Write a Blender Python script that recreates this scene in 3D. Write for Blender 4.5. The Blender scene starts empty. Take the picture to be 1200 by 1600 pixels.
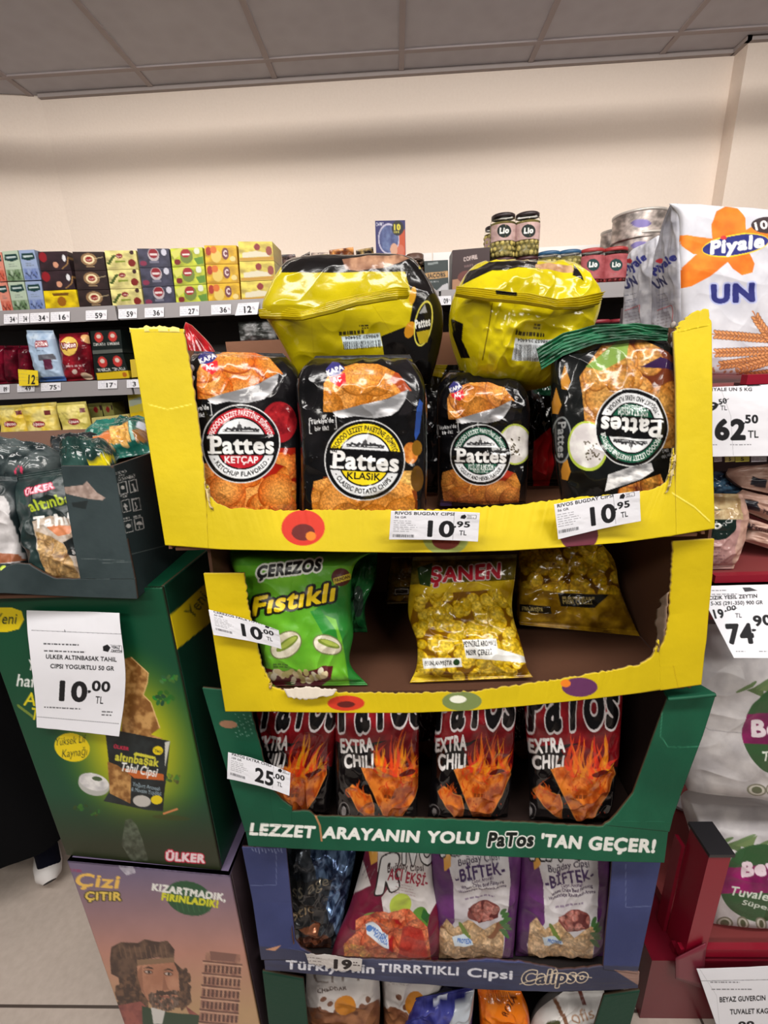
import bpy, bmesh, math, random
import numpy as np

# ------------------------------------------------------------------ camera, world, lights
SC = bpy.context.scene
COL = SC.collection
FPX = 703.7
CAMH = 1.35
ROT = np.array([[0.99894, 0.0239, -0.03931], [0.0302, 0.30404, 0.95218], [-0.03471, 0.95236, -0.30299]])  # rows: right, up, forward
for _i in range(3):
    ROT[_i] /= np.linalg.norm(ROT[_i])
ROT[1] = np.cross(ROT[0], ROT[2]) * 1.0
ROT[1] /= np.linalg.norm(ROT[1])
ROT[0] = np.cross(ROT[2], ROT[1])
CAM = np.array([0.0, 0.0, CAMH])
cam_d = bpy.data.cameras.new('camera')
cam = bpy.data.objects.new('camera', cam_d)
COL.objects.link(cam)
cam_d.sensor_fit = 'VERTICAL'
cam_d.sensor_height = 36.0
cam_d.sensor_width = 27.0
cam_d.lens = FPX / 1600 * 36
cam_d.clip_start = 0.02
from mathutils import Matrix, Vector
_m = Matrix(((ROT[0][0], ROT[1][0], -ROT[2][0], 0), (ROT[0][1], ROT[1][1], -ROT[2][1], 0), (ROT[0][2], ROT[1][2], -ROT[2][2], CAMH), (0, 0, 0, 1)))
cam.matrix_world = _m
SC.camera = cam

SC.view_settings.view_transform = 'Standard'
SC.view_settings.look = 'None'
SC.view_settings.gamma = 1
SC.view_settings.use_curve_mapping = False
SC.view_settings.exposure = 0.05
world = bpy.data.worlds.new('world')
SC.world = world
world.use_nodes = True
world.node_tree.nodes['Background'].inputs[0].default_value = (1.0, 0.95, 0.9, 1)
world.node_tree.nodes['Background'].inputs[1].default_value = 0.11

def area(name, loc, rot, sx, sy, power, col=(1, 0.95, 0.88), spread=180):
    d = bpy.data.lights.new(name, 'AREA')
    d.shape = 'RECTANGLE'; d.size = sx; d.size_y = sy; d.energy = power; d.color = col
    d.spread = math.radians(spread)
    o = bpy.data.objects.new(name, d)
    o.location = loc; o.rotation_euler = rot
    COL.objects.link(o)
    return o
# first two added to brighten the wall, then the shop's fluorescents behind the camera
area('area_lamp', (-1.2, 1.53, 2.41), (math.radians(38), 0, 0), 1.5, 0.05, 10, (1, 0.92, 0.84))  # added wall washer, tilted to brighten the back wall
area('area_lamp', (1.2, 1.53, 2.41), (math.radians(38), 0, 0), 1.5, 0.05, 10, (1, 0.92, 0.84))  # right twin of the added wall washer
area('area_lamp', (0.0, -0.25, 2.60), (math.radians(50), 0, 0), 3.4, 0.24, 56, (1, 0.96, 0.92))
area('area_lamp', (-1.6, -1.6, 2.60), (math.radians(35), 0, 0), 1.2, 0.3, 26)
area('area_lamp', (1.6, -1.6, 2.60), (math.radians(35), 0, 0), 1.2, 0.3, 26)

# ------------------------------------------------------------------ geometry helpers
def rayd(x, y):
    return ROT[0] * ((x - 600) / FPX) - ROT[1] * ((y - 800) / FPX) + ROT[2]
def at(x, y, Y):
    d = rayd(x, y)
    return CAM + d * (Y / d[1])
def atz(x, y, z):
    d = rayd(x, y)
    return CAM + d * ((z - CAMH) / d[2])
def proj(P):
    q = P - CAM
    r = q @ ROT[0]; u = q @ ROT[1]; f = np.maximum(q @ ROT[2], 1e-3)
    return 600 + FPX * r / f, 800 - FPX * u / f
def lin(c):
    c = np.asarray(c, dtype=np.float32)
    return np.where(c <= 0.04045, c / 12.92, ((c + 0.055) / 1.055) ** 2.4)
def C(c):
    return np.array(c, dtype=np.float32) / 255.0

# ------------------------------------------------------------------ value noise
_tabs = {}
def vnoise(x, y, seed=0):
    if seed not in _tabs:
        _tabs[seed] = np.random.RandomState(seed).rand(64, 64).astype(np.float32)
    T = _tabs[seed]
    xi = np.floor(x).astype(int); yi = np.floor(y).astype(int)
    fx = x - xi; fy = y - yi
    fx = fx * fx * (3 - 2 * fx); fy = fy * fy * (3 - 2 * fy)
    a = T[yi % 64, xi % 64]; b = T[yi % 64, (xi + 1) % 64]; c = T[(yi + 1) % 64, xi % 64]; d = T[(yi + 1) % 64, (xi + 1) % 64]
    return (a * (1 - fx) + b * fx) * (1 - fy) + (c * (1 - fx) + d * fx) * fy
def fbm(x, y, seed=0, o=4):
    s = 0; a = 0.5; t = 0
    for k in range(o):
        s = s + a * vnoise(x * 2 ** k + 7.3 * k, y * 2 ** k + 3.1 * k, seed + k); t += a; a *= 0.5
    return s / t
def ridge(x, y, seed=0, o=3):
    s = 0; a = 1.0; t = 0
    for k in range(o):
        n = vnoise(x * 2 ** k + 5.1 * k, y * 2 ** k + 1.7 * k, seed + k)
        s = s + a * (1 - np.abs(2 * n - 1)) ** 2; t += a; a *= 0.5
    return s / t

# ------------------------------------------------------------------ text outlines from the built-in font
_tc = {}
def glyphs(s, bold, sp=1.0):
    k = (s, bold, sp)
    if k not in _tc:
        c = bpy.data.curves.new('t', 'FONT'); c.body = s; c.size = 1; c.resolution_u = 4; c.space_character = sp
        o = bpy.data.objects.new('t', c); COL.objects.link(o)
        bpy.context.view_layer.update()
        m = bpy.data.meshes.new_from_object(o)
        nv = len(m.vertices); co = np.zeros(nv * 3, dtype=np.float32); m.vertices.foreach_get('co', co); co = co.reshape(-1, 3)[:, :2]
        cnt = {}
        for p in m.polygons:
            vs = list(p.vertices); q = co[vs]; r = np.roll(q, -1, 0)
            if (q[:, 0] * r[:, 1] - q[:, 1] * r[:, 0]).sum() < 0: vs = vs[::-1]
            for a, b in zip(vs, vs[1:] + vs[:1]):
                cnt[(a, b)] = cnt.get((a, b), 0) + 1
        E = [e for e, n in cnt.items() for _ in range(n - cnt.get((e[1], e[0]), 0))]
        E = np.array(E, dtype=int).reshape(-1, 2)
        bpy.data.objects.remove(o); bpy.data.curves.remove(c); bpy.data.meshes.remove(m)
        if len(E) and bold > 0.002:   # heavier strokes: a band along every outline edge, a hexagon on every corner
            A0, B0 = co[E[:, 0]], co[E[:, 1]]; d = B0 - A0; L = np.linalg.norm(d, axis=1, keepdims=True); ok = L[:, 0] > 1e-6; A1, B1, d = A0[ok], B0[ok], (d[ok] / L[ok]) * bold
            nn = np.stack([-d[:, 1], d[:, 0]], 1); q = [A1 - nn, B1 - nn, B1 + nn, A1 + nn]
            hx = [A1 + bold * np.array([math.cos(t), math.sin(t)]) for t in np.arange(8) * math.pi / 4]
            P = [A0] + q + hx; Q = [B0] + q[1:] + q[:1] + hx[1:] + hx[:1]
            _tc[k] = (np.concatenate(P), np.concatenate(Q))
        else: _tc[k] = (co[E[:, 0]], co[E[:, 1]]) if len(E) else None
    return _tc[k]

class Art:
    """print of one surface, drawn in flat colours"""
    def __init__(s, x0, y0, x1, y1, bg, S=2.0):
        s.x0, s.y0, s.S = x0, y0, S
        s.W = int((x1 - x0) * S) + 1; s.H = int((y1 - y0) * S) + 1
        s.img = np.zeros((s.H, s.W, 3), dtype=np.float32) + C(bg)
        s.clipm = None; s.A = None
    def xf(s, cx=None, cy=0, sx=1, sy=None, ang=0, shx=0.0):
        """draw in a local frame: centre, scale, clockwise turn"""
        if cx is None: s.A = None; return
        sy = sx if sy is None else sy; c, q = math.cos(math.radians(ang)), math.sin(math.radians(ang))
        s.A = (np.array([[c * sx, -q * sy + shx], [q * sx, c * sy]]), np.array([cx, cy], float)); s.Ai = np.linalg.inv(s.A[0])
    def xy(s, sl):
        Y, X = np.mgrid[sl[0], sl[1]].astype(np.float32)
        X = s.x0 + X / s.S; Y = s.y0 + Y / s.S
        if s.A is not None:
            X = X - s.A[1][0]; Y = Y - s.A[1][1]
            X, Y = s.Ai[0, 0] * X + s.Ai[0, 1] * Y, s.Ai[1, 0] * X + s.Ai[1, 1] * Y
        return X, Y
    def raster(s, P0, P1):
        K = 2
        if s.A is not None:
            P0 = np.asarray(P0, dtype=np.float64) @ s.A[0].T + s.A[1]; P1 = np.asarray(P1, dtype=np.float64) @ s.A[0].T + s.A[1]
        a = (np.asarray(P0, dtype=np.float64) - (s.x0, s.y0)) * s.S * K
        b = (np.asarray(P1, dtype=np.float64) - (s.x0, s.y0)) * s.S * K
        mn = np.floor(np.minimum(a, b).min(0) / K).astype(int) - 1; mx = np.ceil(np.maximum(a, b).max(0) / K).astype(int) + 1
        X0, Y0 = max(mn[0], 0), max(mn[1], 0); X1, Y1 = min(mx[0], s.W), min(mx[1], s.H)
        if X1 <= X0 or Y1 <= Y0: return None
        h, w = (Y1 - Y0) * K, (X1 - X0) * K
        a = a - (X0 * K, Y0 * K); b = b - (X0 * K, Y0 * K)
        sw = a[:, 1] > b[:, 1]; a2 = np.where(sw[:, None], b, a); b2 = np.where(sw[:, None], a, b)
        j0 = np.clip(np.ceil(a2[:, 1] - 0.5), 0, h).astype(int); j1 = np.clip(np.ceil(b2[:, 1] - 0.5), 0, h).astype(int)
        n = np.maximum(j1 - j0, 0)
        if n.sum() == 0: return None
        ei = np.repeat(np.arange(len(n)), n)
        off = np.arange(n.sum()) - np.repeat(np.cumsum(n) - n, n)
        row = j0[ei] + off
        t = (row + 0.5 - a2[ei, 1]) / np.maximum(b2[ei, 1] - a2[ei, 1], 1e-9)
        x = a2[ei, 0] + t * (b2[ei, 0] - a2[ei, 0])
        col = np.clip(np.ceil(x - 0.5), 0, w).astype(int)
        D = np.zeros((h, w + 1), dtype=np.int32)
        np.add.at(D, (row, col), np.where(sw, -1, 1)[ei])
        m = (np.cumsum(D, axis=1)[:, :w] != 0).astype(np.float32)
        m = m.reshape(h // K, K, w // K, K).mean((1, 3))
        return m, (slice(Y0, Y1), slice(X0, X1))
    def put(s, r, col, a=1.0):
        if r is None: return
        m, sl = r
        m = m * a
        if s.clipm is not None: m = m * s.clipm[sl]
        if callable(col):
            c = col(*s.xy(sl))
        else:
            c = C(col)
        s.img[sl] = s.img[sl] * (1 - m[..., None]) + c * m[..., None]
    def poly(s, pts, col, a=1.0):
        p = np.array(pts, dtype=float)
        s.put(s.raster(p, np.roll(p, -1, 0)), col, a)
    def clip(s, pts=None):
        s.clipm = None
        if pts is not None:
            p = np.array(pts, dtype=float); r = s.raster(p, np.roll(p, -1, 0))
            m = np.zeros((s.H, s.W), dtype=np.float32)
            if r is not None: m[r[1]] = r[0]
            s.clipm = m
    def ell(s, cx, cy, rx, ry, col, ang=0, a=1.0, n=40):
        t = np.linspace(0, 2 * np.pi, n, endpoint=False); c, q = math.cos(math.radians(ang)), math.sin(math.radians(ang))
        x = rx * np.cos(t); y = ry * np.sin(t)
        s.poly(np.stack([cx + x * c - y * q, cy + x * q + y * c], 1), col, a)
    def sector(s, cx, cy, rx, ry, a0, a1, y0f, col, r0=0.0):
        t = np.radians(np.linspace(a0, a1, 40))
        o = np.stack([cx + rx * np.cos(t), cy + ry * np.sin(t)], 1)
        if r0 > 0:
            i = np.stack([cx + rx * r0 * np.cos(t[::-1]), cy + ry * r0 * np.sin(t[::-1])], 1)
            o = np.concatenate([o, i])
        s.poly(o, col)
    def line(s, pts, w, col, a=1.0):
        for (x0, y0), (x1, y1) in zip(pts[:-1], pts[1:]):
            L = math.hypot(x1 - x0, y1 - y0) or 1
            nx, ny = -(y1 - y0) / L * w / 2, (x1 - x0) / L * w / 2
            s.poly([(x0 + nx, y0 + ny), (x1 + nx, y1 + ny), (x1 - nx, y1 - ny), (x0 - nx, y0 - ny)], col, a)
    def text(s, t, p0, p1, h, col, bold=0.01, shear=0.0, out=None, a=1.0, up=None, arc=0.0, dy=0.0, sp=None):
        """t from baseline start p0 to baseline end p1, capital height h; out=(colour,width)"""
        sp = sp or 1 + round(2.2 * max(bold, 0), 3)
        if out is not None:
            ow = out[1] * 0.68 / h
            s.text(t, p0, p1, h, out[0], bold + ow, shear, None, a, up, arc, dy, sp)
        g = glyphs(t, 0.0, sp)
        if g is None: return
        x0 = min(g[0][:, 0].min(), g[1][:, 0].min()); x1 = max(g[0][:, 0].max(), g[1][:, 0].max())
        g = glyphs(t, bold, sp)
        d = np.array(p1, float) - np.array(p0, float); L = math.hypot(*d); ux = d / L
        uy = np.array(up, float) if up is not None else np.array([ux[1], -ux[0]])
        uy = uy / math.hypot(*uy)
        r = []
        for q in g:
            X = (q[:, 0] - x0) / (x1 - x0) * L; Yv = q[:, 1] / 0.682 * h
            X = X + Yv * shear
            Yv = Yv + arc * (1 - (2 * X / L - 1) ** 2)
            r.append(np.array(p0) + X[:, None] * ux + Yv[:, None] * uy)
        s.put(s.raster(r[0], r[1]), col, a)
    def arctext(s, t, cx, cy, rx, ry, a0, a1, h, col, bold=0.02, inside=False):
        """text along an ellipse from angle a0 to a1 (degrees, 0 right, 90 down); inside: letters' feet outward"""
        g = glyphs(t, bold, 1.08)
        x0 = min(g[0][:, 0].min(), g[1][:, 0].min()); x1 = max(g[0][:, 0].max(), g[1][:, 0].max())
        r = []
        for q in g:
            u = (q[:, 0] - x0) / (x1 - x0); th = np.radians(a0 + (a1 - a0) * u)
            e = q[:, 1] / 0.682 * h * (-1 if inside else 1)
            r.append(np.stack([cx + (rx + e) * np.cos(th), cy + (ry + e) * np.sin(th)], 1))
        s.put(s.raster(r[0], r[1]), col)
    def small(s, x, y, w, rows, dy, ang=0, col=(70, 70, 70), seed=1, h=1.0, a=0.8):
        """unreadably small print: broken grey lines"""
        R = random.Random(seed); c, q = math.cos(math.radians(ang)), math.sin(math.radians(ang))
        for k in range(rows):
            u = 0; W = w * R.uniform(0.55, 1)
            while u < W:
                l = R.uniform(2, 7)
                e = min(u + l, W)
                X0, Y0 = x + u * c - k * dy * q, y + u * q + k * dy * c
                X1, Y1 = x + e * c - k * dy * q, y + e * q + k * dy * c
                s.line([(X0, Y0), (X1, Y1)], h, col, a)
                u += l + R.uniform(1, 2)
    def barcode(s, x, y, w, h, ang=0, seed=3, col=(20, 20, 20)):
        R = random.Random(seed); c, q = math.cos(math.radians(ang)), math.sin(math.radians(ang)); u = 0
        while u < w:
            b = R.choice([0.6, 1, 1.4])
            P = [(u, 0), (u + b, 0), (u + b, h), (u, h)]
            s.poly([(x + X * c - Y * q, y + X * q + Y * c) for X, Y in P], col)
            u += b + R.choice([0.8, 1.2, 1.8])
    def tint(s, f):
        sl = (slice(0, s.H), slice(0, s.W)); X, Y = s.xy(sl)
        s.img = np.clip(f(s.img, X, Y), 0, 1).astype(np.float32)
    def chips(s, region, n, r, seed=1, base=(222, 130, 50), dark=(120, 45, 15), hi=(245, 180, 90), asp=0.75, speck=0.35):
        s.clip(region); p = np.array(region); R = random.Random(seed)
        x0, y0 = p.min(0); x1, y1 = p.max(0)
        s.poly(region, dark)
        for k in range(n):
            cx, cy = R.uniform(x0, x1), R.uniform(y0, y1); rr = r * R.uniform(0.75, 1.25); an = R.uniform(0, 180)
            ry = rr * R.uniform(asp, 1.0)
            m = R.uniform(-22, 12); b = [v + m for v in base]; hh = [min(255, v + m) for v in hi]
            s.ell(cx, cy, rr, ry, [v * 0.74 for v in b], an)
            def f(X, Y, cx=cx, cy=cy, b=b, hh=hh, rr=rr):
                t = np.clip(((X - cx) ** 2 + (Y - cy) ** 2) / rr ** 2, 0, 1)[..., None]
                nz = fbm(X / 3.0, Y / 3.0, 11)[..., None]
                return (C(hh) * (1 - t) + C(b) * t) * (0.55 + 0.7 * nz)
            s.ell(cx + rr * 0.03, cy - rr * 0.03, rr * 0.95, ry * 0.95, f, an)
        s.clip()
    def sample(s, x, y):
        u = np.clip((x - s.x0) * s.S, 0, s.W - 1.001); v = np.clip((y - s.y0) * s.S, 0, s.H - 1.001)
        i = u.astype(int); j = v.astype(int); fu = (u - i)[..., None]; fv = (v - j)[..., None]
        I = s.lin_img() if not hasattr(s, '_l') else s._l
        i1 = np.minimum(i + 1, s.W - 1); j1 = np.minimum(j + 1, s.H - 1)
        return (I[j, i] * (1 - fu) + I[j, i1] * fu) * (1 - fv) + (I[j1, i] * (1 - fu) + I[j1, i1] * fu) * fv
    def lin_img(s):
        s._l = lin(s.img); return s._l

def noisy(c1, c2, sc, seed=0, k=1.0, sx=1.0):
    def f(X, Y):
        n = np.clip((fbm(X / sc * sx, Y / sc, seed) - 0.5) * 2.2 * k + 0.5, 0, 1)[..., None]
        return C(c1) * (1 - n) + C(c2) * n
    return f

# ------------------------------------------------------------------ materials (node based, colour from each mesh's print attribute)
def material(name, rough=0.5, spec=0.5, metal=0.0, coat=0.0, bump=0.0, bscale=60.0, trans=0.0, coatr=0.1, aniso=None):
    m = bpy.data.materials.new(name); m.use_nodes = True
    nt = m.node_tree; b = nt.nodes['Principled BSDF']
    a = nt.nodes.new('ShaderNodeAttribute'); a.attribute_name = 'Col'
    nt.links.new(a.outputs['Color'], b.inputs['Base Color'])
    b.inputs['Roughness'].default_value = rough; b.inputs['Specular IOR Level'].default_value = spec
    b.inputs['Metallic'].default_value = metal; b.inputs['Coat Weight'].default_value = coat
    b.inputs['Coat Roughness'].default_value = coatr; b.inputs['Transmission Weight'].default_value = trans
    if bump:
        tc = nt.nodes.new('ShaderNodeTexCoord'); n = nt.nodes.new('ShaderNodeTexNoise'); n.inputs['Scale'].default_value = bscale
        n.inputs['Detail'].default_value = 4
        bp = nt.nodes.new('ShaderNodeBump'); bp.inputs['Strength'].default_value = bump; bp.inputs['Distance'].default_value = 0.004
        nt.links.new(tc.outputs['Object'], n.inputs['Vector']); nt.links.new(n.outputs['Fac'], bp.inputs['Height']); nt.links.new(bp.outputs['Normal'], b.inputs['Normal'])
    return m
M = dict(
    card=material('printed_cardboard', 0.6, 0.3, bump=0.12, bscale=90),
    carton=material('glossy_carton', 0.4, 0.3),
    film=material('glossy_film', 0.16, 0.4, coat=0.1, coatr=0.05, bump=0.28, bscale=45),
    satin=material('satin_film', 0.38, 0.5, bump=0.35, bscale=35),
    foil=material('foil_film', 0.25, 0.6, metal=0.6, bump=0.5, bscale=35),
    paper=material('printed_paper', 0.7, 0.3),
    metal=material('painted_metal', 0.35, 0.5),
    tin=material('tin_metal', 0.35, 0.5, metal=0.35),
    matte=material('matte_surface', 0.85, 0.2),
    cloth=material('black_cloth', 0.95, 0.1),
)
g = bpy.data.materials.new('clear_glass'); g.use_nodes = True
_b = g.node_tree.nodes['Principled BSDF']; _b.inputs['Transmission Weight'].default_value = 1; _b.inputs['Roughness'].default_value = 0.03; _b.inputs['IOR'].default_value = 1.1
_b.inputs['Base Color'].default_value = (0.95, 0.97, 0.95, 1)
M['glass'] = g

# ------------------------------------------------------------------ mesh builder
def resample(P, n, smooth=False):
    P = np.array(P, float)
    if len(P) == 1: return np.repeat(P, n, 0)
    d = np.r_[0, np.cumsum(np.linalg.norm(np.diff(P, axis=0), axis=1))]; d /= d[-1]
    t = np.linspace(0, 1, n)
    if not smooth or len(P) < 3:
        return np.stack([np.interp(t, d, P[:, k]) for k in range(P.shape[1])], 1)
    m = np.gradient(P, d, axis=0)
    i = np.clip(np.searchsorted(d, t, 'right') - 1, 0, len(d) - 2); h = d[i + 1] - d[i]; u = ((t - d[i]) / h)[:, None]; h = h[:, None]
    return (2 * u**3 - 3 * u**2 + 1) * P[i] + (u**3 - 2 * u**2 + u) * h * m[i] + (-2 * u**3 + 3 * u**2) * P[i + 1] + (u**3 - u**2) * h * m[i + 1]

def gnormals(P):
    du = np.gradient(P, axis=1); dv = np.gradient(P, axis=0)
    N = np.cross(du, dv); N /= np.maximum(np.linalg.norm(N, axis=2, keepdims=True), 1e-12)
    c = P.reshape(-1, 3).mean(0) - CAM
    if (N.reshape(-1, 3).mean(0) @ c) > 0: N = -N
    return N

class MB:
    def __init__(s):
        s.V = []; s.Cc = []; s.F = []; s.n = 0; s.sm = []
    def add(s, V, Cc, F, smooth=True):
        V = np.asarray(V, float).reshape(-1, 3)
        Cc = np.asarray(Cc, dtype=np.float32)
        if Cc.ndim == 1: Cc = np.repeat(Cc[None], len(V), 0)
        F = np.asarray(F, dtype=np.int64)
        s.V.append(V); s.Cc.append(Cc.reshape(-1, 3)); s.F.append(F + s.n); s.sm.append(np.full(len(F), smooth)); s.n += len(V)
    def grid(s, P, Cc, smooth=True, flip=False):
        m, n = P.shape[:2]
        i = np.arange(m * n).reshape(m, n)
        F = np.stack([i[:-1, :-1], i[:-1, 1:], i[1:, 1:], i[1:, :-1]], -1).reshape(-1, 4)
        if flip: F = F[:, ::-1]
        Cc = np.asarray(Cc, dtype=np.float32)
        if Cc.ndim == 3: Cc = Cc.reshape(-1, 3)
        s.add(P.reshape(-1, 3), Cc, F, smooth)
    def slab(s, P, Q, CP, cb, smooth=True):
        """front grid P, back grid Q, closed along the rim, one connected surface"""
        m, n = P.shape[:2]
        i = np.arange(m * n).reshape(m, n)
        F = np.stack([i[:-1, :-1], i[:-1, 1:], i[1:, 1:], i[1:, :-1]], -1).reshape(-1, 4)
        k = m * n
        G = F[:, ::-1] + k
        rim = []
        for a in (i[0, :], i[-1, ::-1], i[::-1, 0], i[:, -1]):
            rim.append(np.stack([a[1:], a[:-1], a[:-1] + k, a[1:] + k], -1))
        CP = np.asarray(CP, dtype=np.float32)
        if CP.ndim == 1: CP = np.repeat(CP[None], k, 0)
        CQ = np.repeat(lin(C(cb))[None], k, 0)
        s.add(np.concatenate([P.reshape(-1, 3), Q.reshape(-1, 3)]), np.concatenate([CP.reshape(-1, 3), CQ]), np.concatenate([F, G] + rim), smooth)
    def box(s, a, b, col):
        a = np.array(a, float); b = np.array(b, float)
        s.hexa([(x, y, z) for z in (a[2], b[2]) for y in (a[1], b[1]) for x in (a[0], b[0])], col)
    def hexa(s, V, col):
        F = [(0, 2, 3, 1), (4, 5, 7, 6), (0, 1, 5, 4), (2, 6, 7, 3), (0, 4, 6, 2), (1, 3, 7, 5)]
        s.add(V, lin(C(col)), F, False)
    def lathe(s, c, prof, col, n=28, axis=None, art=None):
        c = np.array(c, float); t = np.linspace(0, 2 * np.pi, n, endpoint=False)
        prof = np.array(prof, float)
        P = np.stack([c[0] + prof[:, 0][:, None] * np.cos(t), c[1] + prof[:, 0][:, None] * np.sin(t), c[2] + prof[:, 1][:, None] + 0 * t], -1)
        m = len(prof); i = np.arange(m * n).reshape(m, n); j = np.roll(i, -1, 1)
        F = np.stack([i[:-1], j[:-1], j[1:], i[1:]], -1).reshape(-1, 4)
        if art is None: cc = lin(C(col))
        else:
            x, y = proj(P); cc = art.sample(x, y).reshape(-1, 3)
        s.add(P.reshape(-1, 3), cc, F, True)
    def build(s, name, mat, parent=None, origin=None, **props):
        V = np.concatenate(s.V); Cc = np.concatenate(s.Cc)
        quads = [f for f in s.F if f.shape[1] == 4]; tris = [f for f in s.F if f.shape[1] == 3]
        me = bpy.data.meshes.new(name)
        o = bpy.data.objects.new(name, me)
        if parent is not None:
            q = parent
            while q.parent is not None: q = q.parent
            V = V - np.array(q['_o3'])
        else:
            if origin is None:
                mn, mx = V.min(0), V.max(0); origin = [(mn[0] + mx[0]) / 2, (mn[1] + mx[1]) / 2, mn[2]]
            V = V - np.array(origin); o.location = origin; o['_o3'] = [float(v) for v in origin]
        me.vertices.add(len(V)); me.vertices.foreach_set('co', V.astype(np.float32).ravel())
        nl = sum(f.size for f in s.F); nf = sum(len(f) for f in s.F)
        me.loops.add(nl); me.polygons.add(nf)
        li = np.concatenate([f.ravel() for f in s.F]).astype(np.int32)
        cnt = np.concatenate([np.full(len(f), f.shape[1]) for f in s.F])
        me.loops.foreach_set('vertex_index', li)
        me.polygons.foreach_set('loop_start', (np.cumsum(cnt) - cnt).astype(np.int32))
        me.polygons.foreach_set('use_smooth', np.concatenate(s.sm))
        at_ = me.color_attributes.new('Col', 'FLOAT_COLOR', 'POINT')
        at_.data.foreach_set('color', np.concatenate([Cc, np.ones((len(Cc), 1), dtype=np.float32)], 1).astype(np.float32).ravel())
        me.update(calc_edges=True)
        me.validate()
        me.materials.append(M[mat] if isinstance(mat, str) else mat)
        COL.objects.link(o)
        if parent is not None: o.parent = parent
        for k, v in props.items(): o[k] = v
        return o

def tag(o, label=None, cat=None, group=None, kind=None):
    if label: o['label'] = label
    if cat: o['category'] = cat
    if group: o['group'] = group
    if kind: o['kind'] = kind
    return o
def empty(name, loc, label, cat, group=None):
    o = bpy.data.objects.new(name, None); COL.objects.link(o); o.location = [float(v) for v in loc]; o.empty_display_size = 0.05
    o['_o3'] = [float(v) for v in loc]
    return tag(o, label, cat, group)

# a sheet lofted between two outlines: rows = [(xl,yl,xr,yr,Yl,Yr)] from top to bottom
def surf(rows, n, m, smooth=True):
    L = np.array([at(r[0], r[1], r[4]) for r in rows]); Rr = np.array([at(r[2], r[3], r[5] if len(r) > 5 else r[4]) for r in rows])
    LR = resample(np.concatenate([L, Rr], 1), m, smooth)
    u = np.linspace(0, 1, n)[None, :, None]
    return LR[:, None, :3] * (1 - u) + LR[:, None, 3:] * u
def rowlen(rows):
    w = max(math.hypot(r[2] - r[0], r[3] - r[1]) for r in rows)
    mid = [((r[0] + r[2]) / 2, (r[1] + r[3]) / 2) for r in rows]
    h = sum(math.hypot(b[0] - a[0], b[1] - a[1]) for a, b in zip(mid, mid[1:]))
    return w, h

FLOOR = [None]
def stand(rows):
    """shorten a bag's outline so that it rests on the floor of its tray"""
    f = FLOOR[0]; rows = [list(r) + ([r[4]] if len(r) < 6 else []) for r in rows]
    if f is None: return rows
    z = lambda r: min(at(r[0], r[1], r[4])[2], at(r[2], r[3], r[5])[2])
    while len(rows) > 2 and z(rows[-2]) < f + 0.004: rows.pop()
    if z(rows[-1]) < f:
        t = (z(rows[-2]) - f - 0.001) / (z(rows[-2]) - z(rows[-1])); rows[-1] = [a + (b - a) * t for a, b in zip(rows[-2], rows[-1])]
    return rows
def pack(name, label, cat, group, rows, T, art, mat='film', p=4, q=0.5, seal=0.05, wr=0.003, seed=1, back=(40, 40, 40), Tb=None, dens=1.0, ws=(3.5, 5), parent=None, ridges=9, smooth=True, creases=0.0, vq=None, props=None):
    """a filled film bag: puffed front and back, crimped flat ends"""
    rows = stand(rows); w, h = rowlen(rows)
    n = max(12, int(w * dens)); m = max(12, int(h * dens))
    P = surf(rows, n, m, smooth)
    U, V = np.meshgrid(np.linspace(0, 1, n), np.linspace(0, 1, m))
    N = gnormals(P); Nm = N.reshape(-1, 3).mean(0); Nm /= np.linalg.norm(Nm)
    pu = (1 - np.abs(2 * U - 1) ** p) ** q
    vv = np.clip((V - seal) / max(1 - 2 * seal, 1e-6), 0, 1)
    pv = np.clip(1 - np.abs(2 * vv - 1) ** (p + 1), 0, 1) ** (vq or q)
    prof = pu * pv
    if art is None: art = None
    base = P + Nm * (T * prof)[..., None]
    x, y = proj(base)
    cc = art.sample(x, y)
    wn = (fbm(U * ws[0] + seed, V * ws[1], seed, 3) - 0.5) * 2 * wr + (ridge(U * ws[0] * 0.9 + 2 * V, V * ws[1] * 0.8 - U, seed + 9, 2) - 0.4) * wr * 1.2
    if creases:
        end = np.exp(-np.abs(V - seal) / 0.09) + np.exp(-np.abs(1 - seal - V) / 0.09)
        wn = wn + creases * end * (vnoise(U * 14, V * 2, seed + 3) - 0.5)
    edge = np.clip(np.minimum(U, 1 - U) * 12, 0, 1)
    H = T * prof + wn * edge * np.clip(prof * 2, 0.15, 1)
    if seal > 0 and ridges:
        inseal = (V < seal * 0.8) | (V > 1 - seal * 0.8)
        H = H + inseal * 0.0006 * np.sin(V * ridges / seal * 2)
    F = P + Nm * H[..., None]
    B = P - Nm * ((Tb if Tb is not None else T) * prof + 0.0012)[..., None]
    mb = MB(); mb.slab(F, B, cc, back)
    o = mb.build(name, mat, parent)
    if parent is None: tag(o, label, cat, group)
    elif label: o['label'] = label
    return o

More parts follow.
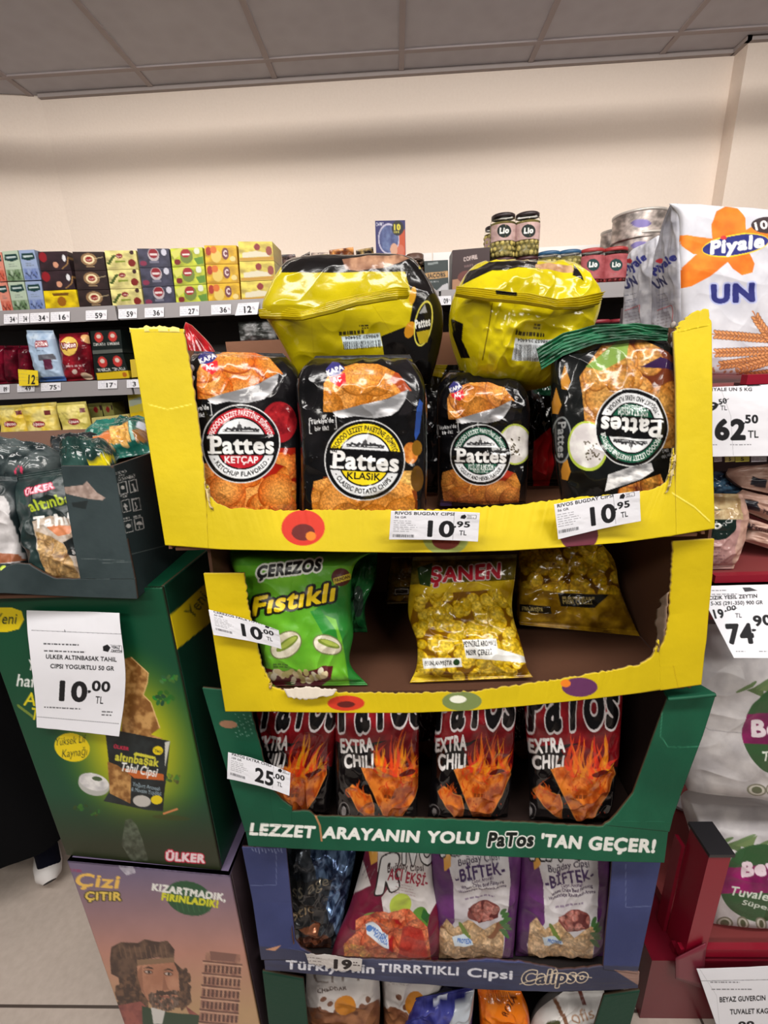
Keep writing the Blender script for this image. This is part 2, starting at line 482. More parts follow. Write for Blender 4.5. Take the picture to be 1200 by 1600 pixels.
def band(mb, A, B, art=None, col=(200, 200, 200), thick=0.004, dens=0.6, back=(150, 115, 85), wob=0.0, seed=1, n=None, m=None, hf=None, smooth=False):
    """A and B: outlines [(x,y,Y)] of the two long edges"""
    a = np.array(A, float); b = np.array(B, float)
    L = max(np.linalg.norm(np.diff(a[:, :2], axis=0), axis=1).sum(), np.linalg.norm(np.diff(b[:, :2], axis=0), axis=1).sum())
    W = max(math.hypot(*(a[0, :2] - b[0, :2])), math.hypot(*(a[-1, :2] - b[-1, :2])))
    n = n or max(3, int(L * dens)); m = m or max(3, int(W * dens))
    a = resample(a, n, smooth); b = resample(b, n, smooth)
    PA = np.array([at(*q) for q in a]); PB = np.array([at(*q) for q in b])
    t = np.linspace(0, 1, m)[:, None, None]
    P = PA[None] * (1 - t) + PB[None] * t
    N = gnormals(P)
    if wob or hf:
        U, V = np.meshgrid(np.linspace(0, 1, n), np.linspace(0, 1, m))
        H = wob * (fbm(U * 5, V * 2, seed) - 0.5) if wob else 0
        if hf: H = H + hf(U, V)
        P = P + N * H[..., None]
    if art is not None:
        x, y = proj(P); cc = art.sample(x, y)
    else: cc = lin(C(col))
    mb.slab(P, P - N * thick, cc, back)
def torn(pts, amp, step=4, seed=1):
    """roughen an outline [(x,y,Y)] like torn board"""
    R = random.Random(seed); p = np.array(pts, float)
    L = np.linalg.norm(np.diff(p[:, :2], axis=0), axis=1).sum(); n = max(3, int(L / step))
    q = resample(p, n)
    d = np.gradient(q[:, :2], axis=0); d /= np.maximum(np.linalg.norm(d, axis=1, keepdims=True), 1e-6)
    k = np.array([R.uniform(-amp, amp) for _ in range(n)]); k[0] = k[-1] = 0
    q[:, 0] += -d[:, 1] * k; q[:, 1] += d[:, 0] * k
    return q

CF = [None]
def carton(name, label, cat, group, quad, Y, depth, art, side=(90, 90, 90), dens=0.9, mat='carton', top=None):
    """upright box: front face between four corners, sides run straight back"""
    TL, TR, BR, BL = quad
    w = math.hypot(TR[0] - TL[0], TR[1] - TL[1]); h = math.hypot(BL[0] - TL[0], BL[1] - TL[1])
    Ys = Y if isinstance(Y, (list, tuple)) else [Y] * 4
    c = [at(q[0], q[1], yy) for q, yy in zip((TL, TR, BR, BL), Ys)]
    n = max(2, int(w * dens)); m = max(2, int(h * dens))
    u = np.linspace(0, 1, n)[None, :, None]; v = np.linspace(0, 1, m)[:, None, None]
    P = (c[0] * (1 - u) + c[1] * u) * (1 - v) + (c[3] * (1 - u) + c[2] * u) * v
    x, y = proj(P)
    if CF[0] is not None:
        P[..., 2] = np.maximum(P[..., 2], CF[0] + 0.0005)
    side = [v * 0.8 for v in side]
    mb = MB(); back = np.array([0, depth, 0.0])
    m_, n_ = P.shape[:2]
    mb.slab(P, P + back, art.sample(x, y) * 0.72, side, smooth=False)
    o = mb.build(name, mat)
    return tag(o, label, cat, group)

# ------------------------------------------------------------------ the shop: floor, walls, ceiling
CEIL = 2.685; WALLY = 2.67
def struct(name, mb, mat): return tag(mb.build(name, mat), kind='structure')
def nodemat(name, build):
    m = bpy.data.materials.new(name); m.use_nodes = True; nt = m.node_tree; build(nt, nt.nodes['Principled BSDF']); return m
def tilefloor(nt, b):
    tc = nt.nodes.new('ShaderNodeTexCoord'); mp = nt.nodes.new('ShaderNodeMapping'); mp.inputs['Location'].default_value = (0.01, -0.04, 0)
    br = nt.nodes.new('ShaderNodeTexBrick'); br.offset = 0; br.inputs['Scale'].default_value = 1; br.inputs['Brick Width'].default_value = 0.62; br.inputs['Row Height'].default_value = 0.62
    br.inputs['Mortar Size'].default_value = 0.003; br.inputs['Mortar'].default_value = (0.08, 0.06, 0.05, 1)
    n = nt.nodes.new('ShaderNodeTexNoise'); n.inputs['Scale'].default_value = 60; n.inputs['Detail'].default_value = 6
    cr = nt.nodes.new('ShaderNodeMix'); cr.data_type = 'RGBA'; cr.inputs[6].default_value = (0.42, 0.35, 0.30, 1); cr.inputs[7].default_value = (0.58, 0.50, 0.44, 1)
    nt.links.new(tc.outputs['Object'], mp.inputs['Vector']); nt.links.new(mp.outputs[0], br.inputs['Vector']); nt.links.new(mp.outputs[0], n.inputs['Vector'])
    nt.links.new(n.outputs['Fac'], cr.inputs[0]); nt.links.new(cr.outputs[2], br.inputs['Color1']); nt.links.new(cr.outputs[2], br.inputs['Color2'])
    nt.links.new(br.outputs['Color'], b.inputs['Base Color']); b.inputs['Roughness'].default_value = 0.35
M['floor'] = nodemat('floor_tiles', tilefloor)
def plaster(nt, b):
    tc = nt.nodes.new('ShaderNodeTexCoord'); n = nt.nodes.new('ShaderNodeTexNoise'); n.inputs['Scale'].default_value = 90; n.inputs['Detail'].default_value = 5
    bp = nt.nodes.new('ShaderNodeBump'); bp.inputs['Strength'].default_value = 0.35; bp.inputs['Distance'].default_value = 0.004
    nt.links.new(tc.outputs['Object'], n.inputs['Vector']); nt.links.new(n.outputs['Fac'], bp.inputs['Height']); nt.links.new(bp.outputs['Normal'], b.inputs['Normal'])
    cr = nt.nodes.new('ShaderNodeMix'); cr.data_type = 'RGBA'; cr.inputs[6].default_value = (0.80, 0.68, 0.585, 1); cr.inputs[7].default_value = (0.86, 0.75, 0.655, 1)
    nt.links.new(n.outputs['Fac'], cr.inputs[0]); nt.links.new(cr.outputs[2], b.inputs['Base Color']); b.inputs['Roughness'].default_value = 0.8
M['plaster'] = nodemat('cream_plaster', plaster)
def tileceil(nt, b):
    tc = nt.nodes.new('ShaderNodeTexCoord'); v = nt.nodes.new('ShaderNodeTexVoronoi'); v.inputs['Scale'].default_value = 14
    cr = nt.nodes.new('ShaderNodeMix'); cr.data_type = 'RGBA'; cr.inputs[6].default_value = (0.45, 0.435, 0.475, 1); cr.inputs[7].default_value = (0.50, 0.49, 0.53, 1)
    nt.links.new(tc.outputs['Object'], v.inputs['Vector']); nt.links.new(v.outputs['Distance'], cr.inputs[0]); nt.links.new(cr.outputs[2], b.inputs['Base Color']); b.inputs['Roughness'].default_value = 0.7
M['ceiling'] = nodemat('ceiling_boards', tileceil)

mb = MB(); mb.box((-4, -4, -0.1), (4, WALLY, 0), (160, 150, 140)); struct('floor', mb, 'floor')
mb = MB(); mb.box((-1.69, WALLY, 0), (1.615, WALLY + 0.2, CEIL), (220, 205, 185)); struct('wall_back', mb, 'plaster')
mb = MB(); mb.hexa([(-4, 2.25, 0), (-1.69, WALLY, 0), (-4, WALLY + 0.2, 0), (-1.69, WALLY + 0.2, 0), (-4, 2.25, CEIL), (-1.69, WALLY, CEIL), (-4, WALLY + 0.2, CEIL), (-1.69, WALLY + 0.2, CEIL)], (220, 205, 185)); struct('wall_left', mb, 'plaster')
mb = MB(); mb.box((1.615, 2.585, 0), (4, WALLY + 0.2, CEIL), (220, 205, 185)); struct('wall_right', mb, 'plaster')
mb = MB(); mb.box((-4, -4, CEIL), (4, WALLY + 0.1, CEIL + 0.08), (120, 112, 115)); ceil_o = struct('ceiling', mb, 'ceiling')
mb = MB()
for k in range(-6, 7):
    x = 0.0707 + 0.6005 * k; mb.box((x - 0.012, -4, CEIL - 0.006), (x + 0.012, WALLY, CEIL), (172, 162, 162))
for k in range(0, 10):
    y = 2.515 - 0.6 * k; mb.box((-4, y - 0.012, CEIL - 0.0065), (4, y + 0.012, CEIL), (172, 162, 162))
tb = mb.build('ceiling_grid', 'matte', ceil_o)
mb = MB(); mb.box((-1.69, WALLY - 0.022, CEIL - 0.018), (1.6, WALLY, CEIL), (168, 158, 155)); struct('trim_1', mb, 'matte')
mb = MB(); mb.box((1.595, 2.563, CEIL - 0.018), (4, 2.585, CEIL), (168, 158, 155)); mb.box((1.593, 2.563, CEIL - 0.018), (1.615, WALLY, CEIL), (168, 158, 155)); struct('trim_2', mb, 'matte')
# unseen hanging fixtures above the frame, added to cast the wall's shadow band
for x in (-1.2, 1.2):
    e = empty('shadow_fixture', (x, 1.56, 2.42), 'long unseen fixture added under the ceiling to cast the shadow band on the wall, ' + ('left' if x < 0 else 'right') + ' one of two', 'shadow caster', 'shadow fixtures')
    mb = MB(); mb.box((x - 1.19, 1.55, 2.42), (x + 1.19, 1.62, 2.45), (200, 196, 190)); mb.box((x - 1.19, 1.55, 2.485), (x + 1.19, 1.62, 2.52), (200, 196, 190)); mb.box((x - 1.19, 1.57, 2.45), (x + 1.19, 1.60, 2.485), (200, 196, 190)); mb.build('housing', 'metal', e)
    for dx in (-.9, .9):
        mb = MB(); mb.lathe((x + dx, 1.585, 2.52), [(0.004, 0), (0.004, CEIL - 2.52)], (160, 160, 160), 8); mb.build('suspension_rod', 'metal', e)

# ------------------------------------------------------------------ shelving along the back wall
RY = 2.15
z1a, z1b = CAMH + 0.118 * RY, CAMH + 0.146 * RY
z2a, z2b = CAMH - 0.032 * RY, CAMH + 0.000 * RY
GREY = (150, 146, 148)
def shelving(x0, x1, label):
    e = empty('shelving_unit', ((x0 + x1) / 2, 2.4, 0), label, 'shelf', 'shelving units along the back wall')
    mb = MB(); mb.box((x0, 2.55, z1b), (x1, 2.575, CAMH + 0.232 * RY * 1.09), (238, 236, 234)); mb.build('back_panel', 'metal', e)
    mb = MB(); mb.box((x0, 2.55, 0), (x1, 2.575, z1b), (58, 48, 46)); mb.build('back_panel', 'metal', e)  # shelf-interior shade put into the colour, here and on the boards
    for za, zb in ((z1a, z1b), (z2a, z2b), (0.98, 1.04), (0.55, 0.6)):
        mb = MB(); mb.box((x0, RY + 0.012, zb - 0.045), (x1, 2.55, zb - 0.006), (62, 54, 52)); sh = mb.build('shelf', 'metal', e)
        mb = MB(); mb.box((x0 + 0.002, RY, za), (x1 - 0.002, RY + 0.012, zb), GREY); mb.build('price_rail', 'metal', sh)
    for xa in (x0, x1 - 0.03):
        mb = MB(); mb.box((xa, RY + 0.08, 0), (xa + 0.03, 2.55, 0.12), (90, 85, 85)); mb.build('foot', 'metal', e)
shelving(-2.35, -1.232, 'grey shelving unit at the far left holding herbal tea cartons')
shelving(-1.226, 0.2, 'grey shelving unit behind the yellow tray, holding black and yellow tea boxes')
shelving(0.206, 1.55, 'grey shelving unit behind the right of the display, holding olive jars and tins')

def price_tag(quad, Y, big, label, sup='', off=0.004, group='price tags on the back shelf rails', bg=(232, 232, 238)):
    TL, TR, BR, BL = quad
    xs = [q[0] for q in quad]; ys = [q[1] for q in quad]
    a = Art(min(xs) - 3, min(ys) - 3, max(xs) + 3, max(ys) + 3, bg, 3)
    w = TR[0] - TL[0]; h = BL[1] - TL[1]; sl = (TR[1] - TL[1]) / w
    a.small(TL[0] + 1, TL[1] + 2, w * 0.5, 4, h / 5, math.degrees(math.atan(sl)), (120, 120, 150), 5, 0.6, 0.5)
    bx = BL[0] + w * 0.46
    a.text(big, (bx, BL[1] - h * 0.16 + sl * w * 0.46), (bx + w * (0.33 if len(big) > 1 else 0.2), BL[1] - h * 0.16 + sl * w * 0.8), h * 0.52, (25, 25, 30), 0.03)
    a.text('TL', (bx + w * 0.38, BL[1] - h * 0.4 + sl * w * 0.84), (bx + w * 0.5, BL[1] - h * 0.4 + sl * w * 0.97), h * 0.2, (80, 60, 90), 0.01)
    mb = MB(); c = [at(q[0], q[1], Y - off) for q in quad]
    n, m = max(3, int(w * 1.5)), max(3, int(h * 1.5)); u = np.linspace(0, 1, n)[None, :, None]; v = np.linspace(0, 1, m)[:, None, None]
    P = (c[0] * (1 - u) + c[1] * u) * (1 - v) + (c[3] * (1 - u) + c[2] * u) * v
    x, y = proj(P); mb.slab(P, P + np.array([0, 0.001, 0]), a.sample(x, y), bg, False)
    return tag(mb.build('price_tag', 'paper'), label, 'price tag', group)

def row1(x0, x1, dy=0): return [(x0, 495 - 0.046 * x0 * 0 - 0.044 * x0 + dy)]
def tagat(x, w, big, label, top=None, h=15):
    # slope of the upper rail in the picture
    yt = (491.5 - 0.045 * x) if top is None else top
    price_tag([(x, yt), (x + w, yt - 0.045 * w), (x + w, yt + h - 0.045 * w), (x, yt + h)], RY, big, label)
for x, w, b, l in [(6, 22, '34', 'white price tag reading 34 below the coral tea cartons'), (29, 17, '34', 'white price tag reading 34 below the pale green tea cartons'), (47, 30, '34', 'white price tag reading 34 below the pale blue tea cartons'),
                   (79, 30, '16', 'white price tag reading 16 below the yellow box with the dark emblem'), (134, 33, '59', 'white price tag reading 59 below the black and gold tea boxes'), (185, 29, '59', 'white price tag reading 59 below the cream and green tea boxes'),
                   (226, 30, '36', 'white price tag reading 36 below the slate grey tea boxes'), (281, 30, '27', 'white price tag reading 27 below the lime green tea boxes'), (330, 31, '36', 'white price tag reading 36 below the orange fruit tea boxes')]:
    tagat(x, w, b, l)
price_tag([(372, 474), (405, 472), (402, 491), (367, 493)], RY, '12', 'larger white price card reading 12 at the right of the upper tea rail', off=0.012)
price_tag([(684, 463), (705, 462), (705, 476), (684, 477)], RY, '09', 'white price tag ending in 09 below the green coffee pack')
for x, w, b, l in [(-2, 17, '89', 'white price tag reading 89 below the dark red packs'), (27, 27, '49', 'white price tag reading 49 beneath the yellow 12 card'), (64, 31, '75', 'white price tag reading 75 below the pale blue bag'),
                   (153, 30, '17', 'white price tag reading 17 below the black and yellow twin packs'), (198, 22, '3', 'white price tag cut off by the yellow tray, its first digit 3')]:
    price_tag([(x, 601.5 - 0.04 * x), (x + w, 601.5 - 0.04 * (x + w)), (x + w, 614 - 0.04 * (x + w)), (x, 614 - 0.04 * x)], RY, b, l)
price_tag([(28, 577), (59, 579), (60, 602), (30, 603)], RY, '12', 'yellow price card reading 12 in front of the dark red packs', bg=(232, 205, 40), off=0.02, group='yellow cards')

# ---------- tea cartons on the upper shelf
CF[0] = z1b
def bg_art(quad, bg, S=3):
    xs = [q[0] for q in quad]; ys = [q[1] for q in quad]
    return Art(min(xs) - 4, min(ys) - 4, max(xs) + 4, max(ys) + 4, bg, S)
def loc_on(a, quad):
    """local frame: x 0..100 across, y 0..100 down the quad"""
    TL, TR, BR, BL = [np.array(q, float) for q in quad]
    ex = ((TR - TL) + (BR - BL)) / 200; ey = ((BL - TL) + (BR - TR)) / 200
    a.A = (np.stack([ex, ey], 1), TL); a.Ai = np.linalg.inv(a.A[0])
def herb(quad, c, c2, tilt=False):
    a = bg_art(quad, c); loc_on(a, quad)
    a.poly([(0, 62), (100, 62), (100, 100), (0, 100)], noisy(c, c2, 18, 3))
    a.poly([(12, 12), (88, 10), (92, 30), (50, 36), (8, 30)], (22, 60, 58))
    a.poly([(20, 19), (80, 18), (80, 24), (20, 25)], (205, 220, 220))
    for k in range(7):
        a.ell(18 + k * 11, 78 + (k % 3) * 6, 7, 3.5, [v * 0.6 for v in c2], 40 * k)
    a.small(25, 45, 55, 2, 7, 0, (110, 120, 120), 4, 3, 0.6)
    return a
HC = [((-22, 397), (3, 396), (17, 438), (-8, 440)), ((-8, 440), (17, 438), (26, 486), (2, 488))]
H_ = [('coral', [(-14, 395), (2, 394), (10, 439), (-6, 440)], [(-6, 442), (10, 441), (21, 488), (5, 489)], (232, 150, 130), (205, 90, 70)),
      ('pale green', [(3, 393), (27, 391), (37, 438), (12, 439)], [(12, 441), (37, 440), (47, 486), (22, 488)], (190, 208, 186), (90, 120, 80)),
      ('pale blue', [(29, 391), (53, 390), (64, 437), (39, 438)], [(39, 440), (64, 439), (71, 485), (48, 486)], (160, 178, 215), (110, 130, 190))]
for nm, q1, q2, c, c2 in H_:
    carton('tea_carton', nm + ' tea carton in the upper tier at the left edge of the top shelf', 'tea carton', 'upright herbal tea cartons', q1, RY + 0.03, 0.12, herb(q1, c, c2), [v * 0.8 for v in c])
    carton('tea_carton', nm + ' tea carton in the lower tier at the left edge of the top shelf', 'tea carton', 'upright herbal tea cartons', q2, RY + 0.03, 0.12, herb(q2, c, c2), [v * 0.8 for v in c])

def teabox(quad, kind):
    base = {'ruby': (52, 36, 42), 'emblem': (232, 196, 20), 'gold': (48, 34, 34), 'cream': (228, 214, 140), 'slate': (66, 66, 86), 'lime': (196, 206, 60), 'orange': (238, 180, 30), 'pale': (236, 206, 90)}[kind]
    a = bg_art(quad, base); loc_on(a, quad); a.poly([(0, 0), (100, 0), (100, 100), (0, 100)], noisy([v * 0.8 for v in base], [min(255, v * 1.15) for v in base], 25, 4))
    if kind == 'ruby':
        a.ell(14, 30, 13, 26, (150, 30, 40)); a.ell(52, 72, 9, 16, (220, 160, 130)); a.ell(84, 38, 6, 18, (235, 235, 240)); a.line([(70, 95), (92, 70), (99, 30)], 4, (170, 130, 80))
    if kind == 'emblem':
        a.ell(50, 60, 13, 26, (160, 100, 20)); a.poly([(25, 16), (75, 16), (72, 30), (28, 30)], (120, 80, 20))
    if kind == 'gold':
        a.ell(50, 42, 26, 34, (200, 160, 110), a=0.7); a.ell(50, 42, 18, 24, (250, 235, 190)); a.ell(50, 42, 12, 15, (150, 30, 30)); a.line([(50, 44), (96, 30)], 4, (240, 220, 170), 0.7); a.poly([(38, 78), (66, 78), (66, 84), (38, 84)], (190, 160, 120)); a.text('Lipton', (42, 48), (58, 48), 7, (250, 240, 230), 0.02)
    if kind == 'cream':
        for k in range(5): a.ell(8 + 5 * k, 70 - 10 * k, 8, 5, (70, 90, 30), 50 + 30 * k)
        a.ell(45, 30, 11, 13, (140, 25, 35)); a.text('Lipton', (37, 35), (53, 35), 8, (250, 240, 230), 0.02); a.poly([(30, 56), (62, 54), (62, 64), (30, 66)], (130, 150, 40)); a.ell(82, 68, 12, 20, (130, 30, 25)); a.ell(86, 12, 7, 12, (60, 30, 30))
    if kind == 'slate':
        a.ell(50, 34, 18, 36, (200, 190, 195)); a.ell(50, 28, 15, 26, (150, 30, 45)); a.poly([(38, 28), (62, 28), (62, 38), (38, 38)], (240, 225, 225)); a.ell(84, 22, 9, 18, (215, 215, 230)); a.ell(14, 80, 11, 14, (140, 50, 80)); a.poly([(35, 66), (64, 66), (64, 80), (35, 80)], (120, 120, 140))
    if kind == 'lime':
        a.poly([(0, 20), (30, 0), (60, 0), (10, 60)], (225, 225, 110)); a.ell(48, 46, 20, 40, (120, 140, 60)); a.ell(46, 30, 15, 24, (170, 40, 45)); a.poly([(36, 32), (58, 32), (58, 42), (36, 42)], (250, 240, 235)); a.ell(18, 76, 10, 16, (130, 30, 30)); a.ell(82, 20, 9, 18, (235, 240, 220)); a.poly([(70, 60), (100, 50), (100, 90), (80, 95)], (100, 150, 50))
    if kind == 'orange':
        a.ell(12, 32, 9, 24, (180, 50, 30)); a.ell(35, 60, 16, 34, (240, 210, 110)); a.ell(64, 46, 11, 32, (120, 60, 70)); a.text('C', (59, 60), (69, 60), 30, (245, 225, 225), 0.05); a.ell(86, 74, 9, 14, (250, 225, 150)); a.ell(28, 25, 10, 20, (230, 120, 40))
    if kind == 'pale':
        a.ell(54, 30, 9, 18, (150, 40, 40)); a.poly([(10, 60), (50, 50), (80, 60), (90, 80), (10, 84)], (240, 232, 205)); a.ell(88, 50, 9, 24, (160, 70, 60)); a.poly([(0, 86), (100, 80), (100, 100), (0, 100)], (210, 160, 50))
    return a
cols = [('ruby', (59, 393), (104, 392), (125, 482), (72, 485), 'black tea box with a ruby glass print'),
        ('gold', (113, 393), (161, 393), (175, 482), (125, 483), 'black tea box with a glowing gold badge'),
        ('cream', (163, 391), (212, 391), (225, 480), (177, 482), 'cream and green tea box with leaf sprigs'),
        ('slate', (214, 388), (263, 388), (275, 476), (227, 479), 'slate grey tea box with red round badge'),
        ('lime', (266, 388), (316, 386), (325, 473), (276, 476), 'lime green tea box with red round badge'),
        ('orange', (319, 383), (369, 383), (376, 471), (326, 473), 'orange yellow fruit tea box'),
        ('pale', (372, 377), (425, 377), (434, 468), (378, 471), 'pale yellow tea box with a dark red seal')]
for ci, (kd, tl, tr, br, bl, lb) in enumerate(cols):
    for k in range(3):
        f0, f1 = k / 3 + 0.004, (k + 1) / 3 - 0.004
        L = lambda f, p=tl, q=bl: (p[0] + (q[0] - p[0]) * f, p[1] + (q[1] - p[1]) * f)
        Rr = lambda f, p=tr, q=br: (p[0] + (q[0] - p[0]) * f, p[1] + (q[1] - p[1]) * f)
        q = [L(f0), Rr(f0), Rr(f1), L(f1)]; kk = kd
        lab = lb
        if kd == 'ruby' and k == 2: kk = 'emblem'; lab = 'plain yellow tea box with brown emblem'
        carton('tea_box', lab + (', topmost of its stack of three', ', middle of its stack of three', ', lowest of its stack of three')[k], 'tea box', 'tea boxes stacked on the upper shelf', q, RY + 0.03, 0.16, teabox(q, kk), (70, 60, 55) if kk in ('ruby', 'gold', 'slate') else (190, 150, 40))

# ---------- second shelf
CF[0] = FLOOR[0] = z2b
def rect_art(x0, y0, x1, y1, bg, S=3): return Art(x0, y0, x1, y1, bg, S)
a = rect_art(-20, 520, 60, 600, (86, 14, 30))
a.poly([(-20, 520), (60, 520), (60, 600), (-20, 600)], noisy((60, 8, 20), (130, 20, 45), 12, 5))
for k, (x0, x1) in enumerate(((-22, 8), (9, 30), (31, 50))):
    pack('tea_pack', ('dark red foil pack at the left edge of the second shelf', 'dark red foil pack, middle of three on the second shelf', 'dark red foil pack behind the yellow 12 card')[k], 'tea pack', 'dark red packs on the second shelf', [(x0, 540, x1, 540, RY + 0.1), (x0 + 1, 570, x1 + 1, 568, RY + 0.1), (x0 + 4, 602, x1 + 4, 600, RY + 0.1)], 0.03, a, 'film', seed=k, back=(60, 10, 20))
a = rect_art(36, 510, 110, 602, (165, 188, 214))
a.poly([(40, 512), (84, 512), (88, 530), (44, 530)], noisy((200, 215, 230), (150, 175, 205), 8, 3))
a.text('ÇAYKUR', (56, 541), (74, 540), 6, (250, 240, 240), 0.04, out=((150, 25, 45), 2)); a.small(58, 548, 20, 1, 3, 0, (80, 90, 120))
a.poly([(60, 555), (84, 553), (88, 562), (62, 564)], (90, 90, 100)); a.poly([(68, 562), (80, 561), (82, 577), (70, 578)], (90, 30, 60)); a.poly([(62, 590), (104, 588), (105, 602), (62, 602)], (70, 110, 180))
pack('tea_bag', 'pale blue bag with a dark red crest standing on the second shelf', 'tea bag', None, [(41, 516, 83, 516, RY + 0.03), (52, 560, 94, 556, RY + 0.03), (62, 597, 104, 595, RY + 0.03)], 0.035, a, 'satin', seed=4, back=(120, 140, 170), wr=0.006)
a = rect_art(90, 510, 150, 602, (110, 16, 32))
a.poly([(90, 510), (150, 510), (150, 602), (90, 602)], noisy((70, 10, 20), (150, 25, 40), 14, 8)); a.ell(108, 541, 13, 15, (225, 190, 90)); a.text('Lipton', (98, 544), (118, 542), 7, (250, 235, 230), 0.04, out=((120, 15, 25), 2))
a.ell(136, 530, 10, 6, (220, 170, 110), 30); a.small(104, 573, 28, 1, 4, -4, (200, 180, 180), 2, 3); a.ell(117, 581, 4, 4, (200, 180, 170)); a.ell(136, 588, 10, 5, (230, 200, 170), 20)
pack('tea_bag', 'dark red bag with a yellow round badge on the second shelf', 'tea bag', None, [(92, 522, 138, 519, RY + 0.04), (98, 560, 144, 556, RY + 0.04), (104, 596, 148, 593, RY + 0.04)], 0.035, a, 'film', seed=6, back=(70, 10, 20), wr=0.006)
def twin(quad, low):
    a = bg_art(quad, (18, 30, 28)); loc_on(a, quad)
    for cx in (26, 72):
        a.ell(cx, 30, 14, 22, (205, 60, 55)); a.ell(cx, 26, 7, 9, (235, 215, 200)); a.text('TOMURCUK', (cx - 20, 66), (cx + 20, 66), 11, (225, 225, 220), 0.03)
    if low: a.poly([(0, 72), (100, 70), (100, 100), (0, 100)], (230, 195, 30)); a.ell(86, 85, 7, 10, (190, 110, 30))
    else: a.poly([(0, 84), (100, 84), (100, 100), (0, 100)], (95, 100, 95))
    return a
q = [(141, 517), (188, 515), (192, 551), (145, 554)]
carton('tea_pack', 'black twin pack with two red emblems lying on top of a black and yellow one', 'tea pack', None, q, RY + 0.03, 0.15, twin(q, False), (20, 24, 22))
q = [(145, 555), (192, 552), (203, 591), (149, 594)]
carton('tea_pack', 'black and yellow twin pack with two red emblems standing on the second shelf', 'tea pack', None, q, RY + 0.03, 0.15, twin(q, True), (40, 40, 22))
q = [(203, 562), (222, 560), (226, 588), (206, 590)]
a = bg_art(q, (225, 195, 60)); carton('tea_box', 'small yellow box beside the torn corner of the yellow tray', 'tea box', None, q, RY + 0.03, 0.12, a, (150, 120, 40))

# ---------- third shelf: yellow tea bags
CF[0] = FLOOR[0] = 1.04
def ytea(x0, y0, x1, y1, cx, cy, seed, c=(232, 200, 60)):
    a = rect_art(x0, y0, x1, y1, c); a.poly([(x0, y0), (x1, y0), (x1, y1), (x0, y1)], noisy(c, (238, 222, 140), 14, seed)); a.poly([(x0, y1 - 18), (x1, y1 - 22), (x1, y1), (x0, y1)], (236, 190, 30), 0.7)
    a.ell(cx, cy, 10, 5, (150, 30, 40)); a.text('Lipton', (cx - 8, cy + 2), (cx + 8, cy + 1.5), 4.5, (250, 238, 230), 0.04); a.poly([(cx + 8, cy - 21), (cx + 18, cy - 22), (cx + 19, cy - 15), (cx + 9, cy - 14)], (110, 40, 40))
    return a
T3 = [([(-2, 634, 38, 632, RY + .05), (3, 660, 44, 658, RY + .05), (8, 700, 54, 694, RY + .05)], 16, 663, 'yellow tea bag, leftmost on the third shelf'),
      ([(33, 632, 88, 628, RY + .04), (42, 660, 92, 656, RY + .04), (52, 694, 100, 688, RY + .04)], 61, 663, 'yellow tea bag, second from the left on the third shelf'),
      ([(88, 630, 134, 627, RY + .03), (96, 655, 140, 652, RY + .03), (103, 684, 146, 680, RY + .03)], 115, 659, 'olive yellow tea bag with crumpled top, third on its shelf')]
for k, (rw, cx, cy, lb) in enumerate(T3):
    pack('tea_bag', lb, 'tea bag', 'yellow tea bags on the third shelf', rw, 0.03, ytea(-10, 620, 160, 705, cx, cy, k, (232, 200, 60) if k < 2 else (198, 186, 80)), 'satin', seed=k + 20, back=(150, 120, 40), wr=0.007)
for k, (q, lb) in enumerate([([(137, 631), (158, 629), (164, 655), (143, 657)], 'olive box half hidden behind the crumpled yellow tea bag'), ([(158, 630), (175, 629), (180, 655), (162, 656)], 'olive box at the right end of the third shelf row'), ([(143, 653), (200, 647), (204, 668), (146, 676)], 'long pale yellow tea box lying in front on the third shelf')]):
    a = bg_art(q, (150, 148, 80) if k < 2 else (222, 208, 130)); loc_on(a, q); a.ell(50, 40, 16, 18, (150, 35, 40)); a.poly([(80, 15), (96, 15), (96, 45), (80, 45)], (60, 35, 35))
    carton('tea_box', lb, 'tea box', None, q, RY + (0.1 if k < 2 else 0.04), 0.1, a, (140, 130, 70))
q = [(199, 616), (222, 614), (232, 664), (206, 666)]
a = bg_art(q, (222, 205, 70)); loc_on(a, q); a.poly([(0, 20), (100, 10), (100, 30), (0, 40)], (180, 190, 170)); a.poly([(0, 60), (100, 55), (100, 75), (0, 80)], (236, 200, 20))
carton('tea_carton', 'yellow and grey carton on the third shelf beside the yellow tray', 'tea carton', None, q, RY + 0.05, 0.1, a, (150, 130, 40))

# ---------- shelf 1 between and right of the yellow bags
def crumple(name, lab, rows, c1, c2, seed, mat='film'):
    xs = [r[0] for r in rows] + [r[2] for r in rows]; ys = [r[1] for r in rows] + [r[3] for r in rows]
    a = Art(min(xs) - 4, min(ys) - 4, max(xs) + 4, max(ys) + 4, c1, 2); a.poly([(min(xs) - 4, min(ys) - 4), (max(xs) + 4, min(ys) - 4), (max(xs) + 4, max(ys) + 4), (min(xs) - 4, max(ys) + 4)], noisy(c1, c2, 9, seed, 1.8))
    return pack(name, lab, 'snack bag', None, rows, 0.03, a, mat, seed=seed, wr=0.012, back=[v * 0.6 for v in c1])
Yk = RY + 0.08; FLOOR[0] = z1b; CF[0] = z1b
crumple('snack_bag', 'small dark foil bag poking up at the left behind the large yellow bag', [(440, 398, 461, 397, Yk), (442, 420, 466, 420, Yk), (444, 470, 470, 468, Yk)], (40, 30, 32), (110, 90, 90), 31)
crumple('snack_bag', 'black bag with a pointed corner behind the large yellow bag', [(463, 404, 484, 393, Yk), (462, 425, 486, 420, Yk), (464, 468, 490, 466, Yk)], (30, 28, 30), (90, 70, 60), 32)
crumple('snack_bag', 'grey crinkled bag behind the middle of the large yellow bag', [(486, 395, 512, 394, Yk), (486, 420, 514, 418, Yk), (490, 468, 516, 466, Yk)], (120, 105, 100), (190, 170, 155), 33)
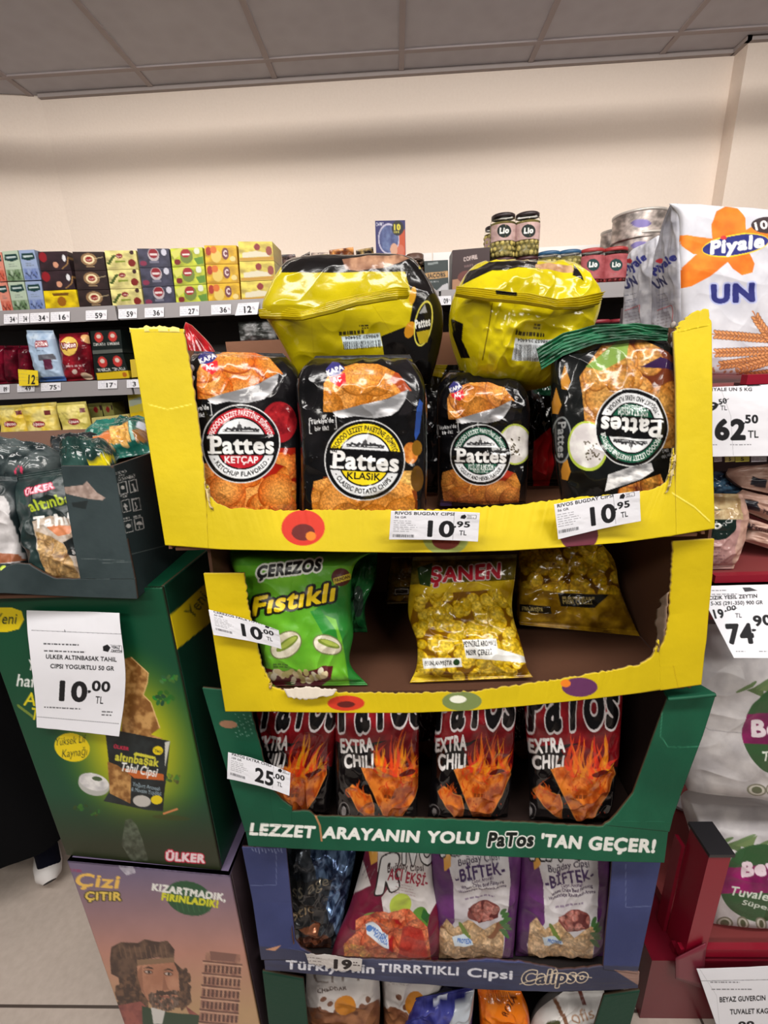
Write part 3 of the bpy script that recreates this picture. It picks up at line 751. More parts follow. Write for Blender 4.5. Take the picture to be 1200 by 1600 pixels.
crumple('snack_bag', 'orange and brown snack bag behind the large yellow bag', [(514, 391, 552, 386, Yk), (516, 420, 556, 416, Yk), (518, 466, 556, 464, Yk)], (90, 45, 25), (215, 150, 80), 34)
crumple('snack_bag', 'olive and black bag beside the blue juice carton', [(556, 391, 583, 386, Yk), (556, 415, 586, 412, Yk), (558, 464, 588, 462, Yk)], (35, 28, 24), (170, 140, 80), 35)
FLOOR[0] = z2b
crumple('snack_bag', 'clear wrapped grey pack on the second shelf below the pale yellow tea boxes', [(372, 504, 425, 500, Yk), (374, 520, 430, 516, Yk), (376, 535, 434, 532, Yk)], (60, 62, 60), (150, 150, 150), 36)
crumple('snack_bag', 'clear wrapped pink and grey pack lying under the grey one', [(376, 537, 432, 534, Yk), (378, 555, 442, 552, Yk), (380, 590, 444, 588, Yk)], (70, 50, 50), (190, 130, 130), 37)
q = [(586, 345), (633, 344), (634, 402), (588, 404)]
a = bg_art(q, (40, 36, 110)); loc_on(a, q)
a.poly([(60, 60), (100, 25), (100, 100), (50, 100)], (215, 85, 35)); a.ell(45, 50, 36, 42, (210, 205, 230)); a.ell(45, 50, 32, 37, noisy((60, 70, 130), (110, 130, 180), 14, 4)); a.ell(76, 22, 20, 20, (18, 18, 22)); a.text('10', (64, 26), (84, 26), 14, (240, 225, 60), 0.06); a.small(62, 32, 28, 1, 6, 0, (230, 220, 80), 3, 6); a.ell(62, 78, 13, 16, (235, 180, 150)); a.ell(84, 82, 12, 16, (225, 120, 90)); a.text('CAPRİ', (3, 14), (28, 14), 8, (230, 230, 245), 0.03)
carton('juice_carton', 'blue carton with orange corner and black round badge reading 10', 'carton', None, q, RY + 0.05, 0.06, a, (40, 36, 100))
def jar(base, R, H, glassc, lidc, lab, group, fill, labelart=None, lidh=0.014, big=0.012, nl=(0.3, 0.7), seed=1, lidr=0.92, band_c=(205, 180, 180), tag2=None):
    e = empty('glass_jar', base, lab, 'jar', group); base = np.array(base, float)
    mb = MB(); mb.lathe(base, [(0.001, 0), (R * 0.95, 0.0), (R, 0.008), (R, H * 0.8), (R * 0.97, H * 0.86), (R * lidr * 0.96, H - lidh), (0.001, H - lidh)], (230, 235, 230), 32); mb.build('glass_body', M['glass'], e)
    mb = MB(); Rg = random.Random(seed)
    mb.lathe(base, [(0.001, 0.003), (R * 0.9, 0.003), (R * 0.93, 0.012), (R * 0.93, H * 0.8), (0.001, H * 0.8)], [v * 0.7 for v in fill], 24)
    nz = int(H * 0.8 / (big * 1.7)); 
    for j in range(nz):
        nn = max(5, int(2 * math.pi * R / (big * 2)))
        for k in range(nn):
            th = 2 * math.pi * (k + 0.5 * (j % 2)) / nn; v = Rg.uniform(0.75, 1.25)
            c = base + [R * 0.82 * math.cos(th), R * 0.82 * math.sin(th), big + j * big * 1.7]
            pr = [(0.0005, -big * 0.9)] + [(big * 0.95 * math.sin(t), -big * 0.9 * math.cos(t)) for t in (0.6, 1.2, 1.9, 2.5)] + [(0.0005, big * 0.9)]
            mb.lathe(c, pr, [min(255, x * v) for x in fill], 8)
    o = mb.build('contents', 'film', e); o['kind'] = 'stuff'
    mb = MB(); mb.lathe(base, [(0.001, H), (R * lidr * 0.9, H), (R * lidr, H - 0.003), (R * lidr, H - lidh), (R * lidr * 0.97, H - lidh - 0.001)], lidc, 32); mb.build('lid', 'metal', e)
    if labelart is not None:
        z0, z1 = nl; mb = MB(); n = 60; t = np.linspace(math.radians(195), math.radians(345), n); zz = np.linspace(H * z1, H * z0, 30)
        P = np.stack([base[0] + (R + 0.0008) * np.cos(t)[None] + 0 * zz[:, None], base[1] + (R + 0.0008) * np.sin(t)[None] + 0 * zz[:, None], base[2] + zz[:, None] + 0 * t[None]], -1)
        x, y = proj(P); mb.slab(P, P + (np.array([base[0], base[1], 0]) - P) * [1, 1, 0] * 0.01, labelart.sample(x, y), (200, 190, 190)); mb.build('label', 'paper', e)
    return e
def lio(x0, y0, x1, y1, cx, cy, w, c=(176, 146, 142), dark=(26, 36, 34)):
    a = Art(x0, y0, x1, y1, c, 3); a.poly([(x0, y0), (x1, y0), (x1, y1), (x0, y1)], noisy(c, [min(255, v + 25) for v in c], 6, 2)); a.ell(cx, cy, w, w * 0.95, dark); a.text('Lio', (cx - w * 0.62, cy + w * 0.35), (cx + w * 0.62, cy + w * 0.25), w * 0.75, (240, 240, 236), 0.05, 0.15)
    a.small(cx - w, cy + w * 1.4, w * 2, 2, 3, 0, (150, 120, 120), 3, 1); return a
YJ = RY + 0.07
def jarbase(xc, yb, Y=YJ): return at(xc, yb, Y)
J = lambda px: px * (YJ / 1.0) / FPX * 1.03
OL = (176, 160, 92)
zsh = z1b
for xc, w, yt, cx, lb in [(782, 33, 336, 791, 'tall green olive jar with dark lid, upper jar at the left of the stacked pair'), (820, 33, 334, 829, 'tall green olive jar with dark lid, upper jar at the right of the stacked pair')]:
    top = at(xc, yt, YJ); R0 = J(w) / 2; b0 = [top[0] + 0.012, YJ, top[2] - 0.167]
    jar(b0, R0, 0.165, None, (38, 26, 28), lb, 'stacked olive jars', OL, lio(xc - 25, 340, xc + 25, 400, cx - 3, 361, 11), nl=(0.36, 0.74), seed=int(xc))
    b1 = [top[0] + 0.018, YJ, top[2] - 0.167 * 2 - 0.0]
    b1[2] = max(b1[2], zsh); H1 = b0[2] - b1[2] - 0.001
    jar(b1, R0, H1, None, (60, 24, 28), lb.replace('upper', 'lower'), 'stacked olive jars', OL, lio(xc - 20, 400, xc + 30, 470, cx, 425, 10), nl=(0.25, 0.6), seed=int(xc) + 1)
top = at(771, 354, YJ + 0.09); jar([top[0], YJ + 0.09, top[2] - 0.16], J(24) / 2, 0.158, None, (38, 26, 28), 'olive jar half hidden behind the stacked pair', 'stacked olive jars', OL, lio(755, 350, 790, 400, 771, 376, 6), seed=9)
for xc, yt, w, lb in [(857, 395, 34, 'green olive jar with blue lid, left of two'), (889, 393, 34, 'green olive jar with blue lid, right of two')]:
    top = at(xc, yt, YJ); jar([top[0], YJ, zsh], J(w) / 2, top[2] - zsh, None, (40, 84, 120), lb, 'olive jars with blue lids', (170, 158, 90), lio(xc - 20, 405, xc + 25, 460, xc + 2, 425, 8, (120, 110, 70)), nl=(0.1, 0.5), seed=int(xc))
for xc, yt, w, lb in [(924, 391, 36, 'dark red jar with red lid, left of two beside the tins'), (960, 389, 36, 'dark red jar with red lid, right of two beside the tins')]:
    top = at(xc, yt, YJ); jar([top[0], YJ, zsh], J(w) / 2, top[2] - zsh, None, (160, 50, 50), lb, 'dark red jars with red lids', (130, 40, 40), lio(xc - 24, 395, xc + 30, 470, xc + 3, 414, 10, (150, 70, 75), (22, 60, 60)), nl=(0.12, 0.78), seed=int(xc))
top = at(648, 398, YJ); a = Art(630, 395, 670, 480, (60, 45, 35), 3); a.poly([(630, 428), (670, 425), (670, 440), (630, 442)], (190, 120, 60))
jar([top[0], YJ, zsh], J(26) / 2, top[2] - zsh, None, (96, 70, 60), 'coffee jar with brown lid and orange label behind the yellow bag', None, (70, 50, 35), a, lidh=0.045, nl=(0.2, 0.6), seed=3)
q = [(663, 408), (700, 406), (701, 459), (665, 461)]
a = bg_art(q, (56, 68, 68)); loc_on(a, q); a.poly([(0, 36), (100, 33), (100, 52), (0, 55)], (216, 170, 110)); a.text('JACOBS', (12, 51), (88, 49), 12, (60, 50, 40), 0.05); a.poly([(0, 70), (25, 74), (50, 90), (75, 74), (100, 68), (100, 100), (0, 100)], (214, 214, 218)); a.small(20, 62, 60, 1, 5, 0, (200, 205, 205), 3, 4); a.poly([(15, 6), (60, 4), (60, 10), (15, 13)], (150, 160, 160))
carton('coffee_pack', 'dark green coffee pack with a tan band and white wave', 'coffee pack', None, q, RY + 0.03, 0.08, a, (50, 60, 60))
q = [(707, 391), (765, 386), (766, 450), (706, 460)]
a = bg_art(q, (56, 26, 28)); loc_on(a, q); a.text('COFFEE', (30, 30), (66, 27), 9, (225, 205, 200), 0.04); a.small(32, 42, 32, 1, 8, -3, (150, 120, 120), 7, 5); a.poly([(28, 54), (66, 51), (66, 60), (28, 64)], (180, 160, 155)); a.poly([(0, 70), (100, 62), (100, 100), (0, 100)], (190, 140, 105)); a.ell(36, 66, 22, 14, (120, 60, 50))
carton('coffee_box', 'dark brown coffee box with tan lower part beside the stacked olive jars', 'coffee box', None, q, [RY + .03, RY + .03, RY + .03, RY + .03], 0.12, a, (50, 22, 26))
def tin(xc, yt, w, hpx, Y, lb, c=(150, 140, 135)):
    top = at(xc, yt, Y); R = w * Y / FPX / 2 * 1.05; H = hpx * Y / FPX * 1.0; b = [top[0], Y, top[2] - H]
    a = Art(xc - w, yt - 10, xc + w, yt + hpx + 20, c, 2); a.poly([(xc - w, yt - 10), (xc + w, yt - 10), (xc + w, yt + hpx + 20), (xc - w, yt + hpx + 20)], noisy([v * 0.7 for v in c], [min(255, v * 1.3) for v in c], 7, int(xc))); a.ell(xc + 2, yt + hpx * 0.4, w * 0.25, hpx * 0.2, (90, 80, 130))
    e = empty('tin_can', b, lb, 'tin', 'tins stacked beside the jars'); mb = MB()
    mb.lathe(b, [(0.001, 0), (R, 0), (R * 1.015, 0.003)] + [(R, 0.008 + (H - 0.018) * q / 30) for q in range(31)], c, 110, art=a); mb.build('can_body', 'tin', e)
    mb = MB(); mb.lathe(b, [(R, H - 0.01), (R * 1.04, H - 0.008), (R * 1.04, H), (R * 0.97, H), (R * 0.95, H - 0.005), (0.001, H - 0.005)], (190, 184, 178), 36); mb.build('lid', 'tin', e)
tin(1000, 336, 62, 33, YJ + .05, 'wide silver tin, upper one of the stacked pair'); tin(1000, 370, 62, 36, YJ + .05, 'wide silver tin, lower one of the stacked pair')
tin(962, 362, 34, 30, YJ + .18, 'silver tin at the left behind the red lidded jars'); tin(1046, 340, 46, 60, YJ + .12, 'silver tin at the right half hidden by the flour bag')
for k, x in enumerate((932, 968)):
    b = at(x, 520, YJ); jar([b[0], YJ, z2b], J(36) / 2, 0.17, None, (130, 40, 50), ('dark red jar on the second shelf, left of two under the rail', 'dark red jar on the second shelf, right of two under the rail')[k], 'jars on the second shelf', (110, 20, 30), lio(x - 24, 480, x + 30, 560, x + 3, 500, 9, (120, 60, 65), (22, 60, 60)), seed=50 + k)

CF[0] = FLOOR[0] = None

# ------------------------------------------------------------------ the display: stacked cardboard trays
YEL = (214, 190, 6); GRN = (16, 78, 54); BLU = (56, 64, 108); BRN = (96, 66, 50)
def YT(x, y, y0, lean, b, ys=150, yfull=0.5):
    t = max(0.0, min(1.0, (y - (y0 - ys)) / ys)) if ys else 1
    bul = max(0.0, 1 - ((x - 690) / 430.0) ** 2)
    return 0.50 + lean * (y0 - y) / 340.0 - b * bul * t
def mk(pts, y0, lean, b, ys=150): return [(x, y, YT(x, y, y0, lean, b, ys)) for x, y in pts]
def tray_shell(e, x0, x1, zf, zt, Yf, Yb, zback, col=BRN, sidecol=None, backcol=None, ztf=None, tin_=(0.0, 0.0), lean_=0.04):
    """base, two side panels and a back panel of brown board"""
    t = 0.004
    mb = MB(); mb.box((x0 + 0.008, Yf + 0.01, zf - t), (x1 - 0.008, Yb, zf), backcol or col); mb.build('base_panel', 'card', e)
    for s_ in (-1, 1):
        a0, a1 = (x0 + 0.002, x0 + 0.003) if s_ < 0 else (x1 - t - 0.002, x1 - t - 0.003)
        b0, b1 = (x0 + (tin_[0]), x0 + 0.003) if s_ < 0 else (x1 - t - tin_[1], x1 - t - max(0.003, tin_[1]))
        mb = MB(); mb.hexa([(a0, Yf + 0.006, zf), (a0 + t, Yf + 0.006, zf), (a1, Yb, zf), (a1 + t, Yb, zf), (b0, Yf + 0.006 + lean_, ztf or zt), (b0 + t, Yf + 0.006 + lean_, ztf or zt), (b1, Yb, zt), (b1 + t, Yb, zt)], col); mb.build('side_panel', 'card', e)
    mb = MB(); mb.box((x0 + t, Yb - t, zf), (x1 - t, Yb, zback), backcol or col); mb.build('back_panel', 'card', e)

# ---- top yellow tray
e = empty('cardboard_tray', (0.03, 0.62, 1.15), 'yellow cardboard tray with torn corner posts, topmost of the display stack', 'display tray', 'stacked cardboard trays')
A_ = Art(190, 460, 1130, 880, YEL, 1.6)
A_.poly([(190, 460), (1130, 460), (1130, 880), (190, 880)], noisy((192, 170, 3), (206, 182, 8), 90, 2))
A_.line([(232, 632), (262, 640), (300, 632)], 1.2, (238, 222, 90)); A_.line([(703, 797), (702, 862)], 2, (180, 158, 0)); A_.line([(1050, 770), (1085, 792), (1110, 815)], 1.4, (240, 224, 110)); A_.line([(1052, 774), (1086, 795), (1110, 818)], 1.2, (170, 148, 0))
A_.ell(474, 825, 34, 28, (196, 48, 30)); A_.ell(474, 832, 18, 13, (96, 26, 22)); A_.ell(486, 838, 8, 7, (216, 120, 30)); A_.ell(697, 840, 36, 28, (150, 160, 80)); A_.ell(697, 845, 22, 14, (110, 34, 24)); A_.ell(905, 836, 30, 26, (96, 34, 50))
mb = MB(); L = lambda p: mk(p, 855, 0.055, 0.03)
band(mb, L([(203, 514), (230, 680), (258, 852)]), torn(L([(286, 514), (297, 575), (308, 650), (318, 735), (322, 790), (325, 857)]), 0.9, 5, 1), A_, n=200, m=66, back=(200, 180, 130))
band(mb, torn(L([(322, 752), (327, 775), (340, 788), (362, 794), (420, 797), (520, 796), (610, 797), (700, 796), (800, 789), (880, 780), (970, 771), (1015, 767), (1037, 757), (1048, 738), (1053, 700)]), 1.6, 4, 2), L([(325, 857), (330, 857.5), (345, 858.5), (362, 859), (420, 860), (520, 862), (610, 863), (700, 863), (800, 860), (880, 855), (970, 848), (1015, 842), (1037, 839), (1048, 838), (1057, 836)]), A_, n=520, m=60, back=(200, 180, 130))
band(mb, L([(1053, 518), (1057, 600), (1058, 690), (1056, 760), (1057, 836)]), L([(1112, 505), (1113, 600), (1113, 690), (1115, 760), (1117, 826)]), A_, n=180, m=46, back=(200, 180, 130))
band(mb, torn(L([(1053, 518), (1064, 503), (1084, 487), (1105, 483), (1112, 505)]), 2.2, 4, 8), L([(1053, 520), (1068, 518), (1084, 514), (1105, 510), (1112, 507)]), A_, n=40, m=14, back=(200, 180, 130))
mb.build('front_panel', 'card', e)
mb = MB(); band(mb, torn(mk([(202, 512), (240, 509), (287, 514)], 855, .055, .03), 2.5, 4, 5), mk([(203, 520), (240, 519), (287, 520)], 855, .055, .03), None, (226, 206, 110), n=30, m=4); mb.build('torn_edge', 'card', e)
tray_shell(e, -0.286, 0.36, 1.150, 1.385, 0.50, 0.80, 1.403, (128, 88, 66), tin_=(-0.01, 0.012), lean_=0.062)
mb = MB(); R = random.Random(5)
for k in range(11):   # perforation tabs along the torn posts
    for px, sx in ((306 + k * 1.6, -1), (1052, 1)):
        p = at(px - 6 * (sx < 0), 575 + k * 17 if sx < 0 else 508 + k * 15, 0.556 if sx < 0 else 0.565)
        mb.lathe(p, [(0.0005, -0.004)] + [(0.0032 * math.sin(t), -0.004 * math.cos(t)) for t in (0.8, 1.57, 2.3)] + [(0.0005, 0.004)], (150, 140, 135), 7)
o = mb.build('torn_perforations', 'paper', e); o['kind'] = 'stuff'

# ---- lower yellow tray
e = empty('cardboard_tray', (0.03, 0.6, 0.93), 'yellow cardboard tray with a few scattered snack bags, second tray from the top', 'display tray', 'stacked cardboard trays')
B_ = Art(300, 830, 1130, 1130, YEL, 1.6)
B_.poly([(300, 830), (1130, 830), (1130, 1130), (300, 1130)], noisy((192, 168, 4), (206, 180, 8), 90, 4))
B_.ell(541, 1099, 29, 12, (196, 54, 32)); B_.ell(541, 1101, 14, 5, (90, 26, 22)); B_.ell(722, 1096, 31, 15, (110, 124, 70)); B_.ell(716, 1093, 13, 6, (220, 220, 205)); B_.ell(906, 1074, 28, 15, (92, 44, 84)); B_.ell(884, 1068, 8, 6, (222, 120, 30))
B_.line([(1052, 1040), (1060, 1075)], 1.2, (180, 150, 0))
mb = MB(); L = lambda p: mk(p, 1110, 0.02, 0.03)
band(mb, L([(318, 896), (334, 1000), (352, 1112)]), torn(L([(381, 896), (388, 950), (400, 1000), (409, 1040), (418, 1066), (432, 1112)]), 1.5, 4, 3), B_, n=150, m=44, back=(190, 160, 110))
band(mb, torn(L([(414, 1052), (424, 1072), (442, 1080), (560, 1083), (640, 1084), (740, 1081), (820, 1070), (900, 1058), (960, 1047), (1000, 1039), (1020, 1026), (1030, 1000)]), 1.4, 4, 4), L([(424, 1112), (434, 1112), (450, 1113), (560, 1114), (640, 1114), (740, 1110), (820, 1103), (900, 1095), (960, 1088), (1000, 1083), (1020, 1080), (1034, 1078)]), B_, n=400, m=28, back=(190, 160, 110))
band(mb, torn(L([(1052, 846), (1050, 900), (1046, 960), (1040, 1000), (1029, 1020), (1032, 1079)]), 1.2, 4, 6), L([(1116, 842), (1113, 900), (1107, 960), (1104, 1000), (1101, 1020), (1096, 1070)]), B_, n=150, m=48, back=(190, 160, 110))
mb.build('front_panel', 'card', e)
mb = MB(); band(mb, torn(mk([(443, 1076), (480, 1073), (527, 1078)], 1110, .02, .045), 1.5, 3, 5), torn(mk([(450, 1090), (480, 1094), (520, 1086)], 1110, .02, .045), 2, 3, 9), None, (206, 196, 180), n=30, m=8, thick=0.001); mb.build('torn_edge', 'card', e); mb = MB()
band(mb, torn(mk([(1044, 925), (1040, 970), (1036, 1015)], 1110, .02, .0), 1.5, 3, 5), torn([(1032, 935, .54), (1022, 975, .54), (1030, 1012, .53)], 3, 4, 2), None, (140, 120, 105), n=24, m=6, thick=0.001)
mb.build('torn_edge', 'card', e)
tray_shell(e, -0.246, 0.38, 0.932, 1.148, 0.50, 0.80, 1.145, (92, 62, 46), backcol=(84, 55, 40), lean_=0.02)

# ---- green tray with slogan
e = empty('cardboard_tray', (0.03, 0.62, 0.68), 'dark green cardboard tray with a white slogan on its lip, third from the top', 'display tray', 'stacked cardboard trays')
G_ = Art(300, 1050, 1140, 1360, GRN, 2)
G_.poly([(300, 1050), (1140, 1050), (1140, 1360), (300, 1360)], noisy((12, 72, 50), (20, 88, 62), 80, 4))
G_.ell(357, 1132, 14, 6, (150, 110, 85), 5)
for k in range(26): G_.ell(368 + (k * 37 % 28), 1116 + (k * 53 % 36), 1, 1, (150, 180, 165), a=0.6)
W_ = (226, 226, 220)
G_.text('LEZZET', (391, 1304), (490, 1309), 17, W_, 0.05, 0.1, arc=0); G_.text('ARAYANIN', (505, 1309), (653, 1316), 16.5, W_, 0.05, 0.1); G_.text('YOLU', (668, 1316), (746, 1318), 16.5, W_, 0.05, 0.1)
G_.text('PaTos', (763, 1322), (832, 1322), 20, (10, 20, 16), 0.05, 0.15, out=(W_, 2.0)); G_.text("'TAN", (845, 1322), (906, 1326), 18, W_, 0.05, 0.1); G_.text('GEÇER!', (920, 1327), (1022, 1332), 19, W_, 0.05, 0.1)
G_.line([(490, 1268), (500, 1290), (503, 1315)], 3, (170, 120, 80)); G_.line([(1037, 1090), (1032, 1150), (1045, 1168), (1098, 1166)], 1.2, (60, 130, 100))
mb = MB(); L = lambda p: mk(p, 1320, 0.02, 0.03)
band(mb, L([(316, 1075), (350, 1190), (383, 1300)]), torn(L([(383, 1082), (405, 1160), (420, 1225), (430, 1300)]), 0.6, 6, 3), G_, n=150, m=50, back=BRN)
band(mb, torn(L([(412, 1190), (420, 1228), (440, 1250), (456, 1262)]), 0.5, 4, 3), L([(412, 1290), (425, 1290), (440, 1290), (456, 1290)]), G_, n=30, m=60, back=BRN)
band(mb, torn(L([(377, 1262), (440, 1263), (452, 1268), (484, 1268), (492, 1276), (600, 1278), (700, 1281), (800, 1285), (900, 1291), (940, 1293), (955, 1283), (1046, 1284)]), 0.7, 5, 4), L([(388, 1322), (445, 1325), (456, 1326), (486, 1327), (500, 1328), (600, 1331), (700, 1335), (800, 1339), (900, 1343), (930, 1345), (950, 1346), (1038, 1348)]), G_, n=720, m=80, back=BRN)
band(mb, L([(1044, 1090), (1015, 1170), (990, 1240), (965, 1272), (948, 1290)]), L([(1119, 1084), (1098, 1150), (1066, 1235), (1052, 1275), (1046, 1300)]), G_, n=130, m=50, back=BRN)
mb.build('front_panel', 'card', e)
mb = MB(); band(mb, [(1036, 1077, .53), (1062, 1074, .53), (1092, 1068, .53)], [(1044, 1091, .50), (1080, 1088, .50), (1119, 1084, .50)], G_, n=50, m=12, back=GRN)
mb.build('top_flap', 'card', e)
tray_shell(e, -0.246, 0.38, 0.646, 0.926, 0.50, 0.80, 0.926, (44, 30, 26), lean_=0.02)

# ---- blue tray
e = empty('cardboard_tray', (0.03, 0.62, 0.34), 'blue cardboard tray with a crumpled lip, fourth from the top', 'display tray', 'stacked cardboard trays')
U_ = Art(360, 1300, 1060, 1570, BLU, 2)
U_.poly([(360, 1300), (1060, 1300), (1060, 1570), (360, 1570)], noisy((50, 58, 100), (64, 72, 118), 70, 4))
U_.poly([(360, 1474), (480, 1486), (700, 1502), (1060, 1512), (1060, 1570), (360, 1570)], noisy((50, 52, 74), (62, 64, 86), 60, 5))
U_.poly([(415, 1484), (440, 1477), (430, 1486)], (190, 140, 110)); U_.poly([(960, 1516), (1000, 1518), (998, 1540)], (140, 110, 100))
U_.text("Türkiye'nin", (447, 1514), (584, 1521), 13, (206, 206, 214), 0.03); U_.text('TIRRRTIKLI', (592, 1518), (716, 1524), 12, (206, 206, 214), 0.03); U_.text('Cipsi', (731, 1526), (800, 1530), 13, (206, 206, 214), 0.03)
U_.text('Calipso', (815, 1538), (916, 1534), 20, (50, 52, 70), 0.03, 0.25, out=((214, 196, 170), 1.4)); U_.line([(812, 1538), (870, 1520), (925, 1528)], 1, (214, 196, 170))
U_.line([(432, 1330), (432, 1383), (392, 1384)], 1.2, (90, 100, 140)); U_.line([(978, 1350), (978, 1418), (1018, 1416)], 1.2, (90, 100, 140))
for k in range(10): U_.line([(394 + k * 5, 1326), (396 + k * 5, 1330 + (k * 7 % 5))], 1.2, (160, 170, 200), 0.7)
mb = MB(); L = lambda p: mk(p, 1530, 0.03, 0.03)
band(mb, L([(378, 1324), (395, 1410), (408, 1500)]), L([(447, 1326), (455, 1410), (464, 1500)]), U_, n=140, m=54, back=BRN)
band(mb, L([(455, 1430), (458, 1465), (470, 1482), (486, 1490)]), L([(455, 1505), (462, 1505), (470, 1505), (486, 1505)]), U_, n=26, m=40, back=BRN)
band(mb, torn(L([(409, 1475), (440, 1478), (470, 1486), (484, 1492), (560, 1499), (640, 1504), (700, 1506), (760, 1500), (820, 1505), (880, 1518), (940, 1512), (1000, 1520)]), 0.8, 5, 4), L([(414, 1517), (440, 1519), (470, 1522), (484, 1523), (560, 1530), (640, 1536), (700, 1540), (760, 1544), (820, 1547), (880, 1549), (940, 1549), (997, 1545)]), U_, n=600, m=50, wob=0.006, back=BRN)
band(mb, L([(957, 1345), (953, 1400), (947, 1460), (943, 1515)]), L([(1033, 1345), (1020, 1410), (1008, 1465), (996, 1522)]), U_, n=130, m=50, back=BRN)
mb.build('front_panel', 'card', e)
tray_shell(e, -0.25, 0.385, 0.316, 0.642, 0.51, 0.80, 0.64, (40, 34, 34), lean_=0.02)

# ---- lowest green tray
e = empty('cardboard_tray', (0.03, 0.62, 0.0), 'dark green cardboard tray at the foot of the display stack', 'display tray', 'stacked cardboard trays')
K_ = Art(380, 1500, 1040, 1900, (14, 62, 46), 1)
mb = MB(); L = lambda p: mk(p, 1700, 0.0, 0.0)
band(mb, L([(410, 1518), (420, 1600), (445, 1800)]), L([(474, 1530), (481, 1600), (500, 1800)]), K_, n=90, m=30, back=BRN); mb.build('corner_post', 'card', e); mb = MB()
band(mb, L([(944, 1556), (930, 1600), (880, 1800)]), L([(1000, 1548), (985, 1600), (930, 1800)]), K_, n=90, m=30, back=BRN)
mb.build('corner_post', 'card', e)
mb = MB(); mb.box((-0.262, 0.485, 0.0), (0.385, 0.489, 0.12), (14, 62, 46)); mb.build('front_lip', 'card', e)
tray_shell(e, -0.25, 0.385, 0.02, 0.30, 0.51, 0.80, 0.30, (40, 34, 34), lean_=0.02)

# ------------------------------------------------------------------ packs in the trays
BLK = (14, 13, 15)
def badge(a, acc, name, sub, arcb, name2=None, tcol=(20, 20, 20), subc=(20, 20, 20)):
    """round brand badge, local radius 100"""
    a.ell(0, 0, 104, 104, (205, 205, 205), n=80); a.ell(0, 0, 101, 101, (12, 12, 14), n=80)
    a.sector(0, 0, 93, 93, 180, 360, 0, acc); a.sector(0, 0, 70, 70, 180, 360, 0, (12, 12, 14)); a.sector(0, 0, 66, 66, 180, 360, 0, (216, 218, 220))
    a.sector(0, 0, 92, 92, 0, 180, 0, (216, 218, 220)); a.sector(0, 0, 68, 68, 0, 180, 0, (12, 12, 14)); a.sector(0, 0, 64, 64, 0, 180, 0, acc)
    a.poly([(-99, -26), (99, -26), (97, 30), (-97, 30)], (12, 12, 14))
    R = random.Random(4)
    for k in range(26):
        x = -46 + 92 * k / 25; a.ell(x, -36 - R.uniform(0, 5), 3.5, 2 + R.uniform(0, 5) * (1 - abs(x) / 60), (50, 50, 52))
    a.line([(-48, -33), (48, -33)], 3, (60, 60, 62)); a.line([(-2, -58), (-2, -38)], 2, (60, 60, 62)); a.ell(-2, -46, 6, 6, (80, 80, 82))
    W = (232, 232, 230)
    a.text(name, (-80, 24), (86, 24), 43, W, 0.035)
    a.poly([(-88, 19), (-52, 19), (-52, 25), (-88, 25)], W); a.poly([(-90, -20), (-70, -20), (-70, -14), (-90, -14)], W)
    a.poly([(-12, 19), (4, 19), (6, 25), (-10, 25)], W); a.poly([(12, 19), (28, 19), (30, 25), (14, 25)], W)
    if sub:
        a.text(sub, (-42, 50), (42, 50), 17, subc, 0.03)
    if name2: a.text(name2, (-26, 60), (26, 60), 9, subc, 0.02)
    a.arctext('EFSOOOO LEZZET PAKETİNE SIĞMIYOR', 0, 0, 75, 75, 192, 348, 13, tcol, 0.03)
    a.arctext(arcb, 0, 0, 86, 86, 152, 28, 12, (25, 25, 25), 0.03, inside=True)

def pattes(a, cx, cy, r, ang, acc, sub, arcb, tcol, subc, name2=None, seed=1, chip=(206, 112, 36), topx=1.0, hot=(150, 40, 20), green=False, ry=None):
    a.xf(cx, cy, r / 100, (ry or r) / 100, ang)
    for k in range(50):
        R = random.Random(seed * 77 + k); a.ell(R.uniform(-160, 150), R.uniform(-100, 150), 1.2, 1.2, (150, 150, 155), a=0.5)
    a.chips([(-112, -118), (-115, -190), (-100, -222), (-40, -246), (20, -247), (75, -228), (112, -185), (70, -170), (0, -142), (-70, -118)], 20, 56, seed, chip, hot, (228, 156, 74))
    a.poly([(-88, -118), (-20, -140), (50, -160), (102, -188), (96, -160), (80, -132), (62, -118), (20, -108), (-30, -112), (-66, -104), (-80, -108)], noisy((120, 120, 122), (235, 235, 238), 26, 6, 1.5, 0.4))
    a.poly([(102, -188), (118, -170), (112, -120), (80, -120), (94, -150)], (26, 24, 26))
    a.chips([(-128, 62), (-132, 100), (-122, 158), (20, 168), (132, 158), (135, 100), (120, 60), (60, 40), (-60, 40)], 30, 46, seed + 3, chip, hot, (228, 156, 74))
    if green:
        a.ell(-128 if green == 2 else 118, -20 if green == 2 else -38, 56, 70, (176, 190, 80)); a.ell(-128 if green == 2 else 118, -20 if green == 2 else -38, 51, 64, noisy((225, 222, 216), (196, 190, 188), 20, 3))
        for k in range(26):
            R = random.Random(k); a.ell((-128 if green == 2 else 118) + R.uniform(-20, 16), -26 + R.uniform(-36, 26), 3, 3, (70, 60, 40))
    badge(a, acc, 'Pattes', sub, arcb, name2, tcol, subc)
    W = (215, 215, 215)
    a.text("Türkiye'de", (-142, -84), (-84, -92), 11, W, 0.03); a.text('bir ilk!', (-130, -68), (-96, -72), 10, W, 0.03)
    a.line([(-142, -100), (-147, -99), (-144, -60), (-138, -61)], 2, W); a.line([(-86, -108), (-80, -109), (-76, -76), (-82, -75)], 2, W)
    a.poly([(-112, -228), (-96, -248), (-80, -246), (-62, -232), (-80, -212), (-104, -210)], (52, 50, 110)); a.poly([(-104, -206), (-62, -222), (-58, -196), (-74, -182), (-98, -196)], (196, 34, 44))
    a.text('KAPA', (-106, -212), (-66, -230), 12, W, 0.04); a.text('AÇ', (-90, -194), (-70, -201), 12, W, 0.05)
    a.xf()

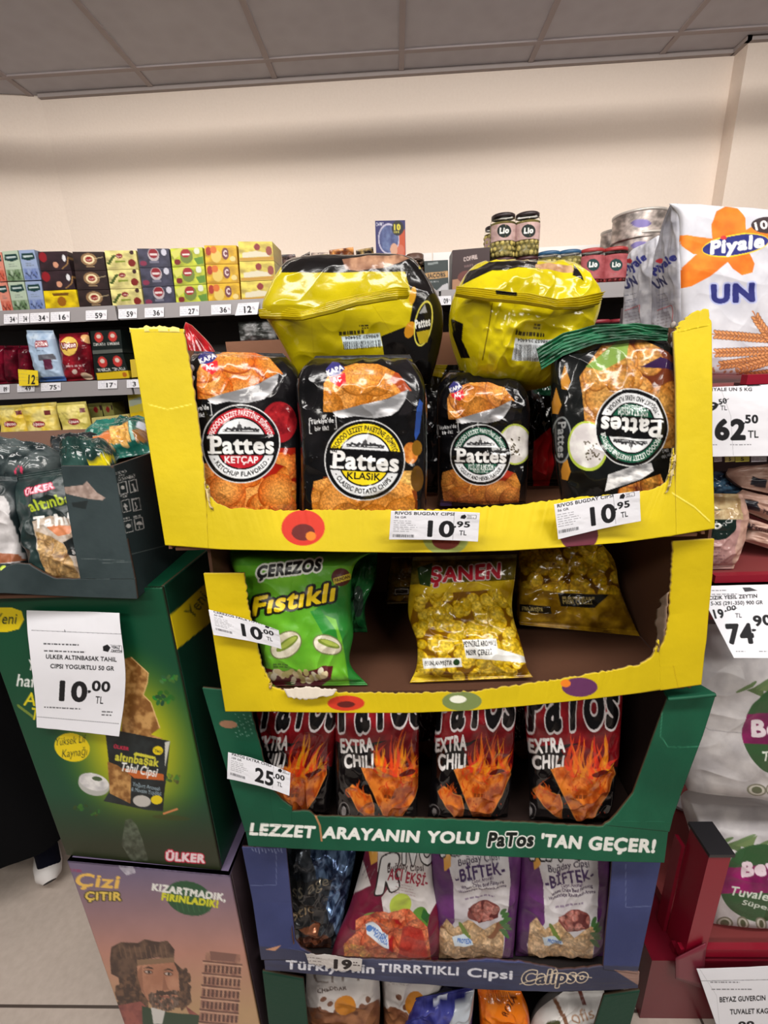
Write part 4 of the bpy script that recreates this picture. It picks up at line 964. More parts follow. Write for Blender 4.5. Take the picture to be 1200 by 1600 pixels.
def full(a, col): a.poly([(a.x0, a.y0), (a.x0 + a.W / a.S, a.y0), (a.x0 + a.W / a.S, a.y0 + a.H / a.S), (a.x0, a.y0 + a.H / a.S)], col)

FLOOR[0] = 1.151
CG = 'black potato crisp bags facing the front of the top tray'
# ketchup
a = Art(290, 535, 485, 850, BLK, 2.2); full(a, noisy((10, 10, 12), (24, 22, 24), 40, 1))
a.ell(437, 660, 27, 32, (150, 26, 34)); a.ell(440, 655, 22, 24, noisy((170, 34, 40), (110, 16, 24), 8, 4))
a.chips([(425, 700), (462, 700), (464, 835), (330, 835), (325, 760), (420, 750)], 40, 18, 8, (222, 100, 36), (150, 30, 14), (240, 160, 70))
pattes(a, 377, 694, 59, 0, (176, 30, 42), 'KETÇAP', '- KETCHUP FLAVORED -', (236, 225, 225), (236, 225, 225), seed=2, chip=(210, 94, 24), hot=(150, 24, 10))
pack('crisp_bag', 'black crisp bag with a red round badge, at the left post of the top tray', 'crisp bag', CG, [(303, 549, 442, 552, .60), (300, 566, 463, 576, .585), (300, 650, 470, 650, .57), (311, 720, 472, 720, .56), (324, 830, 470, 832, .55)], 0.022, a, 'film', p=7, q=0.45, seal=0.03, wr=0.004, seed=3, back=(20, 18, 20), Tb=0.03, creases=0.006)
# classic
a = Art(455, 540, 690, 850, BLK, 2.2); full(a, noisy((8, 8, 10), (22, 20, 22), 40, 2))
a.chips([(500, 770), (505, 745), (650, 735), (655, 848), (500, 848)], 20, 20, 9, (226, 150, 60), (110, 50, 16), (246, 194, 104))
a.ell(642, 708, 12, 17, noisy((214, 140, 60), (170, 90, 30), 6, 3)); a.ell(652, 700, 8, 12, (120, 84, 20)); a.ell(652, 748, 10, 20, (90, 60, 20))
a.poly([(656, 624), (661, 630), (656, 676), (650, 688), (648, 680), (651, 640)], (50, 90, 180), 0.8)
pattes(a, 570, 719, 61, 3, (228, 202, 30), 'KLASiK', '- CLASSIC POTATO CHIPS -', (25, 25, 25), (30, 30, 20), seed=5, chip=(208, 128, 44), hot=(150, 60, 20))
pack('crisp_bag', 'black crisp bag with a yellow round badge, nearest the front of the top tray', 'crisp bag', CG, [(493, 556, 640, 554, .58), (468, 588, 662, 596, .555), (470, 680, 668, 690, .545), (473, 840, 664, 840, .535)], 0.03, a, 'film', p=6, q=0.45, seal=0.03, wr=0.005, seed=14, back=(20, 18, 20), Tb=0.03, creases=0.006)
# yogurt small
a = Art(672, 565, 835, 845, BLK, 2.4); full(a, noisy((8, 8, 10), (20, 18, 20), 30, 3))
a.poly([(688, 782), (706, 778), (706, 792), (688, 794)], (70, 56, 110))
pattes(a, 751, 711, 46, 1, (24, 78, 58), 'YOĞURT & MEVSİM', '- YOGURT AND HERBS FLAVOUR -', (220, 225, 222), (220, 225, 222), 'YEŞİLLİKLİ', seed=8, chip=(190, 112, 52), green=1)
pack('crisp_bag', 'smaller looking black crisp bag with a green round badge, set back in the top tray', 'crisp bag', CG, [(704, 578, 800, 582, .66), (687, 600, 820, 612, .64), (683, 700, 824, 700, .63), (684, 828, 820, 828, .625)], 0.022, a, 'film', p=6, q=0.45, seal=0.03, wr=0.006, seed=27, back=(20, 18, 20), Tb=0.03, creases=0.008)
# yogurt upside down
a = Art(825, 495, 1070, 840, BLK, 2.2); full(a, noisy((8, 10, 10), (22, 24, 24), 30, 3))
a.chips([(915, 700), (912, 640), (905, 590), (940, 540), (1000, 530), (1056, 560), (1058, 700)], 46, 26, 12, (184, 116, 48), (100, 46, 26), (208, 156, 84))
a.poly([(914, 575), (950, 545), (985, 520), (978, 560), (940, 580)], (120, 150, 70)); a.poly([(1000, 575), (1030, 560), (1058, 570), (1058, 580)], (50, 30, 66))
for cx, cy, an in ((883, 595, 10), (869, 632, -8), (884, 735, 170)):
    a.poly([(cx, cy - 26), (cx + 8, cy + 2), (cx + 3, cy + 16), (cx - 6, cy + 14), (cx - 7, cy)], (176, 120, 40))
a.ell(877, 688, 16, 36, (120, 124, 124)); a.ell(877, 688, 13.5, 33, (24, 26, 28)); a.xf(877, 688, 1, 1, 90); a.text('Pattes', (-27, 5), (27, 5), 11, (150, 152, 152), 0.03); a.xf()
a.xf(987, 669, 0.55, 0.585, 184); badge(a, (24, 84, 62), 'Pattes', 'YOĞURT & MEVSİM', '- YOGURT AND HERBS FLAVOUR -', 'YEŞİLLİKLİ', (220, 225, 222), (220, 225, 222)); a.xf()
a.ell(918, 698, 31, 39, (170, 188, 70), -8); a.ell(918, 697, 28, 35, noisy((228, 226, 222), (200, 194, 194), 12, 3), -8)
for k in range(34):
    R = random.Random(k); a.ell(926 + R.uniform(-14, 12), 704 + R.uniform(-16, 16), 1.3, 1.3, (70, 60, 40))
a.xf(987, 669, 0.55, 0.585, 184); badge(a, (24, 84, 62), 'Pattes', 'YOĞURT & MEVSİM', '- YOGURT AND HERBS FLAVOUR -', 'YEŞİLLİKLİ', (220, 225, 222), (220, 225, 222)); a.xf()
a.poly([(950, 742), (985, 730), (1020, 722), (1024, 735), (1000, 750), (945, 768)], noisy((120, 120, 122), (240, 240, 240), 10, 6, 1.5, 0.4)); a.chips([(965, 765), (1000, 752), (1035, 740), (1040, 765), (1030, 800), (960, 800)], 12, 18, 3, (200, 110, 50), (110, 40, 20))
a.text("Türkiye'de", (1062, 704), (1036, 712), 5, (150, 150, 150), 0.02); a.text("bir ilk!", (1058, 697), (1036, 703), 5, (150, 150, 150), 0.02)
gb = pack('crisp_bag', 'black and green crisp bag standing upside down by the right post of the top tray', 'crisp bag', CG, [(872, 518, 1040, 512, .66, .63), (862, 552, 1054, 548, .62, .58), (861, 610, 1057, 605, .60, .565), (866, 700, 1056, 700, .58, .555), (884, 830, 1048, 826, .57, .55)], 0.02, a, 'film', p=7, q=0.45, seal=0.02, wr=0.007, seed=33, back=(16, 40, 30), Tb=0.03, creases=0.008)
a = Art(825, 495, 1070, 600, (14, 62, 42), 2); full(a, noisy((4, 50, 30), (24, 100, 64), 12, 5, 1.4, 0.3))
mb = MB()
band(mb, [(838, 545, .60), (880, 520, .59), (930, 508, .585), (990, 505, .575), (1045, 512, .565)], [(846, 578, .60), (880, 556, .59), (930, 538, .58), (990, 530, .57), (1044, 532, .56)], a, thick=0.002, back=(12, 50, 34), n=200, m=40, hf=lambda U, V: 0.0007 * np.sin(V * 40) + 0.009 * (fbm(U * 7, V * 3, 5) - 0.5))
mb.build('crimped_seal', 'film', gb)
# second row, partly seen
for k, (rw, lb) in enumerate([([(628, 570, 716, 570, .72), (628, 620, 716, 620, .71), (632, 830, 712, 830, .70)], 'black crisp bag wedged in the gap right of the yellow badged bag'),
                              ([(798, 588, 884, 586, .74), (798, 640, 884, 640, .73), (800, 830, 880, 830, .72)], 'dark crisp bag with red print and green top, left of the upside down bag'),
                              ([(428, 572, 520, 570, .72), (428, 640, 520, 640, .71), (432, 830, 516, 830, .70)], 'black crisp bag in the gap between the red badged and yellow badged bags')]):
    a = Art(rw[0][0] - 5, 560, rw[0][2] + 8, 830, BLK, 1.5); full(a, noisy((6, 6, 8), (20, 18, 20), 20, 6))
    if k == 1: a.poly([(832, 690), (860, 668), (866, 720), (850, 800), (834, 790)], (170, 20, 26)); a.poly([(836, 590), (864, 578), (866, 620), (832, 615)], noisy((14, 60, 40), (60, 110, 80), 8, 2))
    if k == 0: a.poly([(656, 565), (704, 562), (690, 590), (662, 584)], (206, 184, 20))
    pack('crisp_bag', lb, 'crisp bag', CG, rw, 0.02, a, 'film', seed=k + 50, back=(16, 14, 16), wr=0.008)

a = Art(275, 490, 360, 620, (150, 16, 24), 2); full(a, noisy((120, 10, 18), (180, 26, 34), 12, 4))
pack('crisp_bag', 'bright red bag corner poking out behind the left post of the top tray', 'crisp bag', None, [(290, 503, 300, 508, .75), (286, 530, 330, 540, .74), (296, 600, 350, 600, .73), (300, 800, 350, 800, .70)], 0.015, a, 'film', p=3, seal=0, seed=55, back=(100, 10, 16))
FLOOR[0] = None
# yellow ended bags lying on top
def yfin(parent, top, bot, x0, x1, n=150, box=None):
    a = Art(x0 - 5, min(p[1] for p in top) - 8, x1 + 5, max(p[1] for p in bot) + 8, YEL, 2); full(a, noisy((176, 158, 10), (200, 180, 20), 20, 3))
    if box: a.poly(box, (24, 18, 10))
    mb = MB(); band(mb, top, bot, a, thick=0.0015, n=n, m=30, hf=lambda U, V: 0.0022 * np.sin(V * 30) + 0.004 * (fbm(U * 6, V, 5) - 0.5), back=(190, 170, 20)); mb.build('crimped_seal', 'film', parent)
a = Art(395, 385, 710, 620, (214, 196, 18), 2); full(a, noisy((172, 156, 8), (196, 178, 18), 60, 3))
a.poly([(440, 400), (655, 395), (655, 424), (600, 425), (440, 426)], (16, 14, 14)); a.poly([(535, 405), (575, 400), (625, 398), (640, 405), (600, 418), (560, 424), (540, 420)], noisy((120, 84, 66), (180, 140, 110), 12, 3))
a.poly([(632, 420), (712, 420), (712, 620), (600, 620), (600, 555), (596, 525), (640, 508), (646, 470)], (16, 14, 14))
a.ell(645, 462, 5, 14, (190, 140, 30), 10); a.ell(641, 515, 8, 14, (190, 130, 30), 20)
a.ell(662, 506, 14, 36, (200, 190, 80), 10); a.ell(662, 506, 12, 33, (18, 16, 16), 10); 
a.text('Pattes', (650, 513), (673, 508), 13, (226, 226, 220), 0.03, 0.15); a.poly([(651, 519), (672, 515), (668, 535), (656, 538)], (170, 150, 30)); a.poly([(655, 490), (668, 488), (664, 476)], (150, 150, 150))
a.poly([(534, 526), (594, 520), (598, 541), (538, 546)], (206, 220, 226)); a.barcode(537, 534, 57, 13, -3, 5); a.xf(566, 528, 1, 1, 176); a.text('698657 254404', (-26, 4), (26, 4), 5, (30, 30, 30), 0.02); a.xf()
a.small(530, 521, 60, 1, 4, -4, (40, 36, 20), 3, 6, 0.9); a.xf(568, 510, 1, 1, 178); a.small(-8, -3, 16, 2, 4, 0, (40, 34, 20), 4, 2.4, 0.9); a.xf()
a.line([(486, 492), (492, 570)], 0.8, (160, 142, 10)); a.line([(582, 478), (612, 520)], 0.8, (170, 150, 14))
yb = pack('crisp_bag', 'large crisp bag showing its yellow end and black side, on top at the left', 'crisp bag', 'bags lying on top of the display', [(452, 407, 640, 403, .70), (436, 424, 655, 420, .66, .68), (420, 452, 676, 452, .64, .68), (410, 485, 690, 484, .63, .68), (424, 508, 692, 508, .63, .68), (445, 545, 688, 540, .64, .68), (470, 600, 672, 600, .65, .68)], 0.03, a, 'film', p=5, q=0.5, seal=0.0, wr=0.004, seed=42, creases=0.006, back=(200, 180, 20), Tb=0.09, ws=(4, 4))
yfin(yb, [(404, 484, .62), (440, 482, .62), (475, 486, .60), (510, 476, .59), (560, 462, .585), (620, 450, .59), (636, 452, .60)], [(406, 496, .615), (440, 496, .61), (470, 496, .59), (512, 486, .58), (562, 474, .575), (622, 465, .58), (640, 462, .595)], 404, 640)
a = Art(695, 405, 950, 620, (214, 196, 18), 2); full(a, noisy((178, 162, 8), (200, 184, 16), 50, 7))
a.poly([(730, 425), (765, 408), (840, 408), (840, 420), (770, 421), (740, 436), (722, 446)], (18, 16, 14)); a.poly([(838, 412), (892, 418), (896, 428), (870, 424), (836, 420)], noisy((150, 110, 80), (196, 160, 120), 8, 3)); a.poly([(895, 415), (912, 440), (894, 432)], (20, 16, 14))
a.line([(770, 472), (766, 500), (753, 565)], 1.6, (90, 70, 8)); a.poly([(704, 498), (724, 506), (722, 532), (735, 560), (712, 560)], (18, 16, 14))
a.poly([(806, 528), (868, 530), (864, 566), (800, 562)], (210, 216, 220)); a.barcode(806, 536, 56, 26, 4, 8); a.xf(836, 532, 1, 1, 184); a.text('698657 254404', (-26, 3), (26, 3), 5, (30, 30, 30), 0.02); a.xf()
a.small(805, 520, 62, 1, 4, 3, (50, 44, 20), 9, 6, 0.9); a.small(834, 508, 14, 2, 4, 3, (50, 44, 20), 9, 2.4, 0.9)
yb = pack('crisp_bag', 'large crisp bag turned to show its crumpled yellow end, on top at the right', 'crisp bag', 'bags lying on top of the display', [(742, 416, 890, 424, .70), (722, 438, 915, 440, .66), (706, 470, 936, 468, .64), (704, 508, 926, 512, .635), (715, 545, 905, 548, .64), (738, 600, 862, 602, .65)], 0.035, a, 'film', p=5, q=0.5, seal=0.0, wr=0.006, seed=47, back=(200, 180, 20), Tb=0.09, ws=(6, 6), creases=0.008)
yfin(yb, [(713, 448, .60), (760, 453, .595), (820, 459, .59), (870, 468, .59), (905, 464, .60), (944, 456, .61)], [(711, 461, .595), (760, 467, .59), (820, 472, .585), (868, 482, .585), (905, 482, .595), (938, 474, .605)], 711, 944, box=[(775, 451), (808, 455), (808, 463), (775, 460)])

# ---- second tray
FLOOR[0] = 0.934
CK = 'snack bags lying in the second tray'
a = Art(345, 850, 620, 1100, (96, 168, 34), 2.2); full(a, noisy((84, 156, 28), (118, 190, 50), 50, 3))
a.poly([(345, 850), (620, 850), (620, 884), (345, 884)], (58, 128, 36), 0.5)
a.poly([(490, 955), (525, 968), (535, 1000), (548, 1080), (592, 1090), (590, 1060), (560, 1030), (552, 960), (550, 900)], (24, 110, 44), 0.85); a.poly([(485, 955), (500, 952), (526, 985), (528, 1000), (510, 1000)], (34, 130, 40))
a.text('ÇEREZOS', (402, 903), (500, 891), 17, (18, 18, 18), 0.06, 0.1, out=((225, 228, 220), 3), up=(0.05, -1))
a.ell(533, 902, 15, 14, (80, 30, 30)); a.poly([(521, 904), (548, 896), (549, 905), (522, 913)], (210, 190, 60)); a.text('FIRINDAN', (524, 910), (547, 903), 5, (60, 20, 20), 0.04)
a.text('Fıstıklı', (396, 962), (521, 938), 27, (240, 206, 20), 0.035, 0.12, out=((16, 14, 12), 4), up=(0.02, -1))
# pale nuts over a dark bowl of peanuts
for cx, cy, rx, ry, an in ((447, 1008, 27, 20, -35), (512, 1008, 24, 16, 20)):
    a.ell(cx, cy, rx, ry, (110, 120, 70), an); a.ell(cx, cy, rx - 2, ry - 2, noisy((232, 226, 206), (200, 190, 166), 9, 3), an); a.ell(cx + 2, cy - 2, rx * .75, ry * .34, (120, 140, 50), an); a.ell(cx + 3, cy - 3, rx * .6, ry * .2, (168, 184, 80), an)
a.poly([(413, 1042), (440, 1050), (480, 1050), (505, 1040), (520, 1042), (518, 1060), (500, 1074), (470, 1078), (430, 1072), (416, 1060)], (86, 14, 26))
for k in range(26):
    R = random.Random(k + 5); a.ell(424 + k * 3.4, 1052 + R.uniform(-7, 9) + 4 * math.sin(k / 8), 6, 4.2, R.choice([(222, 216, 190), (206, 190, 150), (180, 170, 110)]), R.uniform(0, 180))
a.small(428, 1038, 34, 2, 4, 4, (60, 90, 40), 3, 2.4, 0.8); a.poly([(420, 1072), (545, 1074), (548, 1092), (410, 1086)], (200, 196, 50), 0.5)
pack('snack_bag', 'bright green snack bag with yellow lettering, at the left of the second tray', 'snack bag', CK, [(358, 856, 590, 858, .59), (362, 880, 558, 878, .57), (385, 930, 548, 930, .56), (402, 990, 552, 990, .54), (412, 1040, 548, 1040, .528), (400, 1085, 585, 1082, .515)], 0.032, a, 'satin', p=3, q=0.5, seal=0.04, wr=0.006, seed=61, back=(40, 110, 40), Tb=0.015, creases=0.01)
a = Art(520, 850, 620, 1030, (24, 100, 50), 2); full(a, noisy((16, 80, 40), (50, 130, 70), 14, 3)); a.ell(560, 940, 8, 26, (60, 80, 70)); a.poly([(545, 1000), (580, 1015), (540, 1018)], (20, 110, 90))
pack('snack_bag', 'dark green snack bag half hidden behind the bright green one', 'snack bag', CK, [(530, 862, 590, 860, .68), (532, 900, 588, 900, .67), (534, 950, 570, 950, .66), (536, 1008, 576, 1008, .645)], 0.03, a, 'film', p=3, seed=63, back=(16, 70, 40), wr=0.008)
def corn(a, region, seed, base=(214, 170, 20), dark=(120, 80, 6), hi=(238, 206, 70), r=11, n=90): a.chips(region, n, r, seed, base, dark, hi)
a = Art(620, 855, 850, 1095, (190, 160, 24), 2.2); full(a, noisy((150, 116, 10), (216, 186, 40), 22, 6))
corn(a, [(640, 975), (650, 930), (780, 920), (805, 960), (826, 1050), (815, 1062), (740, 1068), (650, 1050)], 3, n=130)
a.poly([(640, 868), (815, 866), (815, 905), (640, 914)], noisy((70, 62, 20), (120, 104, 30), 12, 4)); a.text('ŞANEN', (672, 911), (782, 902), 22, (176, 34, 50), 0.04, 0, out=((206, 190, 190), 1.6), up=(0.03, -1))
a.poly([(652, 888), (676, 880), (672, 918), (656, 914)], (40, 60, 30))
a.poly([(722, 1000), (776, 998), (778, 1013), (826, 1028), (824, 1036), (728, 1028)], (226, 226, 222)); a.text('PEYNİRLİ AROMALI', (724, 1011), (775, 1009), 8, (25, 25, 25), 0.03); a.text('MISIR ÇEREZİ', (728, 1024), (768, 1023), 8, (25, 25, 25), 0.03)
a.poly([(660, 1029), (720, 1028), (722, 1042), (662, 1045)], (226, 226, 222)); a.text('FIRINLANMIŞTIR', (664, 1040), (706, 1039), 6.5, (25, 25, 25), 0.03); a.ell(713, 1035, 5, 5, (30, 60, 30))
pack('snack_bag', 'shiny yellow corn snack bag with a white text panel, in the second tray', 'snack bag', CK, [(645, 870, 808, 866, .62), (642, 900, 805, 898, .61), (638, 960, 800, 955, .585), (652, 1010, 815, 1010, .55), (648, 1050, 826, 1048, .53), (634, 1080, 838, 1066, .515)], 0.03, a, 'film', p=3, q=0.5, seal=0.04, wr=0.008, seed=66, back=(150, 120, 20), Tb=0.01, creases=0.014)
a = Art(790, 840, 1020, 1010, (150, 110, 10), 2); full(a, noisy((110, 78, 6), (190, 150, 30), 16, 6))
corn(a, [(812, 860), (940, 850), (965, 900), (968, 930), (870, 925), (815, 918)], 7, (190, 140, 14), (90, 56, 4), (214, 176, 40), 12, 70)
a.poly([(874, 926), (950, 930), (930, 950), (876, 948)], (26, 24, 20)); a.text('MISIR ÇEREZİ', (880, 944), (926, 944), 7, (170, 150, 90), 0.02); a.small(880, 934, 60, 1, 4, 1, (170, 150, 90), 5, 4, 0.9)
a.poly([(812, 944), (860, 948), (860, 960), (812, 956)], (36, 30, 20)); a.text('FIRINLANMIŞTIR', (816, 954), (848, 956), 6, (200, 180, 110), 0.02)
pack('snack_bag', 'dark golden corn snack bag lying deep at the right of the second tray', 'snack bag', CK, [(812, 846, 938, 846, .70), (810, 880, 958, 876, .69), (808, 930, 968, 925, .66), (808, 962, 985, 965, .64), (812, 976, 1000, 994, .62)], 0.03, a, 'film', p=3, q=0.5, seal=0.05, wr=0.008, seed=69, back=(90, 64, 10), Tb=0.01, creases=0.012)
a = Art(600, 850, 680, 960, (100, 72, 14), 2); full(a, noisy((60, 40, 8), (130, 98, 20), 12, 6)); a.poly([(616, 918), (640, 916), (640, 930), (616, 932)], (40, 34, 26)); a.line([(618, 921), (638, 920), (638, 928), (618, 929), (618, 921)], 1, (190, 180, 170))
pack('snack_bag', 'dark golden snack bag behind the shiny yellow one', 'snack bag', CK, [(612, 870, 680, 868, .71), (606, 900, 680, 900, .70), (604, 944, 680, 940, .69)], 0.025, a, 'film', p=3, seed=70, back=(60, 44, 10), wr=0.006)

# ---- third tray: chili chips
FLOOR[0] = 0.648
def chili(cx, w, h0=1050, tilt=0, sh=0, seed=1, dark=1.0, x0=None):
    """art of one chili bag; local frame 200 wide, y 0 at the top lip of the tray, 230 px high"""
    a = Art(cx - w, 1030, cx + w, 1320, (16, 12, 14), 2.2)
    a.xf(cx, 1110, w / 100, 1.0, tilt, sh)
    a.poly([(-110, -90), (110, -90), (110, 60), (-110, 72)], noisy((92, 12, 18), (140, 20, 30), 24, 5))
    a.poly([(-110, 40), (-40, 74), (-60, 220), (-110, 220)], (14, 12, 14)); a.poly([(-110, 60), (110, 40), (110, 220), (-110, 220)], (14, 12, 14))
    a.poly([(-20, 60), (110, 20), (104, 84), (30, 96), (0, 84)], noisy((120, 16, 24), (90, 10, 16), 14, 3))
    a.text('PaTos', (-84, 31), (92, 20), 80, (14, 12, 14), 0.04, 0.06, out=((206, 198, 198), 4.0))
    W = (230, 226, 224)
    
    R = random.Random(seed)
    def ch(P, s): a.poly(P, noisy((226, 126, 46), (160, 66, 20), 14, s, 1.5)); a.line(P + [P[0]], 2, (232, 150, 70), 0.6)
    ch([(-72, 126), (-58, 118), (-34, 130), (-18, 132), (-10, 148), (-10, 172), (-24, 168), (-48, 152)], 3)
    ch([(-38, 92), (-10, 88), (40, 90), (88, 86), (94, 98), (78, 136), (48, 172), (26, 176), (14, 168), (-12, 130)], 4)
    def flame(x, y, l, c, w=5):
        pts = []; ph = R.uniform(0, 6); s_ = R.uniform(-14, 22)
        for i in range(9): t = i / 8; pts.append((x + s_ * t * t + 5 * math.sin(ph + 4 * t), y - l * t, w * (1 - t) ** 0.8))
        a.poly([(p[0] - p[2], p[1]) for p in pts] + [(p[0] + p[2], p[1]) for p in pts[::-1]], c, 0.7)
    for k in range(38): flame(R.uniform(-4, 86), R.uniform(86, 104), R.uniform(10, 62), (226, R.choice([96, 130, 70, 50, 160]), 26), R.uniform(2, 6))
    for k in range(14): flame(R.uniform(-14, 70), R.uniform(96, 130), R.uniform(8, 24), (200, R.choice([50, 80]), 20), R.uniform(1.5, 3))
    for k in range(9): flame(R.uniform(-66, -24), R.uniform(126, 140), R.uniform(8, 24), (210, 84, 24), 3)
    a.ell(62, 96, 18, 4, (90, 24, 18), -8); a.small(12, 132, 30, 1, 4, 4, (110, 50, 20), 5, 5, 0.8)
    a.text('EXTRA', (-82, 67), (-12, 62), 20, W, 0.04); a.text('CHILI', (-74, 91), (-12, 89), 20, W, 0.04)
    for k in range(30): a.ell(R.uniform(-6, 80), R.uniform(100, 170), 1.4, 1.4, (170, 50, 14), a=0.7)
    a.ell(-76, 160, 13, 14, (120, 116, 116)); a.ell(-76, 160, 11, 12, (20, 18, 20)); a.ell(-76, 160, 5, 7, (190, 186, 186))
    a.xf()
    return a
CH = 'chili chip bags in the third tray'
P_ = [([(398, 1052, 540, 1050, .60, .57), (402, 1110, 534, 1105, .58, .56), (430, 1200, 522, 1200, .57, .555), (452, 1275, 514, 1275, .56, .55)], 468, 64, 4, -0.12, 'black and red chili chip bag turned aside at the left post of the green tray'),
      ([(524, 1050, 662, 1050, .57), (524, 1105, 656, 1105, .555), (524, 1200, 654, 1200, .545), (526, 1282, 652, 1284, .54)], 592, 72, 0, 0, 'black and red chili chip bag, second from the left in the green tray'),
      ([(690, 1050, 812, 1050, .58), (684, 1105, 806, 1105, .565), (674, 1200, 800, 1200, .555), (668, 1286, 792, 1286, .55)], 741, 68, 2, -0.03, 'black and red chili chip bag, third from the left in the green tray'),
      ([(818, 1050, 974, 1046, .57), (820, 1105, 970, 1100, .56), (826, 1200, 962, 1200, .55), (828, 1292, 950, 1292, .545)], 893, 78, 2, 0, 'black and red chili chip bag, rightmost in the green tray')]
for k, (rw, cx, w, tl, sh, lb) in enumerate(P_):
    pack('chip_bag', lb, 'chip bag', CH, rw, 0.028, chili(cx, w, tilt=tl, sh=sh, seed=k + 1), 'film', p=3.5, q=0.5, seal=0.03, wr=0.006, seed=80 + k, back=(16, 12, 14), Tb=0.015, creases=0.004)
for k, (x0, x1, lb) in enumerate([(636, 700, 'dark chip bag seen in the gap left of the third chili bag'), (786, 840, 'dark chip bag seen in the gap left of the rightmost chili bag'), (930, 985, 'dark chip bag behind the rightmost chili bag')]):
    a = Art(x0 - 10, 1040, x1 + 10, 1300, (16, 12, 12), 1.5); full(a, noisy((10, 8, 8), (40, 20, 14), 14, 5)); a.poly([(x0, 1090), (x1, 1090), (x1, 1150), (x0, 1150)], (70, 14, 16), 0.7); a.poly([(x0 + 8, 1160), (x1 - 10, 1155), (x1 - 14, 1200)], (140, 70, 24), 0.8)
    pack('chip_bag', lb, 'chip bag', CH, [(x0, 1060, x1, 1060, .68), (x0, 1150, x1, 1150, .67), (x0 + 2, 1240, x1 - 2, 1240, .655)], 0.02, a, 'film', seed=90 + k, back=(12, 10, 10), wr=0.006)

# ---- fourth tray
FLOOR[0] = 0.317
CP = 'wheat crisp bags in the blue tray'
a = Art(425, 1300, 570, 1510, (60, 66, 74), 2.2); full(a, noisy((40, 46, 54), (120, 126, 134), 20, 5, 1.4)); a.poly([(480, 1300), (570, 1300), (560, 1420), (540, 1500), (500, 1400)], noisy((36, 52, 84), (130, 160, 200), 12, 6, 1.6, 2.0))
a.poly([(455, 1380), (520, 1370), (500, 1470), (458, 1455)], (66, 66, 66), 0.8); a.text('ss age', (458, 1402), (515, 1380), 15, (170, 160, 140), 0.0, 0.2); a.text('stic', (458, 1438), (490, 1428), 17, (180, 160, 130), 0.0, 0.2)
a.ell(490, 1474, 28, 16, (120, 78, 60), 8); a.ell(490, 1475, 22, 12, noisy((80, 40, 26), (140, 80, 50), 6, 3), 8); a.poly([(466, 1450), (496, 1462), (500, 1448)], (170, 110, 80))
pack('crisp_bag', 'silver grey foil bag at the left post of the blue tray', 'crisp bag', CP, [(448, 1312, 560, 1312, .60), (448, 1360, 552, 1360, .585), (452, 1420, 540, 1420, .57), (456, 1500, 522, 1500, .55)], 0.026, a, 'foil', p=3, q=0.5, wr=0.012, seed=101, back=(60, 60, 66), creases=0.012)
def wheat(a, k):
    pur = (84, 34, 92) if k else (96, 16, 44)
    return pur
a = Art(500, 1300, 700, 1515, (206, 200, 198), 2.2); full(a, noisy((96, 14, 42), (120, 24, 56), 30, 4))
a.poly([(560, 1325), (580, 1380), (545, 1400), (535, 1440), (515, 1490), (505, 1490), (548, 1370), (568, 1300)], (206, 200, 198)); a.small(556, 1362, 22, 5, 6, -62, (120, 110, 120), 3, 1)
a.poly([(592, 1300), (672, 1300), (674, 1350), (688, 1400), (672, 1430), (600, 1430), (596, 1400), (610, 1380), (590, 1360)], noisy((214, 208, 206), (190, 184, 182), 20, 4)); a.poly([(572, 1310), (592, 1300), (590, 1345), (580, 1350)], (206, 150, 60))
a.text('R', (590, 1392), (620, 1384), 50, (216, 214, 214), 0.06, 0.1, out=((30, 24, 26), 3), up=(0.1, -1)); a.text('iVOS', (630, 1350), (694, 1344), 40, (216, 214, 214), 0.04, 0.1, out=((30, 24, 26), 3)); a.text('Buğday Cipsi', (606, 1362), (662, 1360), 10, (60, 40, 44), 0.02)
a.text('ACI EKŞİ-', (606, 1372), (667, 1384), 15, (150, 24, 52), 0.03); a.small(620, 1378, 38, 4, 5, 18, (150, 110, 116), 3, 1)
a.ell(626, 1415, 17, 19, (170, 186, 70)); a.ell(656, 1440, 14, 20, (90, 134, 50), 10); a.poly([(658, 1436), (662, 1424), (672, 1430), (668, 1445)], (40, 90, 40)); a.ell(580, 1434, 12, 9, (120, 150, 70)); 
a.chips([(556, 1436), (590, 1425), (640, 1424), (668, 1450), (674, 1500), (540, 1500), (536, 1480), (556, 1460)], 60, 15, 4, (206, 84, 52), (150, 22, 24), (232, 140, 96), 0.5)
a.poly([(630, 1450), (660, 1455), (672, 1500), (620, 1500)], (150, 24, 30), 0.6); a.chips([(538, 1476), (576, 1480), (580, 1502), (538, 1502)], 8, 12, 5, (216, 120, 80), (160, 60, 30))
a.poly([(571, 1448), (583, 1444), (606, 1464), (608, 1480), (600, 1480), (573, 1464)], (216, 226, 236)); a.text('PROTEİN', (580, 1459), (602, 1470), 6, (60, 110, 190), 0.05); a.text('KAYNAĞI', (584, 1466), (604, 1477), 4.5, (60, 110, 190), 0.03); a.ell(577, 1456, 5, 5, (80, 130, 200))
pack('crisp_bag', 'maroon and white sour flavour bag with green fruit print, in the blue tray', 'crisp bag', CP, [(576, 1306, 676, 1306, .58), (560, 1370, 678, 1370, .565), (545, 1420, 690, 1420, .55), (524, 1470, 688, 1470, .54), (514, 1508, 684, 1508, .535)], 0.024, a, 'satin', p=4, q=0.5, wr=0.006, seed=103, back=(90, 20, 46), creases=0.006)
